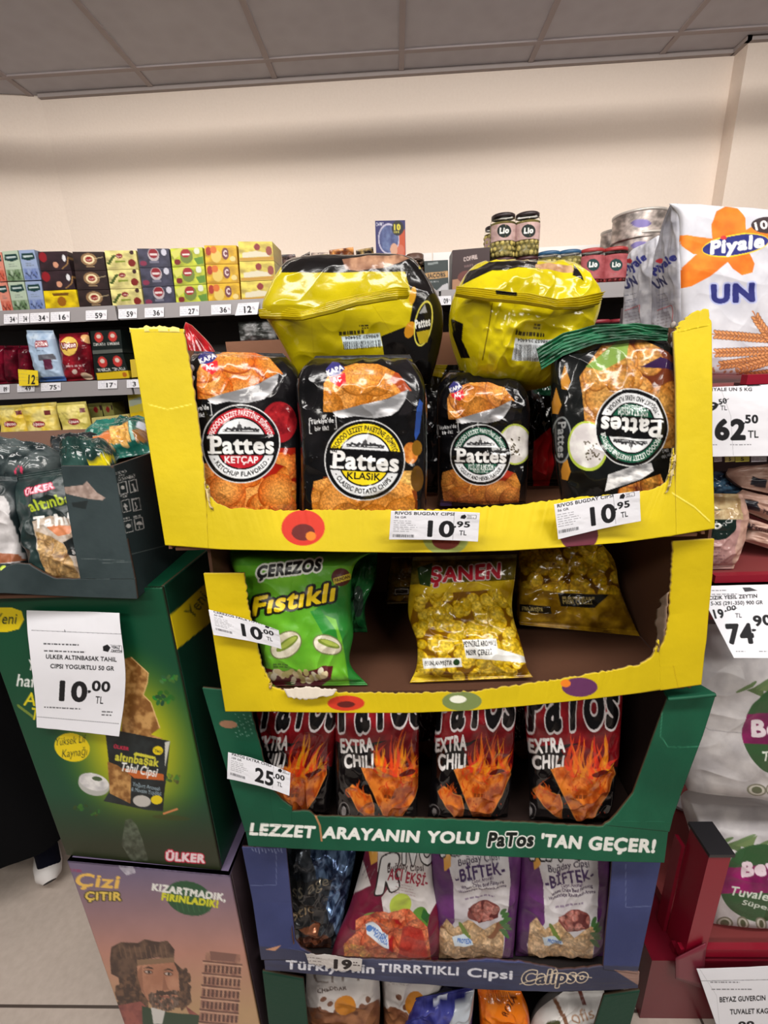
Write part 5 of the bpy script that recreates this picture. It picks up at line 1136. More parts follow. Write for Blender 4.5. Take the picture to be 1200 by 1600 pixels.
def biftek(x0, x1, cx, seed, ty):
    a = Art(x0 - 20, 1300, x1 + 20, 1535, (80, 34, 90), 2.2); full(a, noisy((70, 28, 80), (104, 50, 112), 24, seed)); w = (x1 - x0) / 135.0
    X = lambda v: cx + v * w
    a.poly([(X(-48), 1300), (X(38), 1300), (X(44), 1380), (X(40), 1430), (X(34), 1480), (X(30), 1500), (X(-62), 1500), (X(-66), 1480), (X(-40), 1440), (X(-42), 1380), (X(-52), 1340)], noisy((210, 206, 208), (186, 180, 184), 20, 4)); a.poly([(X(-58), 1312), (X(-44), 1312), (X(-46), 1352), (X(-56), 1360)], (206, 150, 70))
    a.text('RiVOS', (X(-60), 1332 + ty), (X(48), 1326 + ty), 40, (206, 204, 206), 0.04, 0, out=((30, 24, 26), 3)); a.text('Buğday Cipsi', (X(-34), 1350 + ty), (X(28), 1342 + ty), 10, (50, 36, 60), 0.02)
    a.text('-BİFTEK-', (X(-38), 1374 + ty), (X(36), 1362 + ty), 17, (60, 36, 84), 0.03)
    a.text('Çeşni Aromalı', (X(-14), 1376 + ty), (X(18), 1371 + ty), 5, (80, 60, 90), 0.02); a.text('Wheat Chips Beef Flavoring', (X(-30), 1385 + ty), (X(34), 1376 + ty), 5, (60, 44, 70), 0.03); a.text('Weizenchips Rindfleisch-Aroma', (X(-34), 1392 + ty), (X(38), 1384 + ty), 5, (60, 44, 70), 0.03); a.small(X(-24), 1404 + ty, 54 * w, 1, 4, -6, (110, 90, 120), 5, 3, 0.7)
    a.ell(X(4), 1424 + ty, 25 * w, 15, (120, 60, 56), -6); a.chips([(X(-20), 1418 + ty), (X(4), 1409 + ty), (X(28), 1418 + ty), (X(26), 1434 + ty), (X(-4), 1440 + ty)], 26, 6, seed, (160, 90, 80), (90, 40, 40), (190, 130, 120))
    a.chips([(X(-62), 1446), (X(-52), 1434), (X(-40), 1450), (X(-20), 1436), (X(4), 1450 + ty), (X(30), 1440), (X(36), 1452), (X(30), 1505), (X(-66), 1505)], 52, 16, seed + 2, (196, 156, 110), (130, 84, 56), (224, 190, 150), 0.45)
    for k in range(8): a.ell(X(34) + (k % 3) * 3, 1425 + k * 5 + ty, 7, 3, (70, 110, 60), -50 + k * 12)
    for k in range(6): a.ell(X(-30) + k * 2, 1446 + k * 4, 7, 3, (110, 130, 60), 60 + k * 12)
    a.poly([(X(-44), 1462), (X(-26), 1458), (X(-14), 1468), (X(-12), 1474), (X(-40), 1478)], (206, 220, 232)); a.text('PROTEİN', (X(-36), 1470), (X(-16), 1472), 6, (60, 110, 190), 0.05)
    return a
pack('crisp_bag', 'purple and white beef flavour crisp bag, left of the matching pair in the blue tray', 'crisp bag', CP, [(672, 1308, 816, 1306, .575), (676, 1370, 812, 1370, .56), (680, 1430, 806, 1430, .55), (688, 1522, 800, 1520, .535)], 0.026, biftek(672, 812, 752, 3, 2), 'satin', p=4, q=0.5, wr=0.006, seed=105, back=(80, 34, 90), creases=0.006)
pack('crisp_bag', 'purple and white beef flavour crisp bag, right of the matching pair in the blue tray', 'crisp bag', CP, [(814, 1308, 952, 1306, .57), (812, 1370, 950, 1370, .56), (808, 1430, 946, 1430, .55), (804, 1520, 942, 1520, .54)], 0.026, biftek(812, 950, 892, 5, 12), 'satin', p=4, q=0.5, wr=0.006, seed=107, back=(80, 34, 90), creases=0.006)

# ---- lowest tray
FLOOR[0] = 0.021
CL = 'crisp bags in the lowest tray'
def citybag(x0, x1, cx, t1, t2, seed):
    a = Art(x0 - 20, 1500, x1 + 30, 1700, (206, 200, 196), 2); full(a, noisy((206, 200, 196), (184, 178, 176), 30, seed)); a.text(t1, (cx - 40, 1533), (cx + 42, 1531), 20, (120, 106, 100), -0.005); a.small(cx - 34, 1537, 70, 1, 4, -2, (150, 140, 136), 3, 1.4)
    if t2: a.text(t2, (cx - 33, 1548), (cx + 12, 1543), 6, (70, 54, 50), 0.03)
    R = random.Random(seed)
    a.poly([(x0 - 20, 1574), (cx - 30, 1572), (cx, 1585), (cx + 20, 1575), (cx + 60, 1560), (x1 + 30, 1575), (x1 + 30, 1700), (x0 - 20, 1700)], noisy((110, 66, 44), (150, 100, 66), 12, 4))
    for k in range(16): a.ell(R.uniform(x0, x1), 1572 + R.uniform(-16, 16), 4, 5, (110, 70, 50), R.uniform(0, 90))
    a.ell(cx + 10, 1570, 17, 18, (190, 120, 30)); return a
pack('crisp_bag', 'pale cheddar flavour bag in the lowest tray, at the left', 'crisp bag', CL, [(478, 1505, 590, 1500, .56), (478, 1560, 594, 1555, .55), (476, 1690, 588, 1690, .53)], 0.028, citybag(470, 590, 530, 'CiTY', 'CHEDDAR', 3), 'satin', seed=111, back=(140, 120, 110), wr=0.006)
pack('crisp_bag', 'pale bag with thin capital letters in the lowest tray, right of the cheddar bag', 'crisp bag', CL, [(594, 1505, 696, 1505, .58), (598, 1560, 690, 1560, .57), (602, 1690, 690, 1690, .54)], 0.026, citybag(596, 700, 640, 'CiTY', '', 6), 'satin', seed=113, back=(140, 120, 110), wr=0.006)
def plain(name, lb, rows, c1, c2, seed, extra=None, mat='film', group=CL, **k):
    xs = [r[0] for r in rows] + [r[2] for r in rows]; ys = [r[1] for r in rows] + [r[3] for r in rows]
    a = Art(min(xs) - 6, min(ys) - 6, max(xs) + 6, max(ys) + 6, c1, 2); full(a, noisy(c1, c2, 16, seed, 1.4))
    if extra: extra(a)
    return pack(name, lb, 'crisp bag', group, rows, 0.026, a, mat, seed=seed, back=[v * 0.5 for v in c1], **k)
def ex1(a): a.poly([(712, 1560), (745, 1545), (735, 1600), (700, 1600)], (170, 176, 184)); a.poly([(676, 1560), (700, 1550), (698, 1556), (678, 1566)], (220, 226, 240))
plain('crisp_bag', 'dark blue shiny bag leaning in the lowest tray', [(650, 1560, 742, 1540, .55, .54), (630, 1600, 738, 1590, .545, .535), (610, 1690, 725, 1690, .53)], (34, 34, 96), (70, 74, 150), 115, ex1, wr=0.012, creases=0.012)
def ex2(a): a.barcode(762, 1545, 40, 26, 8, 4, (90, 40, 10)); a.poly([(780, 1575), (806, 1548), (822, 1570), (820, 1600), (770, 1600)], (230, 120, 20)); a.xf(795, 1572, 1, 1, -65); a.text('ROZA', (-18, 6), (18, 6), 9, (80, 30, 10), 0.03); a.xf()
plain('crisp_bag', 'orange bag with a barcode in the lowest tray', [(746, 1544, 812, 1544, .56), (748, 1575, 824, 1572, .55), (756, 1690, 815, 1690, .53)], (206, 90, 16), (232, 130, 40), 117, ex2, wr=0.008)
def ex3(a): a.line([(866, 1560), (880, 1585), (892, 1620)], 6, (120, 80, 56)); a.line([(905, 1545), (915, 1575)], 6, (110, 60, 50)); a.text('ofis', (896, 1602), (930, 1590), 16, (170, 130, 100), 0.0); a.ell(864, 1598, 12, 9, (70, 70, 40))
plain('crisp_bag', 'white bag with brown curved lines in the lowest tray, at the right', [(880, 1550, 944, 1548, .56), (842, 1578, 946, 1570, .55), (824, 1620, 944, 1610, .54), (824, 1690, 940, 1690, .53)], (196, 190, 186), (216, 212, 208), 119, ex3, mat='satin', wr=0.008)

FLOOR[0] = None
# ---- price labels hung on the trays
def plabel(TL, TR, BR, BL, Y, name, wt, big, cents, lb, curl=0.003, small=True, bigx=0.42, bend=0.0):
    a = Art(min(TL[0], BL[0]) - 4, min(TL[1], TR[1]) - 4, max(TR[0], BR[0]) + 4, max(BL[1], BR[1]) + 4, (228, 228, 234), 3.2)
    P = [np.array(q, float) for q in (TL, TR, BR, BL)]; ex = (P[1] - P[0] + P[2] - P[3]) / 200; ey = (P[3] - P[0] + P[2] - P[1]) / 100
    a.A = (np.stack([ex, ey], 1), P[0]); a.Ai = np.linalg.inv(a.A[0]); K = (24, 24, 28)   # local 100 x 50
    full_ = [(0, 0), (100, 0), (100, 50), (0, 50)]
    a.text(name, (5, 7.5), (5 + min(72, len(name) * 3.7), 7.5), 5, K, 0.03); a.text(wt, (5, 14), (5 + len(wt) * 2.6, 14), 3.5, K, 0.02)
    for r in range(6): a.small(4, 18.5 + r * 3.6, 30, 1, 2, 0, (120, 120, 126), r + 3, 0.9, 0.9)
    x = 4; R = random.Random(2)
    while x < 28: w = R.choice([0.5, 0.8, 1.1]); a.poly([(x, 42), (x + w, 42), (x + w, 47), (x, 47)], (50, 50, 56)); x += w + R.choice([0.5, 0.9])
    a.line([(72 if len(name) > 10 else 34, 1), (72 if len(name) > 10 else 34, 49)], 0.4, (110, 110, 116)) if bend else None
    a.text(big, (44, 44), (72, 44), 26, K, 0.035); a.text(',', (73, 27), (74.5, 27), 7, K, 0.05); a.text(cents, (76, 27), (90, 27), 9.5, K, 0.035); a.text('TL', (79, 41), (87, 41), 8, K, 0.02)
    a.poly([(80, 7), (84, 5), (86, 9), (84, 13), (79, 12)], K); a.line([(86, 6), (97, 6), (97, 12), (86, 12)], 0.6, K); a.small(87, 8, 9, 2, 2.4, 0, K, 3, 0.9, 0.9)
    a.A = None
    L = math.hypot(TR[0] - TL[0], TR[1] - TL[1]); H = math.hypot(BL[0] - TL[0], BL[1] - TL[1])
    Y4 = Y if isinstance(Y, (list, tuple)) else [Y] * 4
    mb = MB(); band(mb, [(*TL, Y4[0]), (*TR, Y4[1])], [(*BL, Y4[3]), (*BR, Y4[2])], a, thick=0.0004, n=int(L * 2), m=int(H * 2), back=(220, 220, 224), hf=lambda U, V: curl * (2 * U - 1) ** 2 + curl * 0.6 * (fbm(U * 3, V * 2, 4) - 0.5))
    return tag(mb.build('price_label', 'paper'), lb, 'price label', 'price labels stuck on the trays')
plabel((611, 797), (749, 800), (746, 845), (608, 842), 0.462, 'RIVOS BUGDAY CIPSI', '56 GR', '10', '95', 'white price label reading 10,95 in the middle of the top tray lip', bend=1)
plabel((864, 787), (997, 766), (999, 813), (871, 842), [.476, .478, .478, .474], 'RIVOS BUGDAY CIPSI', '56 GR', '10', '95', 'white price label reading 10,95 near the right corner of the top tray', bend=1)
plabel((328, 951), (437, 983), (441, 1012), (335, 991), [.50, .485, .485, .495], 'CEREZOS FACE FISTIK', '50 GR', '10', '00', 'white price label reading 10,00 over the torn edge of the second tray')
plabel((358, 1173), (455, 1205), (453, 1241), (356, 1215), [.495, .485, .48, .49], 'PATOS EXTRA CHILI', '109 GR', '25', '00', 'white price label reading 25,00 on the left post of the green tray', bend=1)
# torn label on the blue lip
a = Art(470, 1480, 575, 1530, (200, 194, 190), 3); a.small(480, 1496, 34, 4, 5, 5, (110, 100, 100), 4, 1.2); a.text('19', (523, 1513), (548, 1514), 13, (40, 34, 34), 0.06); a.small(552, 1504, 12, 2, 4, 4, (60, 50, 50), 4, 2)
mb = MB(); band(mb, torn([(477, 1490, .475), (515, 1493, .473), (566, 1500, .47)], 1, 4, 2), torn([(482, 1506, .475), (520, 1514, .473), (564, 1518, .47)], 2.5, 4, 3), a, thick=0.0004, n=160, m=40, back=(200, 196, 190), wob=0.003)
tag(mb.build('price_label', 'paper'), 'torn white price label reading 19 on the lip of the blue tray', 'price label')

# ------------------------------------------------------------------ left: dark open tray on the tall poster boxes
DG = (42, 54, 56)
e = empty('display_carton', (-0.44, 0.65, 1.084), 'dark grey green open carton of cereal crisps at the left, on the tall green box', 'display carton')
a = Art(-60, 700, 230, 945, DG, 2); full(a, noisy((34, 46, 48), (50, 62, 64), 60, 3))
a.poly([(95, 762), (130, 758), (136, 752), (152, 770), (165, 778), (160, 782), (140, 780), (104, 772)], noisy((130, 110, 100), (170, 150, 140), 6, 3)); a.poly([(112, 786), (138, 782), (134, 796), (114, 792)], (20, 26, 26), 0.7); a.line([(127, 873), (195, 876)], 0.8, (90, 100, 100)); a.line([(160, 880), (205, 878)], 0.8, (90, 100, 100))
YL = lambda pts, k=0.0: [(x, y, 0.505 + 0.00006 * (935 - y) - 0.00004 * (200 - x) * 0 + k) for x, y in pts]
mb = MB()
band(mb, YL([(95, 728), (105, 790), (115, 850), (126, 905)]), YL([(178, 728), (188, 790), (199, 850), (210, 905)]), a, n=140, m=66, back=BRN)
band(mb, torn(YL([(-60, 897), (-20, 897), (0, 893), (8, 886), (25, 880), (45, 882), (62, 893), (85, 904), (126, 905), (210, 904)]), 0.4, 5, 3), YL([(-60, 925), (-20, 926), (0, 927), (8, 927), (25, 928), (45, 929), (62, 930), (85, 931), (126, 933), (214, 936)]), a, n=260, m=34, back=BRN)
mb.build('front_panel', 'card', e)
a = Art(170, 690, 330, 945, (24, 36, 38), 2.4); full(a, noisy((26, 38, 40), (34, 46, 48), 60, 3)); K = (190, 192, 190)
a.text('STORED', (182, 742), (198, 738), 4, K, 0.0); a.text('DRY', (186, 747), (196, 744), 4, K, 0.0); a.text('CLEAN', (185, 752), (199, 749), 4, K, 0.0); a.text('HEAT', (200, 750), (213, 746), 6, K, 0.0); a.text('TOP', (190, 780), (200, 776), 5.5, K, 0.01); a.small(205, 781, 14, 1, 4, -12, K, 3, 3); a.small(193, 811, 14, 1, 4, -12, K, 4, 3); a.small(209, 808, 13, 1, 4, -12, K, 5, 3)
for (x, y) in ((185, 755), (201, 752), (190, 783), (206, 781), (194, 815), (210, 811)):
    a.line([(x, y), (x + 12, y - 3), (x + 15, y + 15), (x + 3, y + 18), (x, y)], 1, K)
a.line([(207, 756), (211, 766)], 2, K); a.ell(211, 766, 2, 2, K); a.ell(192, 762, 3, 3, K); a.poly([(195, 786), (200, 792), (193, 793)], K); a.line([(196, 792), (198, 798)], 2, K); a.line([(211, 785), (214, 793), (212, 797)], 1.4, K); a.ell(201, 822, 3.5, 3.5, K); a.sector(218, 820, 5, 5, 180, 360, 0, K); a.line([(218, 820), (218, 826)], 1, K)
a.line([(206, 866), (285, 846)], 1, (90, 100, 100))
mb = MB()
def sideface(p_top, p_bot, Yt, Yb_, d, art, back, mbx, thick=0.004, ny=90, nx=110, rise=0.0):
    A0 = at(*p_top, Yt); B0 = at(*p_bot, Yb_); u = np.linspace(0, 1, nx)[None, :, None]; v = np.linspace(0, 1, ny)[:, None, None]
    P = (A0 + np.array([0, d, rise]) * u) * (1 - v) + (B0 + np.array([0, d, 0]) * u) * v
    x, y = proj(P); mbx.slab(P, P - np.array([thick, 0, 0]), art.sample(x, y), back)
sideface((178, 728), (214, 936), .5174, .505, 0.30, a, BRN, mb, ny=180, nx=150)
mb.build('side_panel', 'card', e)
pT = at(178, 728, .5174); pB = at(214, 936, .505)
mb = MB(); mb.box((pB[0] - 0.42, 0.515, pB[2]), (pB[0] - 0.006, 0.80, pB[2] + 0.004), BRN); mb.build('base_panel', 'card', e)
mb = MB(); mb.box((pB[0] - 0.42, 0.80, pB[2]), (pB[0] - 0.004, 0.804, pT[2] + 0.015), (120, 90, 76)); mb.build('back_panel', 'card', e)
mb = MB(); mb.box((pB[0] - 0.424, 0.52, pB[2]), (pB[0] - 0.42, 0.80, pT[2]), BRN); mb.build('side_panel', 'card', e)
CA = 'cereal crisp bags in the dark carton'
a = Art(-40, 720, 150, 930, (22, 40, 40), 2.2); full(a, noisy((16, 32, 32), (34, 56, 54), 30, 3))
a.poly([(50, 815), (80, 806), (130, 812), (140, 912), (90, 912), (66, 880), (56, 840)], noisy((196, 186, 176), (160, 140, 120), 10, 3))
a.chips([(56, 830), (78, 838), (96, 850), (112, 878), (126, 905), (80, 902), (66, 880)], 40, 13, 5, (176, 136, 84), (110, 74, 40), (206, 170, 116)); a.poly([(70, 820), (112, 822), (112, 834), (90, 838)], (200, 110, 60), 0.8)
a.poly([(96, 848), (118, 838), (122, 870), (106, 868)], (18, 26, 28))
a.text('ÜLKER', (41, 775), (88, 763), 9, (226, 180, 190), 0.05, 0.1, out=((176, 24, 60), 1.4)); a.text('altınbaşak', (50, 800), (150, 776), 16, (160, 176, 40), 0.03, 0); a.text('Tahıl', (52, 826), (112, 818), 17, (232, 230, 226), 0.03, 0.15) ; a.text('&', (112, 867), (119, 865), 7, (226, 226, 226), 0.02)
pack('crisp_bag', 'dark green cereal crisp bag with yellow green lettering, behind the post of the dark carton', 'crisp bag', CA, [(28, 742, 150, 722, .58), (30, 770, 152, 752, .57), (42, 830, 156, 820, .55), (66, 918, 150, 918, .53)], 0.026, a, 'satin', p=3.5, seed=121, back=(20, 34, 34), wr=0.007, creases=0.006)
a = Art(-80, 720, 60, 930, (24, 34, 36), 2); full(a, noisy((14, 24, 26), (36, 50, 52), 20, 3)); a.poly([(-80, 770), (5, 775), (22, 820), (38, 872), (30, 880), (-80, 884)], noisy((170, 166, 166), (200, 196, 196), 14, 3)); a.poly([(-80, 862), (30, 866), (38, 876), (-80, 890)], (150, 90, 60)); a.ell(4, 888, 5, 4, (170, 190, 30))
pack('crisp_bag', 'grey and dark green crisp bag at the left edge of the dark carton', 'crisp bag', CA, [(-70, 742, 26, 745, .58), (-66, 790, 34, 790, .56), (-62, 860, 42, 862, .545), (-60, 918, 44, 918, .53)], 0.024, a, 'satin', p=3.5, seed=123, back=(20, 34, 34), wr=0.007)
def lying(name, lb, rows, c1, c2, seed, extra=None, mat='film'):
    xs = [r[0] for r in rows] + [r[2] for r in rows]; ys = [r[1] for r in rows] + [r[3] for r in rows]
    a = Art(min(xs) - 6, min(ys) - 6, max(xs) + 6, max(ys) + 6, c1, 2); full(a, noisy(c1, c2, 14, seed, 1.6, 0.5))
    if extra: extra(a)
    return pack(name, lb, 'crisp bag', CA, rows, 0.03, a, mat, seed=seed, back=[v * 0.6 for v in c1], wr=0.007, creases=0.008)
def e1(a): a.text('Ü', (26, 744), (38, 738), 9, (200, 60, 90), 0.03)
lying('crisp_bag', 'dark foil topped bag leaning back over the left of the dark carton', [(-40, 698, 95, 716, .66), (-45, 725, 110, 728, .62), (-40, 775, 60, 758, .58)], (24, 34, 36), (76, 84, 84), 125, e1)
def e2(a): a.poly([(112, 694), (130, 690), (132, 716), (112, 718)], (190, 190, 194)); a.barcode(114, 697, 14, 16, 0, 3)
lying('crisp_bag', 'black bag with barcode lying across the dark carton', [(82, 700, 160, 690, .70), (84, 712, 178, 706, .67), (90, 735, 180, 726, .62)], (20, 24, 26), (50, 56, 58), 127, e2)
def e3(a): a.chips([(168, 690), (172, 668), (202, 662), (204, 688), (195, 694)], 14, 10, 4, (226, 160, 70), (170, 96, 30), (240, 190, 110)); a.poly([(130, 696), (170, 672), (172, 684), (140, 700)], (190, 110, 60)); a.ell(222, 668, 8, 6, (200, 206, 216)); a.poly([(208, 676), (232, 672), (232, 690), (214, 692)], (150, 100, 50)); a.poly([(203, 660), (207, 660), (212, 690), (206, 690)], (150, 190, 180))
lying('crisp_bag', 'green bag with orange crisp print lying on top of the dark carton', [(140, 690, 236, 652, .74), (136, 700, 240, 680, .70), (150, 722, 238, 708, .64)], (16, 66, 56), (40, 110, 96), 129, e3)
def e4(a): a.poly([(138, 718), (182, 712), (164, 730), (138, 730)], (214, 196, 20))
lying('crisp_bag', 'dark bag end with a yellow strip beside the torn rim of the dark carton', [(100, 718, 186, 708, .62), (98, 724, 184, 716, .59), (100, 745, 178, 740, .55)], (20, 44, 40), (50, 80, 74), 131, e4)

# ---- tall green poster box
PO = [(-46, 921), (252, 919), (345, 1360), (104, 1336)]; PY = [0.545, 0.522, 0.520, 0.545]
def boxdown(name, lb, F, FY, depth, art, sart, dens=0.8):
    c = [at(q[0], q[1], yy) for q, yy in zip(F, FY)]
    w = math.hypot(F[1][0] - F[0][0], F[1][1] - F[0][1]); h = math.hypot(F[3][0] - F[0][0], F[3][1] - F[0][1])
    n, m = int(w * dens), int(h * dens); u = np.linspace(0, 1, n)[None, :, None]; v = np.linspace(0, 1, m)[:, None, None]
    P = (c[0] * (1 - u) + c[1] * u) * (1 - v) + (c[3] * (1 - u) + c[2] * u) * v
    ex = c[1] - c[0]; ex[2] = 0; ex /= np.linalg.norm(ex); nv = np.array([-ex[1], ex[0], 0]) * depth
    x, y = proj(P); e_ = empty(name, list((c[2] + c[3]) / 2 + nv / 2), lb, 'display box', 'printed boxes under the dark carton')
    mb = MB(); mb.slab(P, P + nv * 0.02, art.sample(x, y), (60, 50, 40)); mb.build('front_panel', 'carton', e_)
    for i, (a0, b0) in enumerate(((c[1], c[2]), (c[0], c[3]))):
        uu = np.linspace(0.02, 1, 80)[None, :, None]; vv = np.linspace(0, 1, 200)[:, None, None]
        Q = (a0 * (1 - vv) + b0 * vv) + nv * uu; x, y = proj(Q); mb = MB()
        mb.slab(Q, Q + ex * (0.004 if i else -0.004), sart.sample(x, y), (90, 70, 50)); mb.build('side_panel', 'carton', e_)
    mb = MB(); Vt = [c[0], c[1], c[0] + nv, c[1] + nv]; Vt2 = [q - np.array([0, 0, 0.004]) for q in Vt]; mb.hexa(Vt2 + Vt, tuple(int(v) for v in (art.img[art.H // 6, art.W // 2] * 255))); mb.build('top_panel', 'carton', e_)
    mb = MB(); Vb = [c[3] + nv, c[2] + nv]; Vt = [c[0] + nv, c[1] + nv]; mb.hexa([Vb[0], Vb[1], Vb[0] - nv * 0.02, Vb[1] - nv * 0.02, Vt[0], Vt[1], Vt[0] - nv * 0.02, Vt[1] - nv * 0.02], (60, 60, 60)); mb.build('back_panel', 'carton', e_)
    return e_
a = Art(-60, 905, 360, 1375, (18, 76, 44), 2)
def gg(X, Y):
    cx = 205 + (Y - 1150) * 0.15; d = np.sqrt(((X - cx) / 115) ** 2 + ((Y - 1165) / 150) ** 2)
    t = np.clip(1.15 - d, 0, 1)[..., None]; t = t * t * (3 - 2 * t)
    b = C((12, 70, 46)) * (1 - t) + C((206, 196, 16)) * t
    k = np.clip((Y - 1240) / 80, 0, 1)[..., None]; return b * (1 - k) + C((38, 46, 26)) * k
full(a, gg)
a.poly([(-60, 948), (20, 950), (34, 955), (38, 968), (30, 983), (10, 988), (-60, 984)], (224, 200, 20)); a.text('Yeni', (-10, 975), (25, 975), 16, (30, 50, 30), 0.01, 0.15)
a.text('Yüksek', (42, 1047), (100, 1050), 16, (230, 232, 228), 0.005, 0.15); a.text('hafif', (26, 1072), (66, 1075), 18, (230, 232, 228), 0.01, 0.1); a.text('Altın', (37, 1102), (90, 1106), 20, (220, 206, 30), 0.01, 0.1); a.text('Tahıl', (47, 1124), (90, 1128), 18, (220, 206, 30), 0.01, 0.1)
for k in range(6): a.ell(30 + k * 4, 1104 + k * 3, 4, 2, (110, 130, 50), 50)
a.ell(113, 1168, 28, 22, (226, 200, 16), 15); a.text('Yüksek Lif', (86, 1166), (134, 1160), 12, (40, 50, 20), -0.003, 0.2); a.text('Kaynağı', (97, 1184), (136, 1180), 12, (40, 50, 20), -0.003, 0.2)
ck = noisy((196, 150, 90), (132, 86, 40), 9, 3, 1.5)
a.poly([(194, 1030), (205, 1027), (232, 1052), (230, 1068), (224, 1086), (236, 1098), (250, 1138), (236, 1148), (256, 1155), (190, 1150)], ck); a.line([(205, 1027), (232, 1052), (230, 1068), (224, 1086), (236, 1098), (250, 1138)], 1.6, (220, 180, 120))
for cx, cy, r, ccol in ((256, 1090, 15, (36, 100, 40)), (264, 1060, 12, (60, 110, 50)), (268, 1216, 12, (90, 110, 40)), (126, 1262, 10, (40, 84, 30)), (148, 1270, 7, (50, 84, 30))):
    for k in range(12):
        R = random.Random(k + int(cx)); a.ell(cx + R.uniform(-r, r), cy + R.uniform(-r * .6, r * .6), r * .32, r * .2, [v * R.uniform(.7, 1.3) for v in ccol], R.uniform(0, 180))
a.ell(147, 1226, 25, 17, (180, 180, 176), 16); a.ell(147, 1222, 24, 13, noisy((228, 226, 224), (190, 188, 190), 8, 3), 16); a.ell(152, 1217, 8, 3.5, (70, 90, 60), 10)
a.poly([(165, 1146), (186, 1142), (266, 1158), (262, 1200), (257, 1240), (255, 1268), (230, 1266), (162, 1252), (172, 1235), (170, 1190)], noisy((20, 26, 28), (36, 44, 46), 14, 3)); a.poly([(168, 1190), (184, 1196), (205, 1212), (204, 1256), (172, 1240)], ck); a.poly([(190, 1200), (256, 1210), (256, 1220), (210, 1216)], (190, 96, 40)); a.poly([(258, 1160), (266, 1158), (258, 1200)], (200, 200, 190)); a.ell(222, 1252, 14, 9, (190, 186, 180), 8); a.ell(247, 1173, 8, 7, (226, 200, 20)); a.ell(245, 1250, 9, 7, (226, 200, 20))
a.text('Yeni', (241, 1175), (252, 1177), 5, (40, 50, 30), 0.01); a.text('ÜLKER', (178, 1169), (201, 1173), 5, (190, 40, 70), 0.05); a.text('altınbaşak', (180, 1188), (247, 1198), 12, (206, 200, 60), 0.035); a.text('Tahıl Cipsi', (188, 1204), (244, 1214), 13, (236, 236, 232), 0.025, 0.1); a.text('Yoğurt Aromalı', (207, 1228), (250, 1236), 6, (150, 170, 180), 0.01); a.text('& Mevsim Yeşillikli', (205, 1236), (252, 1244), 6, (150, 170, 180), 0.01)
for k in range(9): a.ell(212 + k * 3.5, 1178 + k * 0.8, 3.4, 1.6, (206, 200, 60), -30)
a.line([(255, 1272), (278, 1264)], 3, (206, 130, 80)); a.ell(268, 1278, 30, 4, (60, 60, 16), 4, 0.6)
a.poly([(196, 1282), (205, 1279), (214, 1290), (222, 1310), (232, 1345), (205, 1345), (190, 1320)], noisy((56, 62, 50), (110, 116, 104), 6, 4), 0.7)
a.text('ÜLKER', (260, 1344), (319, 1348), 12, (232, 210, 214), 0.06, 0.0, out=((190, 20, 60), 1.6))
sa = Art(230, 830, 420, 1380, (10, 52, 36), 1.5); full(sa, noisy((8, 48, 34), (14, 58, 40), 60, 4)); sa.poly([(257, 970), (330, 905), (345, 960), (268, 1022)], (206, 182, 20)); sa.text('Yeni', (302, 968), (326, 935), 18, (30, 50, 30), 0.0, 0.1)
boxdown('display_box', 'tall green and yellow printed box with a crisp bag picture, carrying the big price sheet', PO, PY, 0.30, a, sa)
# ---- lower poster box, purple to peach
F2 = [(72, 1328), (357, 1365), (478, 1900), (282, 1900)]
zt = at(357, 1365, .508)[2]
def onz(x, y, z, Yg): return at(x, y, Yg)
c1 = at(357, 1363, .513); c0 = np.array([c1[0] - 0.288, c1[1] + 0.024, c1[2]]); zpo = at(345, 1360, .52)[2]; c1[2] = c0[2] = min(c1[2], zpo - 0.001)
x_, y_ = proj(np.array([c0, c1, [c1[0], c1[1], 0.002], [c0[0], c0[1], 0.002]]))
F2 = [(float(x_[i]), float(y_[i])) for i in range(4)]
a = Art(40, 1290, 460, 1660, (130, 110, 130), 2)
def pg(X, Y):
    t = np.clip((Y - 1360) / 130, 0, 1)[..., None]; c = C((112, 100, 128)) * (1 - t) + C((190, 136, 120)) * t
    u = np.clip((Y - 1490) / 90, 0, 1)[..., None]; return (c * (1 - u) + C((192, 156, 116)) * u) * (0.96 + 0.08 * fbm(X / 30, Y / 30, 4)[..., None])
full(a, pg)
a.text('ÜLKER', (105, 1360), (128, 1364), 4, (150, 60, 100), 0.03); a.text('Çizi', (118, 1384), (184, 1388), 19, (236, 190, 90), 0.03, 0.12); a.text('ÇITIR', (134, 1406), (189, 1407), 12, (232, 200, 90), 0.04, 0, out=((70, 60, 20), 1.6))
a.ell(296, 1404, 38, 26, (30, 80, 46), 18)
for k in range(7): a.line([(268 + k * 9, 1384 + k * 2), (280 + k * 8, 1426)], 1.2, (60, 116, 70), 0.7)
a.text('KIZARTMADIK,', (238, 1391), (352, 1408), 10, (234, 234, 228), 0.06); a.text('FIRINLADIK!', (253, 1406), (340, 1418), 10, (216, 214, 40), 0.06)
# bearded man in a beret beside a leaning arcaded tower
hair = noisy((60, 40, 32), (116, 84, 62), 5, 3, 1.6)
R = random.Random(8)
a.poly([(184, 1500), (214, 1496), (232, 1520), (232, 1575), (200, 1580), (190, 1556)], hair); a.poly([(270, 1500), (284, 1514), (296, 1540), (300, 1566), (284, 1580), (276, 1560)], hair)
for k in range(34): a.ell(R.uniform(184, 214), R.uniform(1506, 1572), 8, 5, hair, R.uniform(0, 180)); a.ell(R.uniform(280, 294), R.uniform(1518, 1572), 6, 4, hair, R.uniform(0, 180))
a.poly([(214, 1504), (270, 1500), (279, 1520), (281, 1548), (274, 1570), (256, 1578), (236, 1570), (222, 1550), (215, 1525)], noisy((196, 142, 114), (172, 116, 90), 16, 3))
a.poly([(214, 1520), (222, 1508), (224, 1545), (230, 1562), (218, 1540)], (140, 92, 70), 0.6); a.poly([(256, 1522), (262, 1542), (265, 1547), (254, 1548)], (150, 98, 74), 0.8)
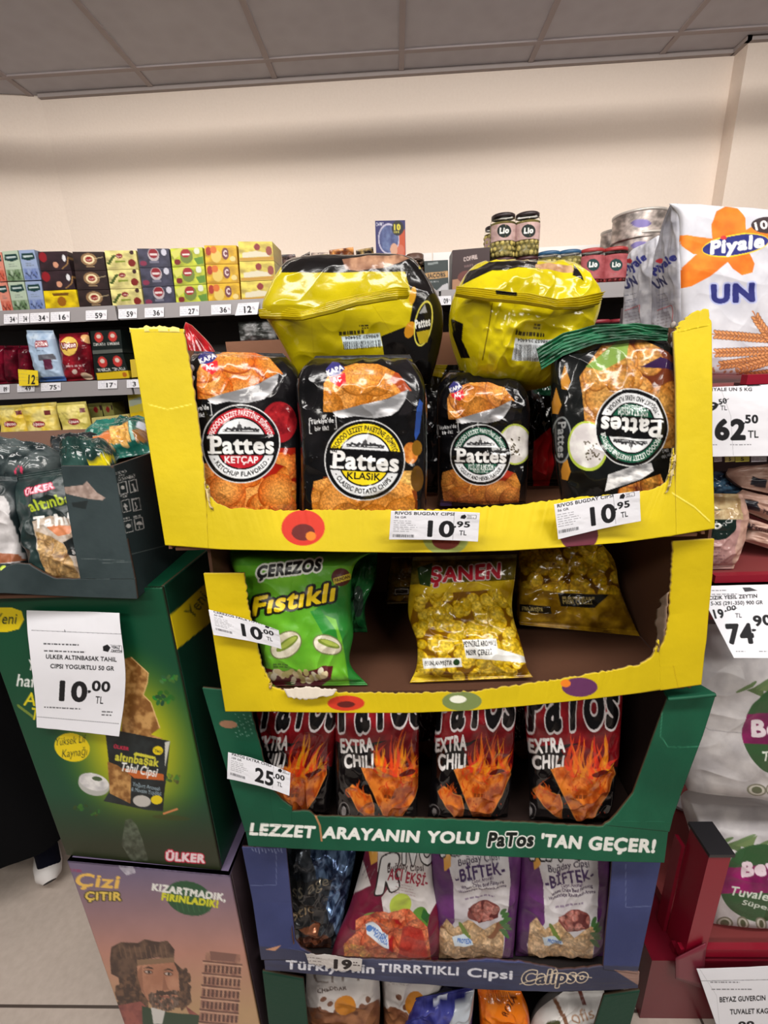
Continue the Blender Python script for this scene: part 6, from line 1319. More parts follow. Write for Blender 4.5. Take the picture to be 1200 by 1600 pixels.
for x, y, s_ in ((232, 1518, 1), (263, 1521, 1)):
    a.ell(x, y + 1, 7.5, 3.4, (120, 78, 60), 6); a.ell(x, y + 1, 5, 1.9, (206, 190, 180), 6); a.ell(x + 1, y + 1, 2.2, 2, (40, 28, 24)); a.poly([(x - 9, y - 4), (x, y - 8), (x + 8, y - 5), (x + 8, y - 3), (x, y - 5)], (60, 40, 32))
for k in range(150):
    x = R.uniform(232, 279); y = R.uniform(1549, 1580)
    if (x - 257) ** 2 / 24 ** 2 + (y - 1560) ** 2 / 19 ** 2 < 1 and not (abs(x - 258) < 8 and abs(y - 1557) < 2.5): a.ell(x, y, 3.4, 1.6, R.choice([(70, 52, 44), (96, 76, 64), (120, 100, 88)]), R.uniform(50, 120))
a.poly([(240, 1554), (250, 1548), (258, 1550), (267, 1548), (276, 1555), (266, 1554), (258, 1555), (248, 1555)], (66, 46, 38)); a.line([(250, 1557.5), (266, 1558)], 1.6, (130, 64, 56))
a.poly([(172, 1500), (174, 1480), (190, 1472), (215, 1474), (226, 1468), (248, 1472), (262, 1470), (273, 1484), (272, 1500), (248, 1496), (222, 1500), (208, 1520), (190, 1530), (174, 1522)], noisy((104, 78, 62), (66, 46, 38), 9, 5, 1.5)); a.poly([(214, 1500), (272, 1496), (273, 1504), (215, 1509)], (140, 110, 84))
for k in range(10): a.line([(186 + k * 8, 1476 + R.uniform(0, 4)), (190 + k * 8, 1494 + R.uniform(0, 6))], 1.6, (140, 108, 84), 0.6)
a.poly([(164, 1575), (220, 1565), (236, 1580), (250, 1600), (330, 1600), (290, 1572), (330, 1660), (160, 1660)], noisy((120, 60, 60), (160, 90, 80), 8, 3)); a.poly([(222, 1572), (262, 1582), (330, 1588), (340, 1660), (225, 1660)], (36, 66, 44)); a.poly([(236, 1574), (258, 1580), (254, 1600), (240, 1600)], (216, 214, 210))
a.xf(352, 1490, 1, 1, 4)
a.poly([(-30, 0), (24, 0), (30, 170), (-36, 170)], noisy((150, 104, 90), (190, 146, 120), 8, 3))
a.poly([(-24, -2), (18, 0), (16, 12), (-22, 12)], (130, 90, 80))
for r in range(8):
    yy = 14 + r * 19; a.line([(-34, yy), (28, yy + 2)], 2.2, (100, 64, 56)); a.line([(-34, yy + 3), (28, yy + 5)], 1.4, (216, 176, 150))
    for q in range(9): a.poly([(-30 + q * 6.6, yy + 6), (-26.5 + q * 6.6, yy + 6), (-26.5 + q * 6.6, yy + 17), (-30 + q * 6.6, yy + 17)], (88, 54, 48)); 
a.xf()
a.poly([(182, 1346), (208, 1350), (212, 1364), (198, 1368), (188, 1358)], noisy((160, 156, 170), (214, 212, 220), 5, 3), 0.8)
sa = Art(340, 1300, 520, 1700, (74, 60, 66), 1); full(sa, noisy((80, 66, 74), (60, 48, 52), 40, 3))
boxdown('display_box', 'purple and peach printed box with a bearded man and a leaning tower', F2, [c0[1], c1[1], c1[1], c0[1]], 0.31, a, sa, dens=0.7)
# ---- big price sheets
def sheet(TL, TR, BR, BL, Y4, build, lb, curl=0.006, S=3, cat='price sheet', mids=None):
    a = Art(min(TL[0], BL[0]) - 8, min(TL[1], TR[1]) - 8, max(TR[0], BR[0]) + 8, max(BL[1], BR[1]) + 8, (230, 230, 236), S); build(a)
    Lp = [(*TL, Y4[0])] + ([mids[0]] if mids else []) + [(*BL, Y4[3])]; Rp = [(*TR, Y4[1])] + ([mids[1]] if mids else []) + [(*BR, Y4[2])]
    mb = MB(); h = math.hypot(BL[0] - TL[0], BL[1] - TL[1]); w = math.hypot(TR[0] - TL[0], TR[1] - TL[1])
    band(mb, Lp, Rp, a, thick=0.0004, n=int(h * 1.5), m=int(w * 1.5), back=(222, 222, 226), hf=lambda U, V: curl * np.sin(U * 5 + 0.5) * 0.4 + 0.002 * (fbm(U * 3, V * 3, 4) - 0.5), smooth=True)
    return tag(mb.build('price_sheet', 'paper'), lb, cat, 'big price sheets')
K = (24, 24, 28)
def s1(a):
    a.line([(49, 985), (191, 991)], 0.8, (110, 110, 116)); a.line([(58, 1120), (186, 1131)], 0.8, (110, 110, 116)); a.line([(101, 984), (102, 988)], 1, K)
    a.small(68, 1006, 84, 1, 4, 2, (60, 60, 64), 3, 2.2, 0.9); a.small(69, 1017, 78, 1, 4, 2, (60, 60, 64), 5, 2.2, 0.9)
    a.poly([(161, 1010), (168, 1007), (173, 1012), (169, 1019), (161, 1017)], K); a.text('YERLİ', (174, 1013), (187, 1014), 3.6, K, 0.05); a.text('ÜRETİM', (174, 1019), (190, 1020), 3.6, K, 0.05); a.line([(172, 1008), (190, 1009), (191, 1020), (172, 1019)], 0.5, K)
    a.text('ULKER ALTINBASAK TAHIL', (72, 1029), (182, 1034), 6.4, K, 0.035); a.text('CIPSI YOGURTLU 50 GR', (79, 1044), (178, 1048), 6.4, K, 0.035)
    a.text('10', (94, 1094), (134, 1096), 29, K, 0.04); a.text(',', (138, 1081), (141, 1081), 9, K, 0.06); a.text('00', (144, 1079), (171, 1081), 15, K, 0.035); a.text('TL', (149, 1099), (161, 1100), 11, K, 0.01)
    a.small(69, 1105, 84, 1, 4, 3, (80, 80, 84), 7, 2, 0.9); a.small(159, 1112, 26, 2, 5, 3, (80, 80, 84), 8, 2, 0.9)
sheet((43, 953), (188, 957), (185, 1152), (56, 1138), [.535, .518, .512, .53], s1, 'large white price sheet reading 10,00 taped on the tall green box', mids=[(50, 1045, .528), (196, 1050, .512)])

# ------------------------------------------------------------------ right: red shelving with flour, legumes and paper rolls
RED = (138, 12, 38); XR = 0.485
e = empty('red_shelving', (0.9, 0.85, 0), 'red metal shelving at the right edge holding flour, legumes and toilet paper', 'shelf')
zu = at(1112, 596, .66)[2]; zm = at(1110, 908, .64)[2]; zl = at(1120, 1490, .60)[2]
def rail(za, zb, Y, col=RED, name='price_rail', x0=XR):
    x0 = 0.53 if za < zl else x0
    mb = MB(); mb.box((x0, Y, za), (1.9, Y + 0.012, zb), col); mb.build(name, 'metal', e)
rail(zu - 0.006, zu + 0.007, .66); rail(zu - 0.085, zu - 0.004, .672, (60, 40, 44), 'shelf_edge'); rail(zm - 0.006, zm + 0.006, .645); rail(zm - 0.08, zm - 0.006, .66, RED, 'shelf_edge'); rail(zl - 0.01, zl + 0.012, .60); rail(zl - 0.16, zl - 0.01, .615, (120, 10, 34), 'shelf_edge')
for z, d in ((zu, .68), (zm, .66), (zl, .62)):
    mb = MB(); mb.box((0.43 if z == zu else (0.556 if z == zl else XR + 0.005), d, z - 0.03), (1.9, 1.12, z - 0.008), (130, 60, 60)); mb.build('shelf', 'metal', e)
mb = MB(); mb.box((0.52, 1.12, 0), (1.9, 1.135, 1.46), (90, 80, 84)); mb.build('back_panel', 'metal', e)
# side frame of the lowest bin: side plate, corner post with black cap
pa, pb = at(1052, 1292, .66), at(1100, 1335, .60)
mb = MB(); xs_ = pb[0]; 
mb.box((.530, .6525, .192), (.537, .676, .44), (140, 10, 40)); mb.build('side_plate', 'metal', e); mb = MB(); mb.box((.482, .604, 0), (1.9, 1.10, .19), (104, 6, 28)); mb.build('base_plinth', 'metal', e)
mb = MB(); mb.box((.538, .598, 0.192), (.577, .652, .492), RED); mb.build('corner_post', 'metal', e)
mb = MB(); mb.box((.535, .594, .493), (.580, .656, .500), (34, 34, 38)); mb.build('post_cap', 'metal', e)
mb = MB(); band(mb, [(1056, 1498, .59), (1104, 1474, .592)], [(1056, 1530, .59), (1098, 1545, .592)], None, (120, 40, 56), n=8, m=8, thick=0.002, back=(120, 40, 56)); mb.build('label_holder', 'metal', e)

# flour bags
FLOOR[0] = zu - 0.007
def flour_side(a, dx):
    a.text('Piyale', (dx + 2, 431), (dx + 34, 405), 12, (40, 44, 120), 0.05, 0.1); a.ell(dx + 8, 408, 5, 4, (190, 50, 60)); a.text('UN', (dx + 3, 452), (dx + 20, 444), 14, (44, 46, 90), 0.05); a.small(dx + 2, 462, 26, 2, 8, -14, (110, 110, 130), 3, 1.4); a.small(dx, 474, 26, 3, 6, -14, (120, 120, 140), 5, 1.4)
    a.line([(dx, 486), (dx + 26, 477), (dx + 26, 510)], 1, (190, 80, 80)); a.small(dx, 492, 24, 6, 5, -14, (130, 120, 130), 6, 1.2)
a = Art(1000, 300, 1300, 610, (208, 208, 214), 2.2); full(a, noisy((214, 214, 220), (190, 190, 198), 30, 5))
pc = noisy((232, 134, 34), (214, 104, 20), 22, 3)
for P in ([(1115, 372), (1113, 350), (1120, 330), (1135, 322), (1152, 326), (1164, 342), (1165, 365), (1150, 385), (1130, 388)], [(1056, 369), (1075, 367), (1115, 372), (1125, 385), (1110, 396), (1085, 397), (1066, 385)], [(1110, 388), (1140, 390), (1140, 408), (1110, 432), (1080, 448), (1062, 451), (1057, 440), (1066, 418), (1088, 398)], [(1130, 395), (1170, 392), (1180, 412), (1176, 426), (1160, 430), (1146, 420)], [(1160, 380), (1165, 360), (1200, 340), (1230, 336), (1236, 352), (1210, 376), (1170, 388)]): a.poly(P, pc)
a.ell(1150, 383, 52, 17, (236, 200, 40), -8); a.ell(1150, 383, 51, 15, (36, 40, 116), -8); a.text('Piyale', (1113, 396), (1192, 386), 19, (234, 234, 236), 0.05, 0.15); a.ell(1132, 371, 5, 3, (200, 50, 50)); a.ell(1200, 352, 26, 13, (50, 36, 40)); a.text('100', (1182, 360), (1212, 354), 12, (225, 220, 215), 0.03)
a.text('UN', (1115, 472), (1177, 470), 26, (36, 40, 110), 0.06, 0, out=((170, 176, 214), 2.4))
wh = noisy((206, 134, 80), (160, 90, 46), 5, 3)
R = random.Random(3)
for base, tip in (((1210, 530), (1113, 522)), ((1210, 548), (1113, 552)), ((1205, 560), (1120, 572)), ((1215, 545), (1175, 486)), ((1215, 560), (1150, 580)), ((1230, 580), (1160, 590))):
    b = np.array(base, float); t = np.array(tip, float); d = t - b; L = np.linalg.norm(d); an = math.degrees(math.atan2(d[1], d[0]))
    a.line([base, tip], 2, (190, 120, 70))
    for k in range(int(L / 6)):
        p = b + d * (k * 6 / L)
        for s_ in (-1, 1):
            q0, q1 = p[0] - s_ * d[1] / L * 4, p[1] + s_ * d[0] / L * 4; a.ell(q0, q1, 5, 2.9, (104, 54, 30), an + s_ * 28); a.ell(q0, q1, 4.2, 2, (214, 146, 92), an + s_ * 28)
for k in range(60): a.ell(R.uniform(1110, 1290), R.uniform(575, 596), 3, 1.8, (170, 110, 70), R.uniform(0, 180), 0.8)
rows = [(1046, 318, 1290, 335, .78), (1058, 330, 1290, 345, .77), (1060, 400, 1292, 410, .755), (1064, 484, 1296, 490, .75), (1074, 590, 1296, 596, .75)]
flour_side(a, 1012)
fb = pack('flour_bag', 'large white flour bag with an orange flower print on the red shelving', 'flour bag', 'flour bags', rows, 0.012, a, 'paper', p=10, q=0.5, seal=0.0, wr=0.003, seed=141, back=(200, 200, 206), Tb=0.01, dens=1.0)
def gusset(parent, rows, dx, seed, lbl=None):
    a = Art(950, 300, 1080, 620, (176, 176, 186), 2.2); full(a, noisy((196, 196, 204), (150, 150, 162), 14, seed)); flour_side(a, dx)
    return pack('side_gusset', None, None, None, rows, 0.004, a, 'paper', p=6, seal=0, wr=0.004, seed=seed, back=(190, 190, 196), parent=parent, dens=1.1)
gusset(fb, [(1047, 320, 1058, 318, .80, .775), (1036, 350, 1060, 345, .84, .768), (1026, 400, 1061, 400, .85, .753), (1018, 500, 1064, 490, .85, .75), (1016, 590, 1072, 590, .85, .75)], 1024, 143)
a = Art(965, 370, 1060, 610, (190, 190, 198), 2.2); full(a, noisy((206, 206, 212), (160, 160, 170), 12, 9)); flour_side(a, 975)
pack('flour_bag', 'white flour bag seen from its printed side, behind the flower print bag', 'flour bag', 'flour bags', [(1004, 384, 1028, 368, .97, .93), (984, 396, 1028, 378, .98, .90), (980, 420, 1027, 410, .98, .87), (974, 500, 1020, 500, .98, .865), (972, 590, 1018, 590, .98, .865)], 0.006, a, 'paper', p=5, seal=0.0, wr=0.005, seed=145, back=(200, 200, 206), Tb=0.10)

FLOOR[0] = None
# price sheets on the red shelving
def s2(a):
    a.small(1114, 603, 60, 1, 3, 0, (90, 90, 96), 3, 1); a.text('PIYALE UN 5 KG', (1108, 611), (1175, 611), 5, K, 0.03); a.poly([(1166, 599), (1180, 599), (1190, 603), (1168, 604)], K, 0.8); a.line([(1128, 612), (1142, 650), (1146, 712)], 0.5, (160, 160, 166))
    a.text('89', (1091, 642), (1121, 641), 12, K, 0.04); a.text(',50', (1121, 633), (1136, 630), 8, K, 0.03); a.text('TL', (1126, 641), (1136, 641), 7, K, 0.01); a.line([(1119, 634), (1139, 623)], 1, K)
    a.text('62', (1119, 686), (1163, 686), 29, K, 0.055); a.text(',', (1160, 662), (1163, 662), 8, K, 0.06); a.text('50', (1165, 661), (1184, 661), 12, K, 0.045); a.text('TL', (1169, 684), (1185, 684), 11, K, 0.02); a.small(1110, 695, 16, 1, 3, 0, (90, 90, 96), 4, 1.4); a.small(1141, 695, 50, 1, 3, 0, (90, 90, 96), 4, 1.4)
sheet((1088, 606), (1260, 598), (1262, 712), (1090, 714), [.655, .655, .65, .65], s2, 'large white price sheet reading 62,50 below the flour bags', curl=0.002)
def s3(a):
    a.small(1112, 923, 36, 1, 3, -1, (90, 90, 96), 3, 1.4); a.small(1112, 929, 50, 1, 3, -1, (90, 90, 96), 5, 1.4); a.poly([(1160, 918), (1172, 918), (1184, 923), (1164, 925)], K, 0.8)
    a.text('DO CIZIK YESIL ZEYTIN', (1092, 938), (1183, 934), 5.5, K, 0.04); a.text('5-XS (291-350) 900 GR', (1111, 946), (1192, 944), 5.5, K, 0.03)
    a.text('119', (1108, 967), (1132, 965), 13, K, 0.045, -0.2); a.text(',00', (1133, 955), (1150, 953), 7, K, 0.03); a.text('TL', (1149, 965), (1159, 965), 6.5, K, 0.01); a.line([(1132, 956), (1152, 950)], 1, K)
    a.text('74', (1140, 1005), (1178, 1004), 28, K, 0.055, -0.15); a.text(',', (1176, 985), (1180, 985), 8, K, 0.06); a.text('90', (1180, 978), (1206, 976), 15, K, 0.045, -0.15); a.small(1150, 1018, 22, 1, 3, 0, (90, 90, 96), 4, 1.4); a.small(1186, 1018, 14, 1, 3, 0, (90, 90, 96), 6, 1.4)
sheet((1088, 916), (1245, 912), (1290, 1028), (1147, 1028), [.64, .635, .56, .57], s3, 'large white price sheet reading 74,90 hanging out above the toilet paper', curl=0.002)
def s4(a):
    a.line([(1094, 1533), (1250, 1530)], 0.8, (110, 110, 116)); a.small(1110, 1535, 70, 1, 3, 0, (90, 90, 96), 3, 1.6); a.small(1112, 1546, 76, 1, 3, 0, (90, 90, 96), 5, 1.6); a.line([(1092, 1512), (1120, 1556), (1124, 1600)], 0.4, (170, 170, 176))
    a.text('BEYAZ GUVERCIN', (1125, 1566), (1196, 1563), 7.5, K, 0.035); a.text('TUVALET KAGIDI', (1141, 1585), (1212, 1583), 7.5, K, 0.035); a.text('99', (1155, 1608), (1178, 1607), 11, K, 0.04)
sheet((1088, 1513), (1260, 1508), (1290, 1660), (1140, 1660), [.585, .585, .55, .55], s4, 'white price sheet for toilet paper at the lower right corner', curl=0.002)
for k, (x, w, c) in enumerate([(1116, 12, (200, 190, 196)), (1133, 15, (210, 196, 120)), (1149, 22, (214, 206, 90)), (1174, 24, (200, 196, 206))]):
    a = Art(x - 3, 712, x + w + 3, 724, c, 3); a.text('5', (x + w * 0.4, 720), (x + w * 0.6, 720), 5, (50, 40, 40), 0.04) if k in (1, 2) else a.small(x + 1, 716, w - 2, 2, 3, 0, (120, 110, 120), 3, 1)
    mb = MB(); band(mb, [(x, 713, .668), (x + w, 713, .668)], [(x, 722, .668), (x + w, 721, .668)], a, thick=0.0005, n=w * 2, m=18, back=c)
    tag(mb.build('price_tag', 'paper'), ('lilac price strip at the left, under the 62,50 sheet', 'pale yellow price strip under the 62,50 sheet', 'bright yellow price strip under the 62,50 sheet', 'lilac price strip at the right edge, under the 62,50 sheet')[k], 'price tag', 'strips under the flour shelf')

# legume bags between the rails
FLOOR[0] = zm - 0.007
def pink(rows, art_fn, lb, seed, T=0.02, mat='satin', c1=(176, 138, 122), c2=(206, 172, 156), group='legume bags on the red shelving'):
    xs = [r[0] for r in rows] + [r[2] for r in rows]; ys = [r[1] for r in rows] + [r[3] for r in rows]
    a = Art(min(xs) - 6, min(ys) - 6, max(xs) + 6, max(ys) + 6, c1, 2.2); full(a, noisy(c1, c2, 14, seed)); art_fn(a)
    return pack('legume_bag', lb, 'legume bag', group, rows, T, a, mat, p=3, seed=seed, back=[v * 0.6 for v in c1], wr=0.005)
def f1(a): a.poly([(1176, 744), (1198, 750), (1196, 764), (1172, 758)], (28, 30, 42))
pink([(1138, 732, 1290, 718, .80), (1136, 742, 1290, 745, .78), (1160, 762, 1290, 790, .76)], f1, 'brown pink bag with a black patch, topmost of the sagging pile', 151)
def f2(a): a.poly([(1166, 780), (1186, 784), (1184, 800), (1162, 794)], (28, 30, 42)); a.text('Fasulye', (1190, 802), (1225, 812), 7, (60, 36, 40), 0.05)
pink([(1160, 765, 1290, 800, .76), (1146, 778, 1290, 820, .745), (1168, 800, 1290, 850, .74)], f2, 'brown pink bag with a black patch, second in the sagging pile', 152)
def f3(a): a.poly([(1168, 820), (1172, 816), (1176, 834), (1168, 834)], (40, 34, 40)); a.text('Fasulye Yerli', (1174, 826), (1240, 846), 7, (60, 36, 40), 0.05)
pink([(1166, 808, 1290, 850, .745), (1162, 826, 1290, 868, .74), (1170, 846, 1290, 890, .735)], f3, 'brown pink bag with dark lettering, third in the sagging pile', 153)
def f4(a): a.text('Fasulye Yerli P', (1160, 860), (1235, 884), 7, (60, 36, 40), 0.05)
pink([(1162, 845, 1290, 885, .74), (1156, 860, 1290, 898, .735), (1175, 880, 1290, 902, .73)], f4, 'brown pink bag with dark lettering, lowest in the sagging pile', 154)
def f5(a):
    a.poly([(1090, 812), (1160, 810), (1140, 906), (1090, 906)], noisy((190, 150, 144), (170, 130, 126), 20, 3)); a.ell(1104, 806, 45, 38, (20, 36, 32)); a.poly([(1060, 760), (1150, 755), (1162, 812), (1060, 808)], noisy((150, 120, 80), (190, 170, 130), 8, 4))
    a.ell(1122, 820, 28, 24, (20, 36, 32)); a.poly([(1090, 800), (1150, 795), (1160, 812), (1095, 812)], noisy((170, 140, 100), (210, 190, 150), 6, 4)); a.text('o', (1115, 827), (1126, 825), 12, (226, 226, 220), 0.04); a.small(1112, 858, 24, 6, 5, 2, (110, 80, 90), 4, 1.2); a.barcode(1112, 893, 28, 8, 2, 5, (90, 70, 70))
pink([(1085, 770, 1160, 772, .73), (1085, 800, 1166, 800, .715), (1085, 850, 1158, 850, .70), (1085, 905, 1142, 903, .69)], f5, 'clear legume bag with dark green and pink label, standing beside the yellow tray', 155, mat='film', group='upright packs on the red shelving')
def f6(a): a.poly([(1105, 742), (1160, 740), (1158, 775), (1105, 775)], noisy((20, 26, 40), (80, 120, 150), 7, 4, 1.6, 0.4)); a.ell(1145, 748 + 6, 5, 3, (150, 200, 230))
pink([(1085, 735, 1160, 738, .82), (1085, 755, 1165, 758, .80), (1085, 790, 1160, 792, .78)], f6, 'dark shiny pack behind the clear legume bag', 156, mat='film', c1=(30, 34, 46), c2=(70, 90, 110), group='upright packs on the red shelving')

# toilet paper packs
FLOOR[0] = zl - 0.007
def wc(a, cx, cy, rx, ry, ty):
    full(a, noisy((206, 202, 202), (176, 172, 174), 26, 3))
    a.line([(1075, ty), (1110, ty + 22), (1200, ty + 30)], 1.5, (160, 156, 160), 0.8)
    a.poly([(cx - rx * 0.9, cy - ry * 0.95), (cx - rx * 0.4, cy - ry * 1.15), (cx - rx * 0.5, cy - ry * 0.8)], (90, 110, 70)); a.poly([(cx - rx * .6, cy - ry * .95), (cx - rx * .1, cy - ry * 1.25), (cx - rx * .2, cy - ry * .9)], (110, 130, 84))
    for k in range(5): a.ell(cx - rx * 0.9 + k * rx * 0.5, cy - ry * 1.02 - (k % 2) * 6, rx * .3, 3.5, (100, 124, 80), -28)
    a.ell(cx, cy, rx, ry, (48, 84, 48), n=80)
    a.clip([(cx + rx * math.cos(t), cy + ry * math.sin(t)) for t in np.linspace(0, 6.28, 60)])
    a.poly([(cx - rx, cy - ry * .42), (cx + rx, cy - ry * .5), (cx + rx, cy + ry * .22), (cx - rx, cy + ry * .28)], noisy((150, 24, 100), (110, 16, 74), 20, 4)); a.clip()
a = Art(1040, 1010, 1330, 1270, (206, 202, 202), 2); wc(a, 1222, 1143, 62, 68, 1120)
a.text('Beyaz', (1176, 1150), (1270, 1146), 24, (226, 214, 220), 0.05); a.text('Tuvalet', (1186, 1186), (1256, 1182), 14, (214, 222, 210), 0.02, 0.2)
for k in range(4): a.ell(1181 + k * 24, 1233, 15 if k == 0 else 10, 9, (120, 118, 100)); a.ell(1181 + k * 24, 1233, 12 if k == 0 else 8, 7, (196, 192, 180)); a.ell(1181 + k * 24, 1233, 8 if k == 0 else 5, 5, (90, 96, 70))
wcg = 'toilet paper packs'
pack('toilet_paper_pack', 'white toilet paper pack with green and magenta disc, upper of two at the right', 'toilet paper', wcg, [(1090, 985, 1320, 1000, .70), (1072, 1040, 1320, 1040, .67), (1062, 1120, 1320, 1120, .665), (1062, 1190, 1320, 1200, .66), (1075, 1235, 1320, 1255, .66)], 0.035, a, 'satin', p=4, q=0.5, seal=0.0, wr=0.006, seed=161, back=(200, 196, 196), Tb=0.12)
a = Art(1040, 1235, 1330, 1500, (206, 202, 202), 2); wc(a, 1190, 1380, 66, 60, 1300)
a.text('Beyaz', (1161, 1370), (1250, 1362), 22, (230, 210, 220), 0.06); a.text('Tuvalet', (1140, 1398), (1206, 1408), 13, (214, 222, 210), 0.02, 0.2); a.text('Süper', (1160, 1414), (1206, 1424), 8, (214, 222, 210), 0.02)
for k in range(4): a.ell(1132 + k * 28, 1442, 13 if k == 0 else 9, 9, (120, 118, 100)); a.ell(1132 + k * 28, 1442, 10 if k == 0 else 7, 7, (196, 192, 180)); a.ell(1132 + k * 28, 1442, 7 if k == 0 else 4, 5, (90, 96, 70))
pack('toilet_paper_pack', 'white toilet paper pack with green and magenta disc, lower one behind the red post', 'toilet paper', wcg, [(1080, 1255, 1330, 1265, .74), (1092, 1288, 1320, 1290, .70), (1112, 1350, 1320, 1350, .67), (1112, 1400, 1320, 1400, .655), (1112, 1475, 1320, 1478, .65)], 0.03, a, 'satin', p=4, q=0.5, seal=0.0, wr=0.006, seed=163, back=(200, 196, 196), Tb=0.14)
a = Art(1020, 1235, 1120, 1440, (190, 186, 186), 1.5); full(a, noisy((190, 186, 188), (150, 146, 150), 20, 4)); a.line([(1050, 1250), (1064, 1300), (1046, 1330)], 3, (150, 24, 50))
pack('toilet_paper_pack', 'white wrapped pack glimpsed between the blue tray and the red bin', 'toilet paper', wcg, [(1050, 1250, 1085, 1250, .92), (1046, 1300, 1080, 1300, .91), (1038, 1360, 1072, 1360, .90), (1030, 1430, 1062, 1430, .89)], 0.02, a, 'satin', p=3, seed=165, back=(180, 176, 178), wr=0.006)

FLOOR[0] = None
# ------------------------------------------------------------------ person in a long black robe, mostly outside the frame
def skin(name, verts, edges, radii, col, mat, parent=None, sub=2):
    me = bpy.data.meshes.new(name); me.from_pydata(verts, edges, []); o = bpy.data.objects.new(name, me); COL.objects.link(o)
    md = o.modifiers.new('s', 'SKIN'); md.use_smooth_shade = True
    for i, r in enumerate(radii): me.skin_vertices[0].data[i].radius = (r, r) if not isinstance(r, tuple) else r
    me.skin_vertices[0].data[0].use_root = True
    ss = o.modifiers.new('u', 'SUBSURF'); ss.levels = sub; ss.render_levels = sub
    bpy.context.view_layer.update(); dg = bpy.context.evaluated_depsgraph_get()
    m2 = bpy.data.meshes.new_from_object(o.evaluated_get(dg)); bpy.data.objects.remove(o)
    V = np.zeros(len(m2.vertices) * 3, dtype=np.float32); m2.vertices.foreach_get('co', V); V = V.reshape(-1, 3)
    q4 = np.array([list(p.vertices) for p in m2.polygons if len(p.vertices) == 4]); q3 = [list(p.vertices) for p in m2.polygons if len(p.vertices) == 3]
    return V, q4, q3
foot = atz(80, 1396, 0.0); px_, py_ = foot[0], foot[1]
cxp, cyp = px_ - 0.24, py_ + 0.10
S = lambda x, y, z: (cxp + x, cyp + y, z)
bv = [S(0, 0, .95), S(0, 0, 1.12), S(0, 0, 1.32), S(0, 0, 1.42), S(0, 0, 1.50), S(0.01, 0, 1.60), S(0.01, 0, 1.68),
      S(-.17, 0, 1.38), S(-.24, .02, 1.12), S(-.24, -.08, .92), S(-.24, -.12, .86), S(.17, 0, 1.38), S(.23, .02, 1.12), S(.20, -.06, .92), S(.19, -.10, .86),
      S(-.09, 0, .88), S(-.10, 0, .5), S(-.12, .02, .1), S(-.12, -.10, .035), S(.09, 0, .88), S(.15, -.03, .5), (px_ - .02, py_ + .05, .12), (px_ + .0, py_ + .02, .035)]
be = [(0, 1), (1, 2), (2, 3), (3, 4), (4, 5), (5, 6), (2, 7), (7, 8), (8, 9), (9, 10), (2, 11), (11, 12), (12, 13), (13, 14), (0, 15), (15, 16), (16, 17), (17, 18), (0, 19), (19, 20), (20, 21), (21, 22)]
br_ = [.13, .12, .13, .07, .055, .085, .06, .06, .045, .035, .025, .06, .045, .035, .025, .08, .045, .02, .015, .08, .045, .02, .015]
root = empty('person', (cxp, cyp, 0), 'person in a long black robe and white shoes, standing at the left edge', 'person')
try:
    V, q4, q3 = skin('b', bv, be, br_, None, None)
    mb = MB(); mb.add(V, lin(C((150, 105, 85))), q4)
    if q3: mb.add(V, lin(C((150, 105, 85))), np.array(q3))
    mb.build('body', 'matte', root)
except Exception as ex:
    print('skin failed', ex)
def tube(mb, pts, rad, col, n=20, squash=None):
    pts = np.array(pts, float); rings = []
    for i, p in enumerate(pts):
        d = pts[min(i + 1, len(pts) - 1)] - pts[max(i - 1, 0)]; d /= np.linalg.norm(d)
        a1 = np.cross(d, [0, 1, 0.01]); a1 /= np.linalg.norm(a1); a2 = np.cross(d, a1); t = np.linspace(0, 2 * np.pi, n, endpoint=False)[:, None]
        r = rad[i] if isinstance(rad[i], tuple) else (rad[i], rad[i])
        rings.append(p + a1 * np.cos(t) * r[0] + a2 * np.sin(t) * r[1])
    P = np.array(rings); m = len(pts); i = np.arange(m * n).reshape(m, n); j = np.roll(i, -1, 1)
    F = np.stack([i[:-1], j[:-1], j[1:], i[1:]], -1).reshape(-1, 4); mb.add(P.reshape(-1, 3), lin(C(col)), F)
mb = MB(); t = np.linspace(0, 2 * np.pi, 72, endpoint=False); rings = []
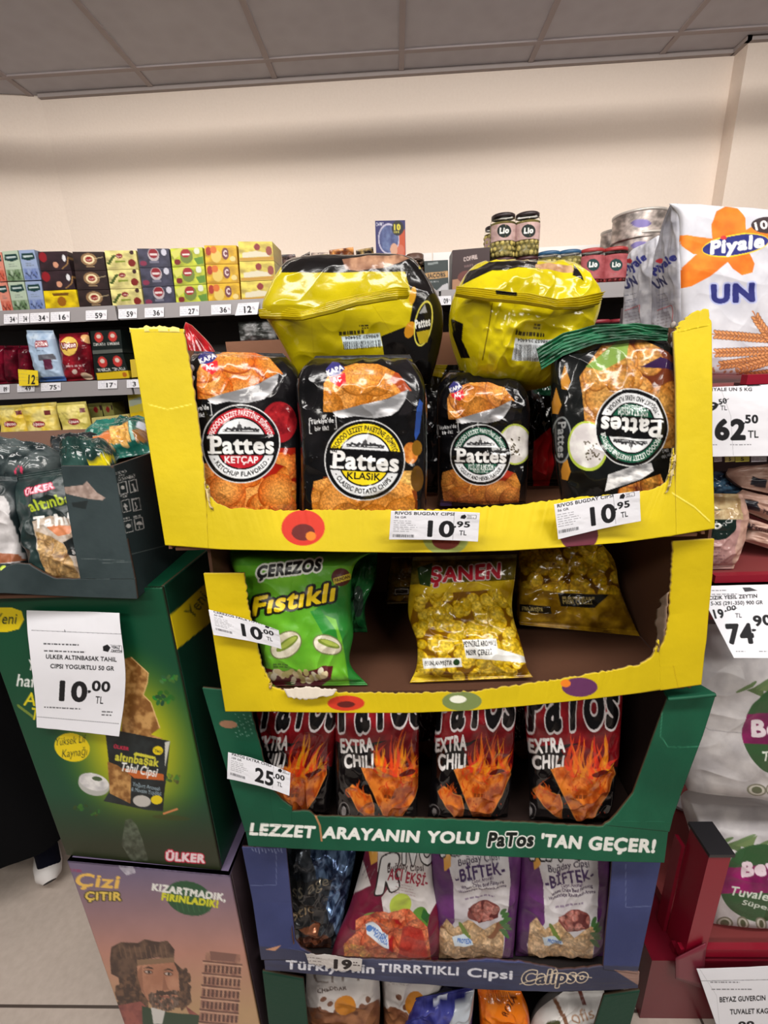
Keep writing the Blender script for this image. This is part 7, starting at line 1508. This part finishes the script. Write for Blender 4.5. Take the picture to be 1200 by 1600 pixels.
for z, hx, hy, ox in ((.17, .31, .20, .02), (.24, .30, .195, .02), (.5, .225, .17, .0), (.8, .18, .15, -.01), (1.0, .18, .135, 0), (1.25, .175, .13, 0), (1.36, .17, .10, 0), (1.42, .10, .08, 0), (1.47, .06, .06, 0)):
    fold = 1 + 0.035 * np.sin(t * 9 + z * 3) * max(0, 1.1 - z); rings.append(np.stack([cxp + ox + hx * fold * np.cos(t), cyp + hy * fold * np.sin(t), z + 0.05 * np.cos(t) * max(0, .5 - z) + 0 * t], 1))
P = np.array(rings); m = len(rings); i = np.arange(m * 72).reshape(m, 72); j = np.roll(i, -1, 1)
mb.add(P.reshape(-1, 3), lin(C((10, 10, 12))), np.stack([i[:-1], j[:-1], j[1:], i[1:]], -1).reshape(-1, 4))
for sx in (-1, 1):
    tube(mb, [S(sx * .14, 0, 1.38), S(sx * .22, 0.01, 1.25), S(sx * .25, .02, 1.1), S(sx * .25, -.06, .93)], [.075, .07, .065, .075], (10, 10, 12))
mb.build('robe', 'cloth', root)
mb = MB(); tube(mb, [S(.14, -.02, .55), (px_ - .05, py_ + .055, .28), (px_ - .03, py_ + .05, .20)], [.06, .034, .03], (16, 16, 22)); tube(mb, [(px_ - .032, py_ + .05, .205), (px_ - .028, py_ + .05, .19)], [.031, .031], (170, 165, 165)); tube(mb, [(px_ - .028, py_ + .05, .19), (px_ - .02, py_ + .045, .10), (px_ - .015, py_ + .035, .06)], [.03, .028, .027], (14, 16, 30))
tube(mb, [S(-.10, 0, .55), S(-.12, .02, .1)], [.07, .045], (16, 16, 22)); mb.build('trousers', 'cloth', root)
for sx, (fx, fy) in ((1, (px_, py_)), (-1, (cxp - .12, cyp + .0))):
    mb = MB(); tube(mb, [(fx - .13, fy + .15, .03), (fx - .115, fy + .135, .034), (fx - .07, fy + .09, .04), (fx - .03, fy + .045, .05), (fx - .005, fy + .015, .05), (fx + .004, fy + .004, .04)], [(.008, .008), (.02, .026), (.028, .03), (.032, .034), (.03, .03), (.015, .015)], (214, 210, 208)); mb.build('shoe', 'carton', root)
mb = MB(); mb.lathe(S(0.01, 0.01, 1.46), [(0.075, 0), (.09, .06), (.105, .13), (.10, .2), (.07, .25), (.001, .27)], (14, 14, 18)); mb.build('headscarf', 'cloth', root)
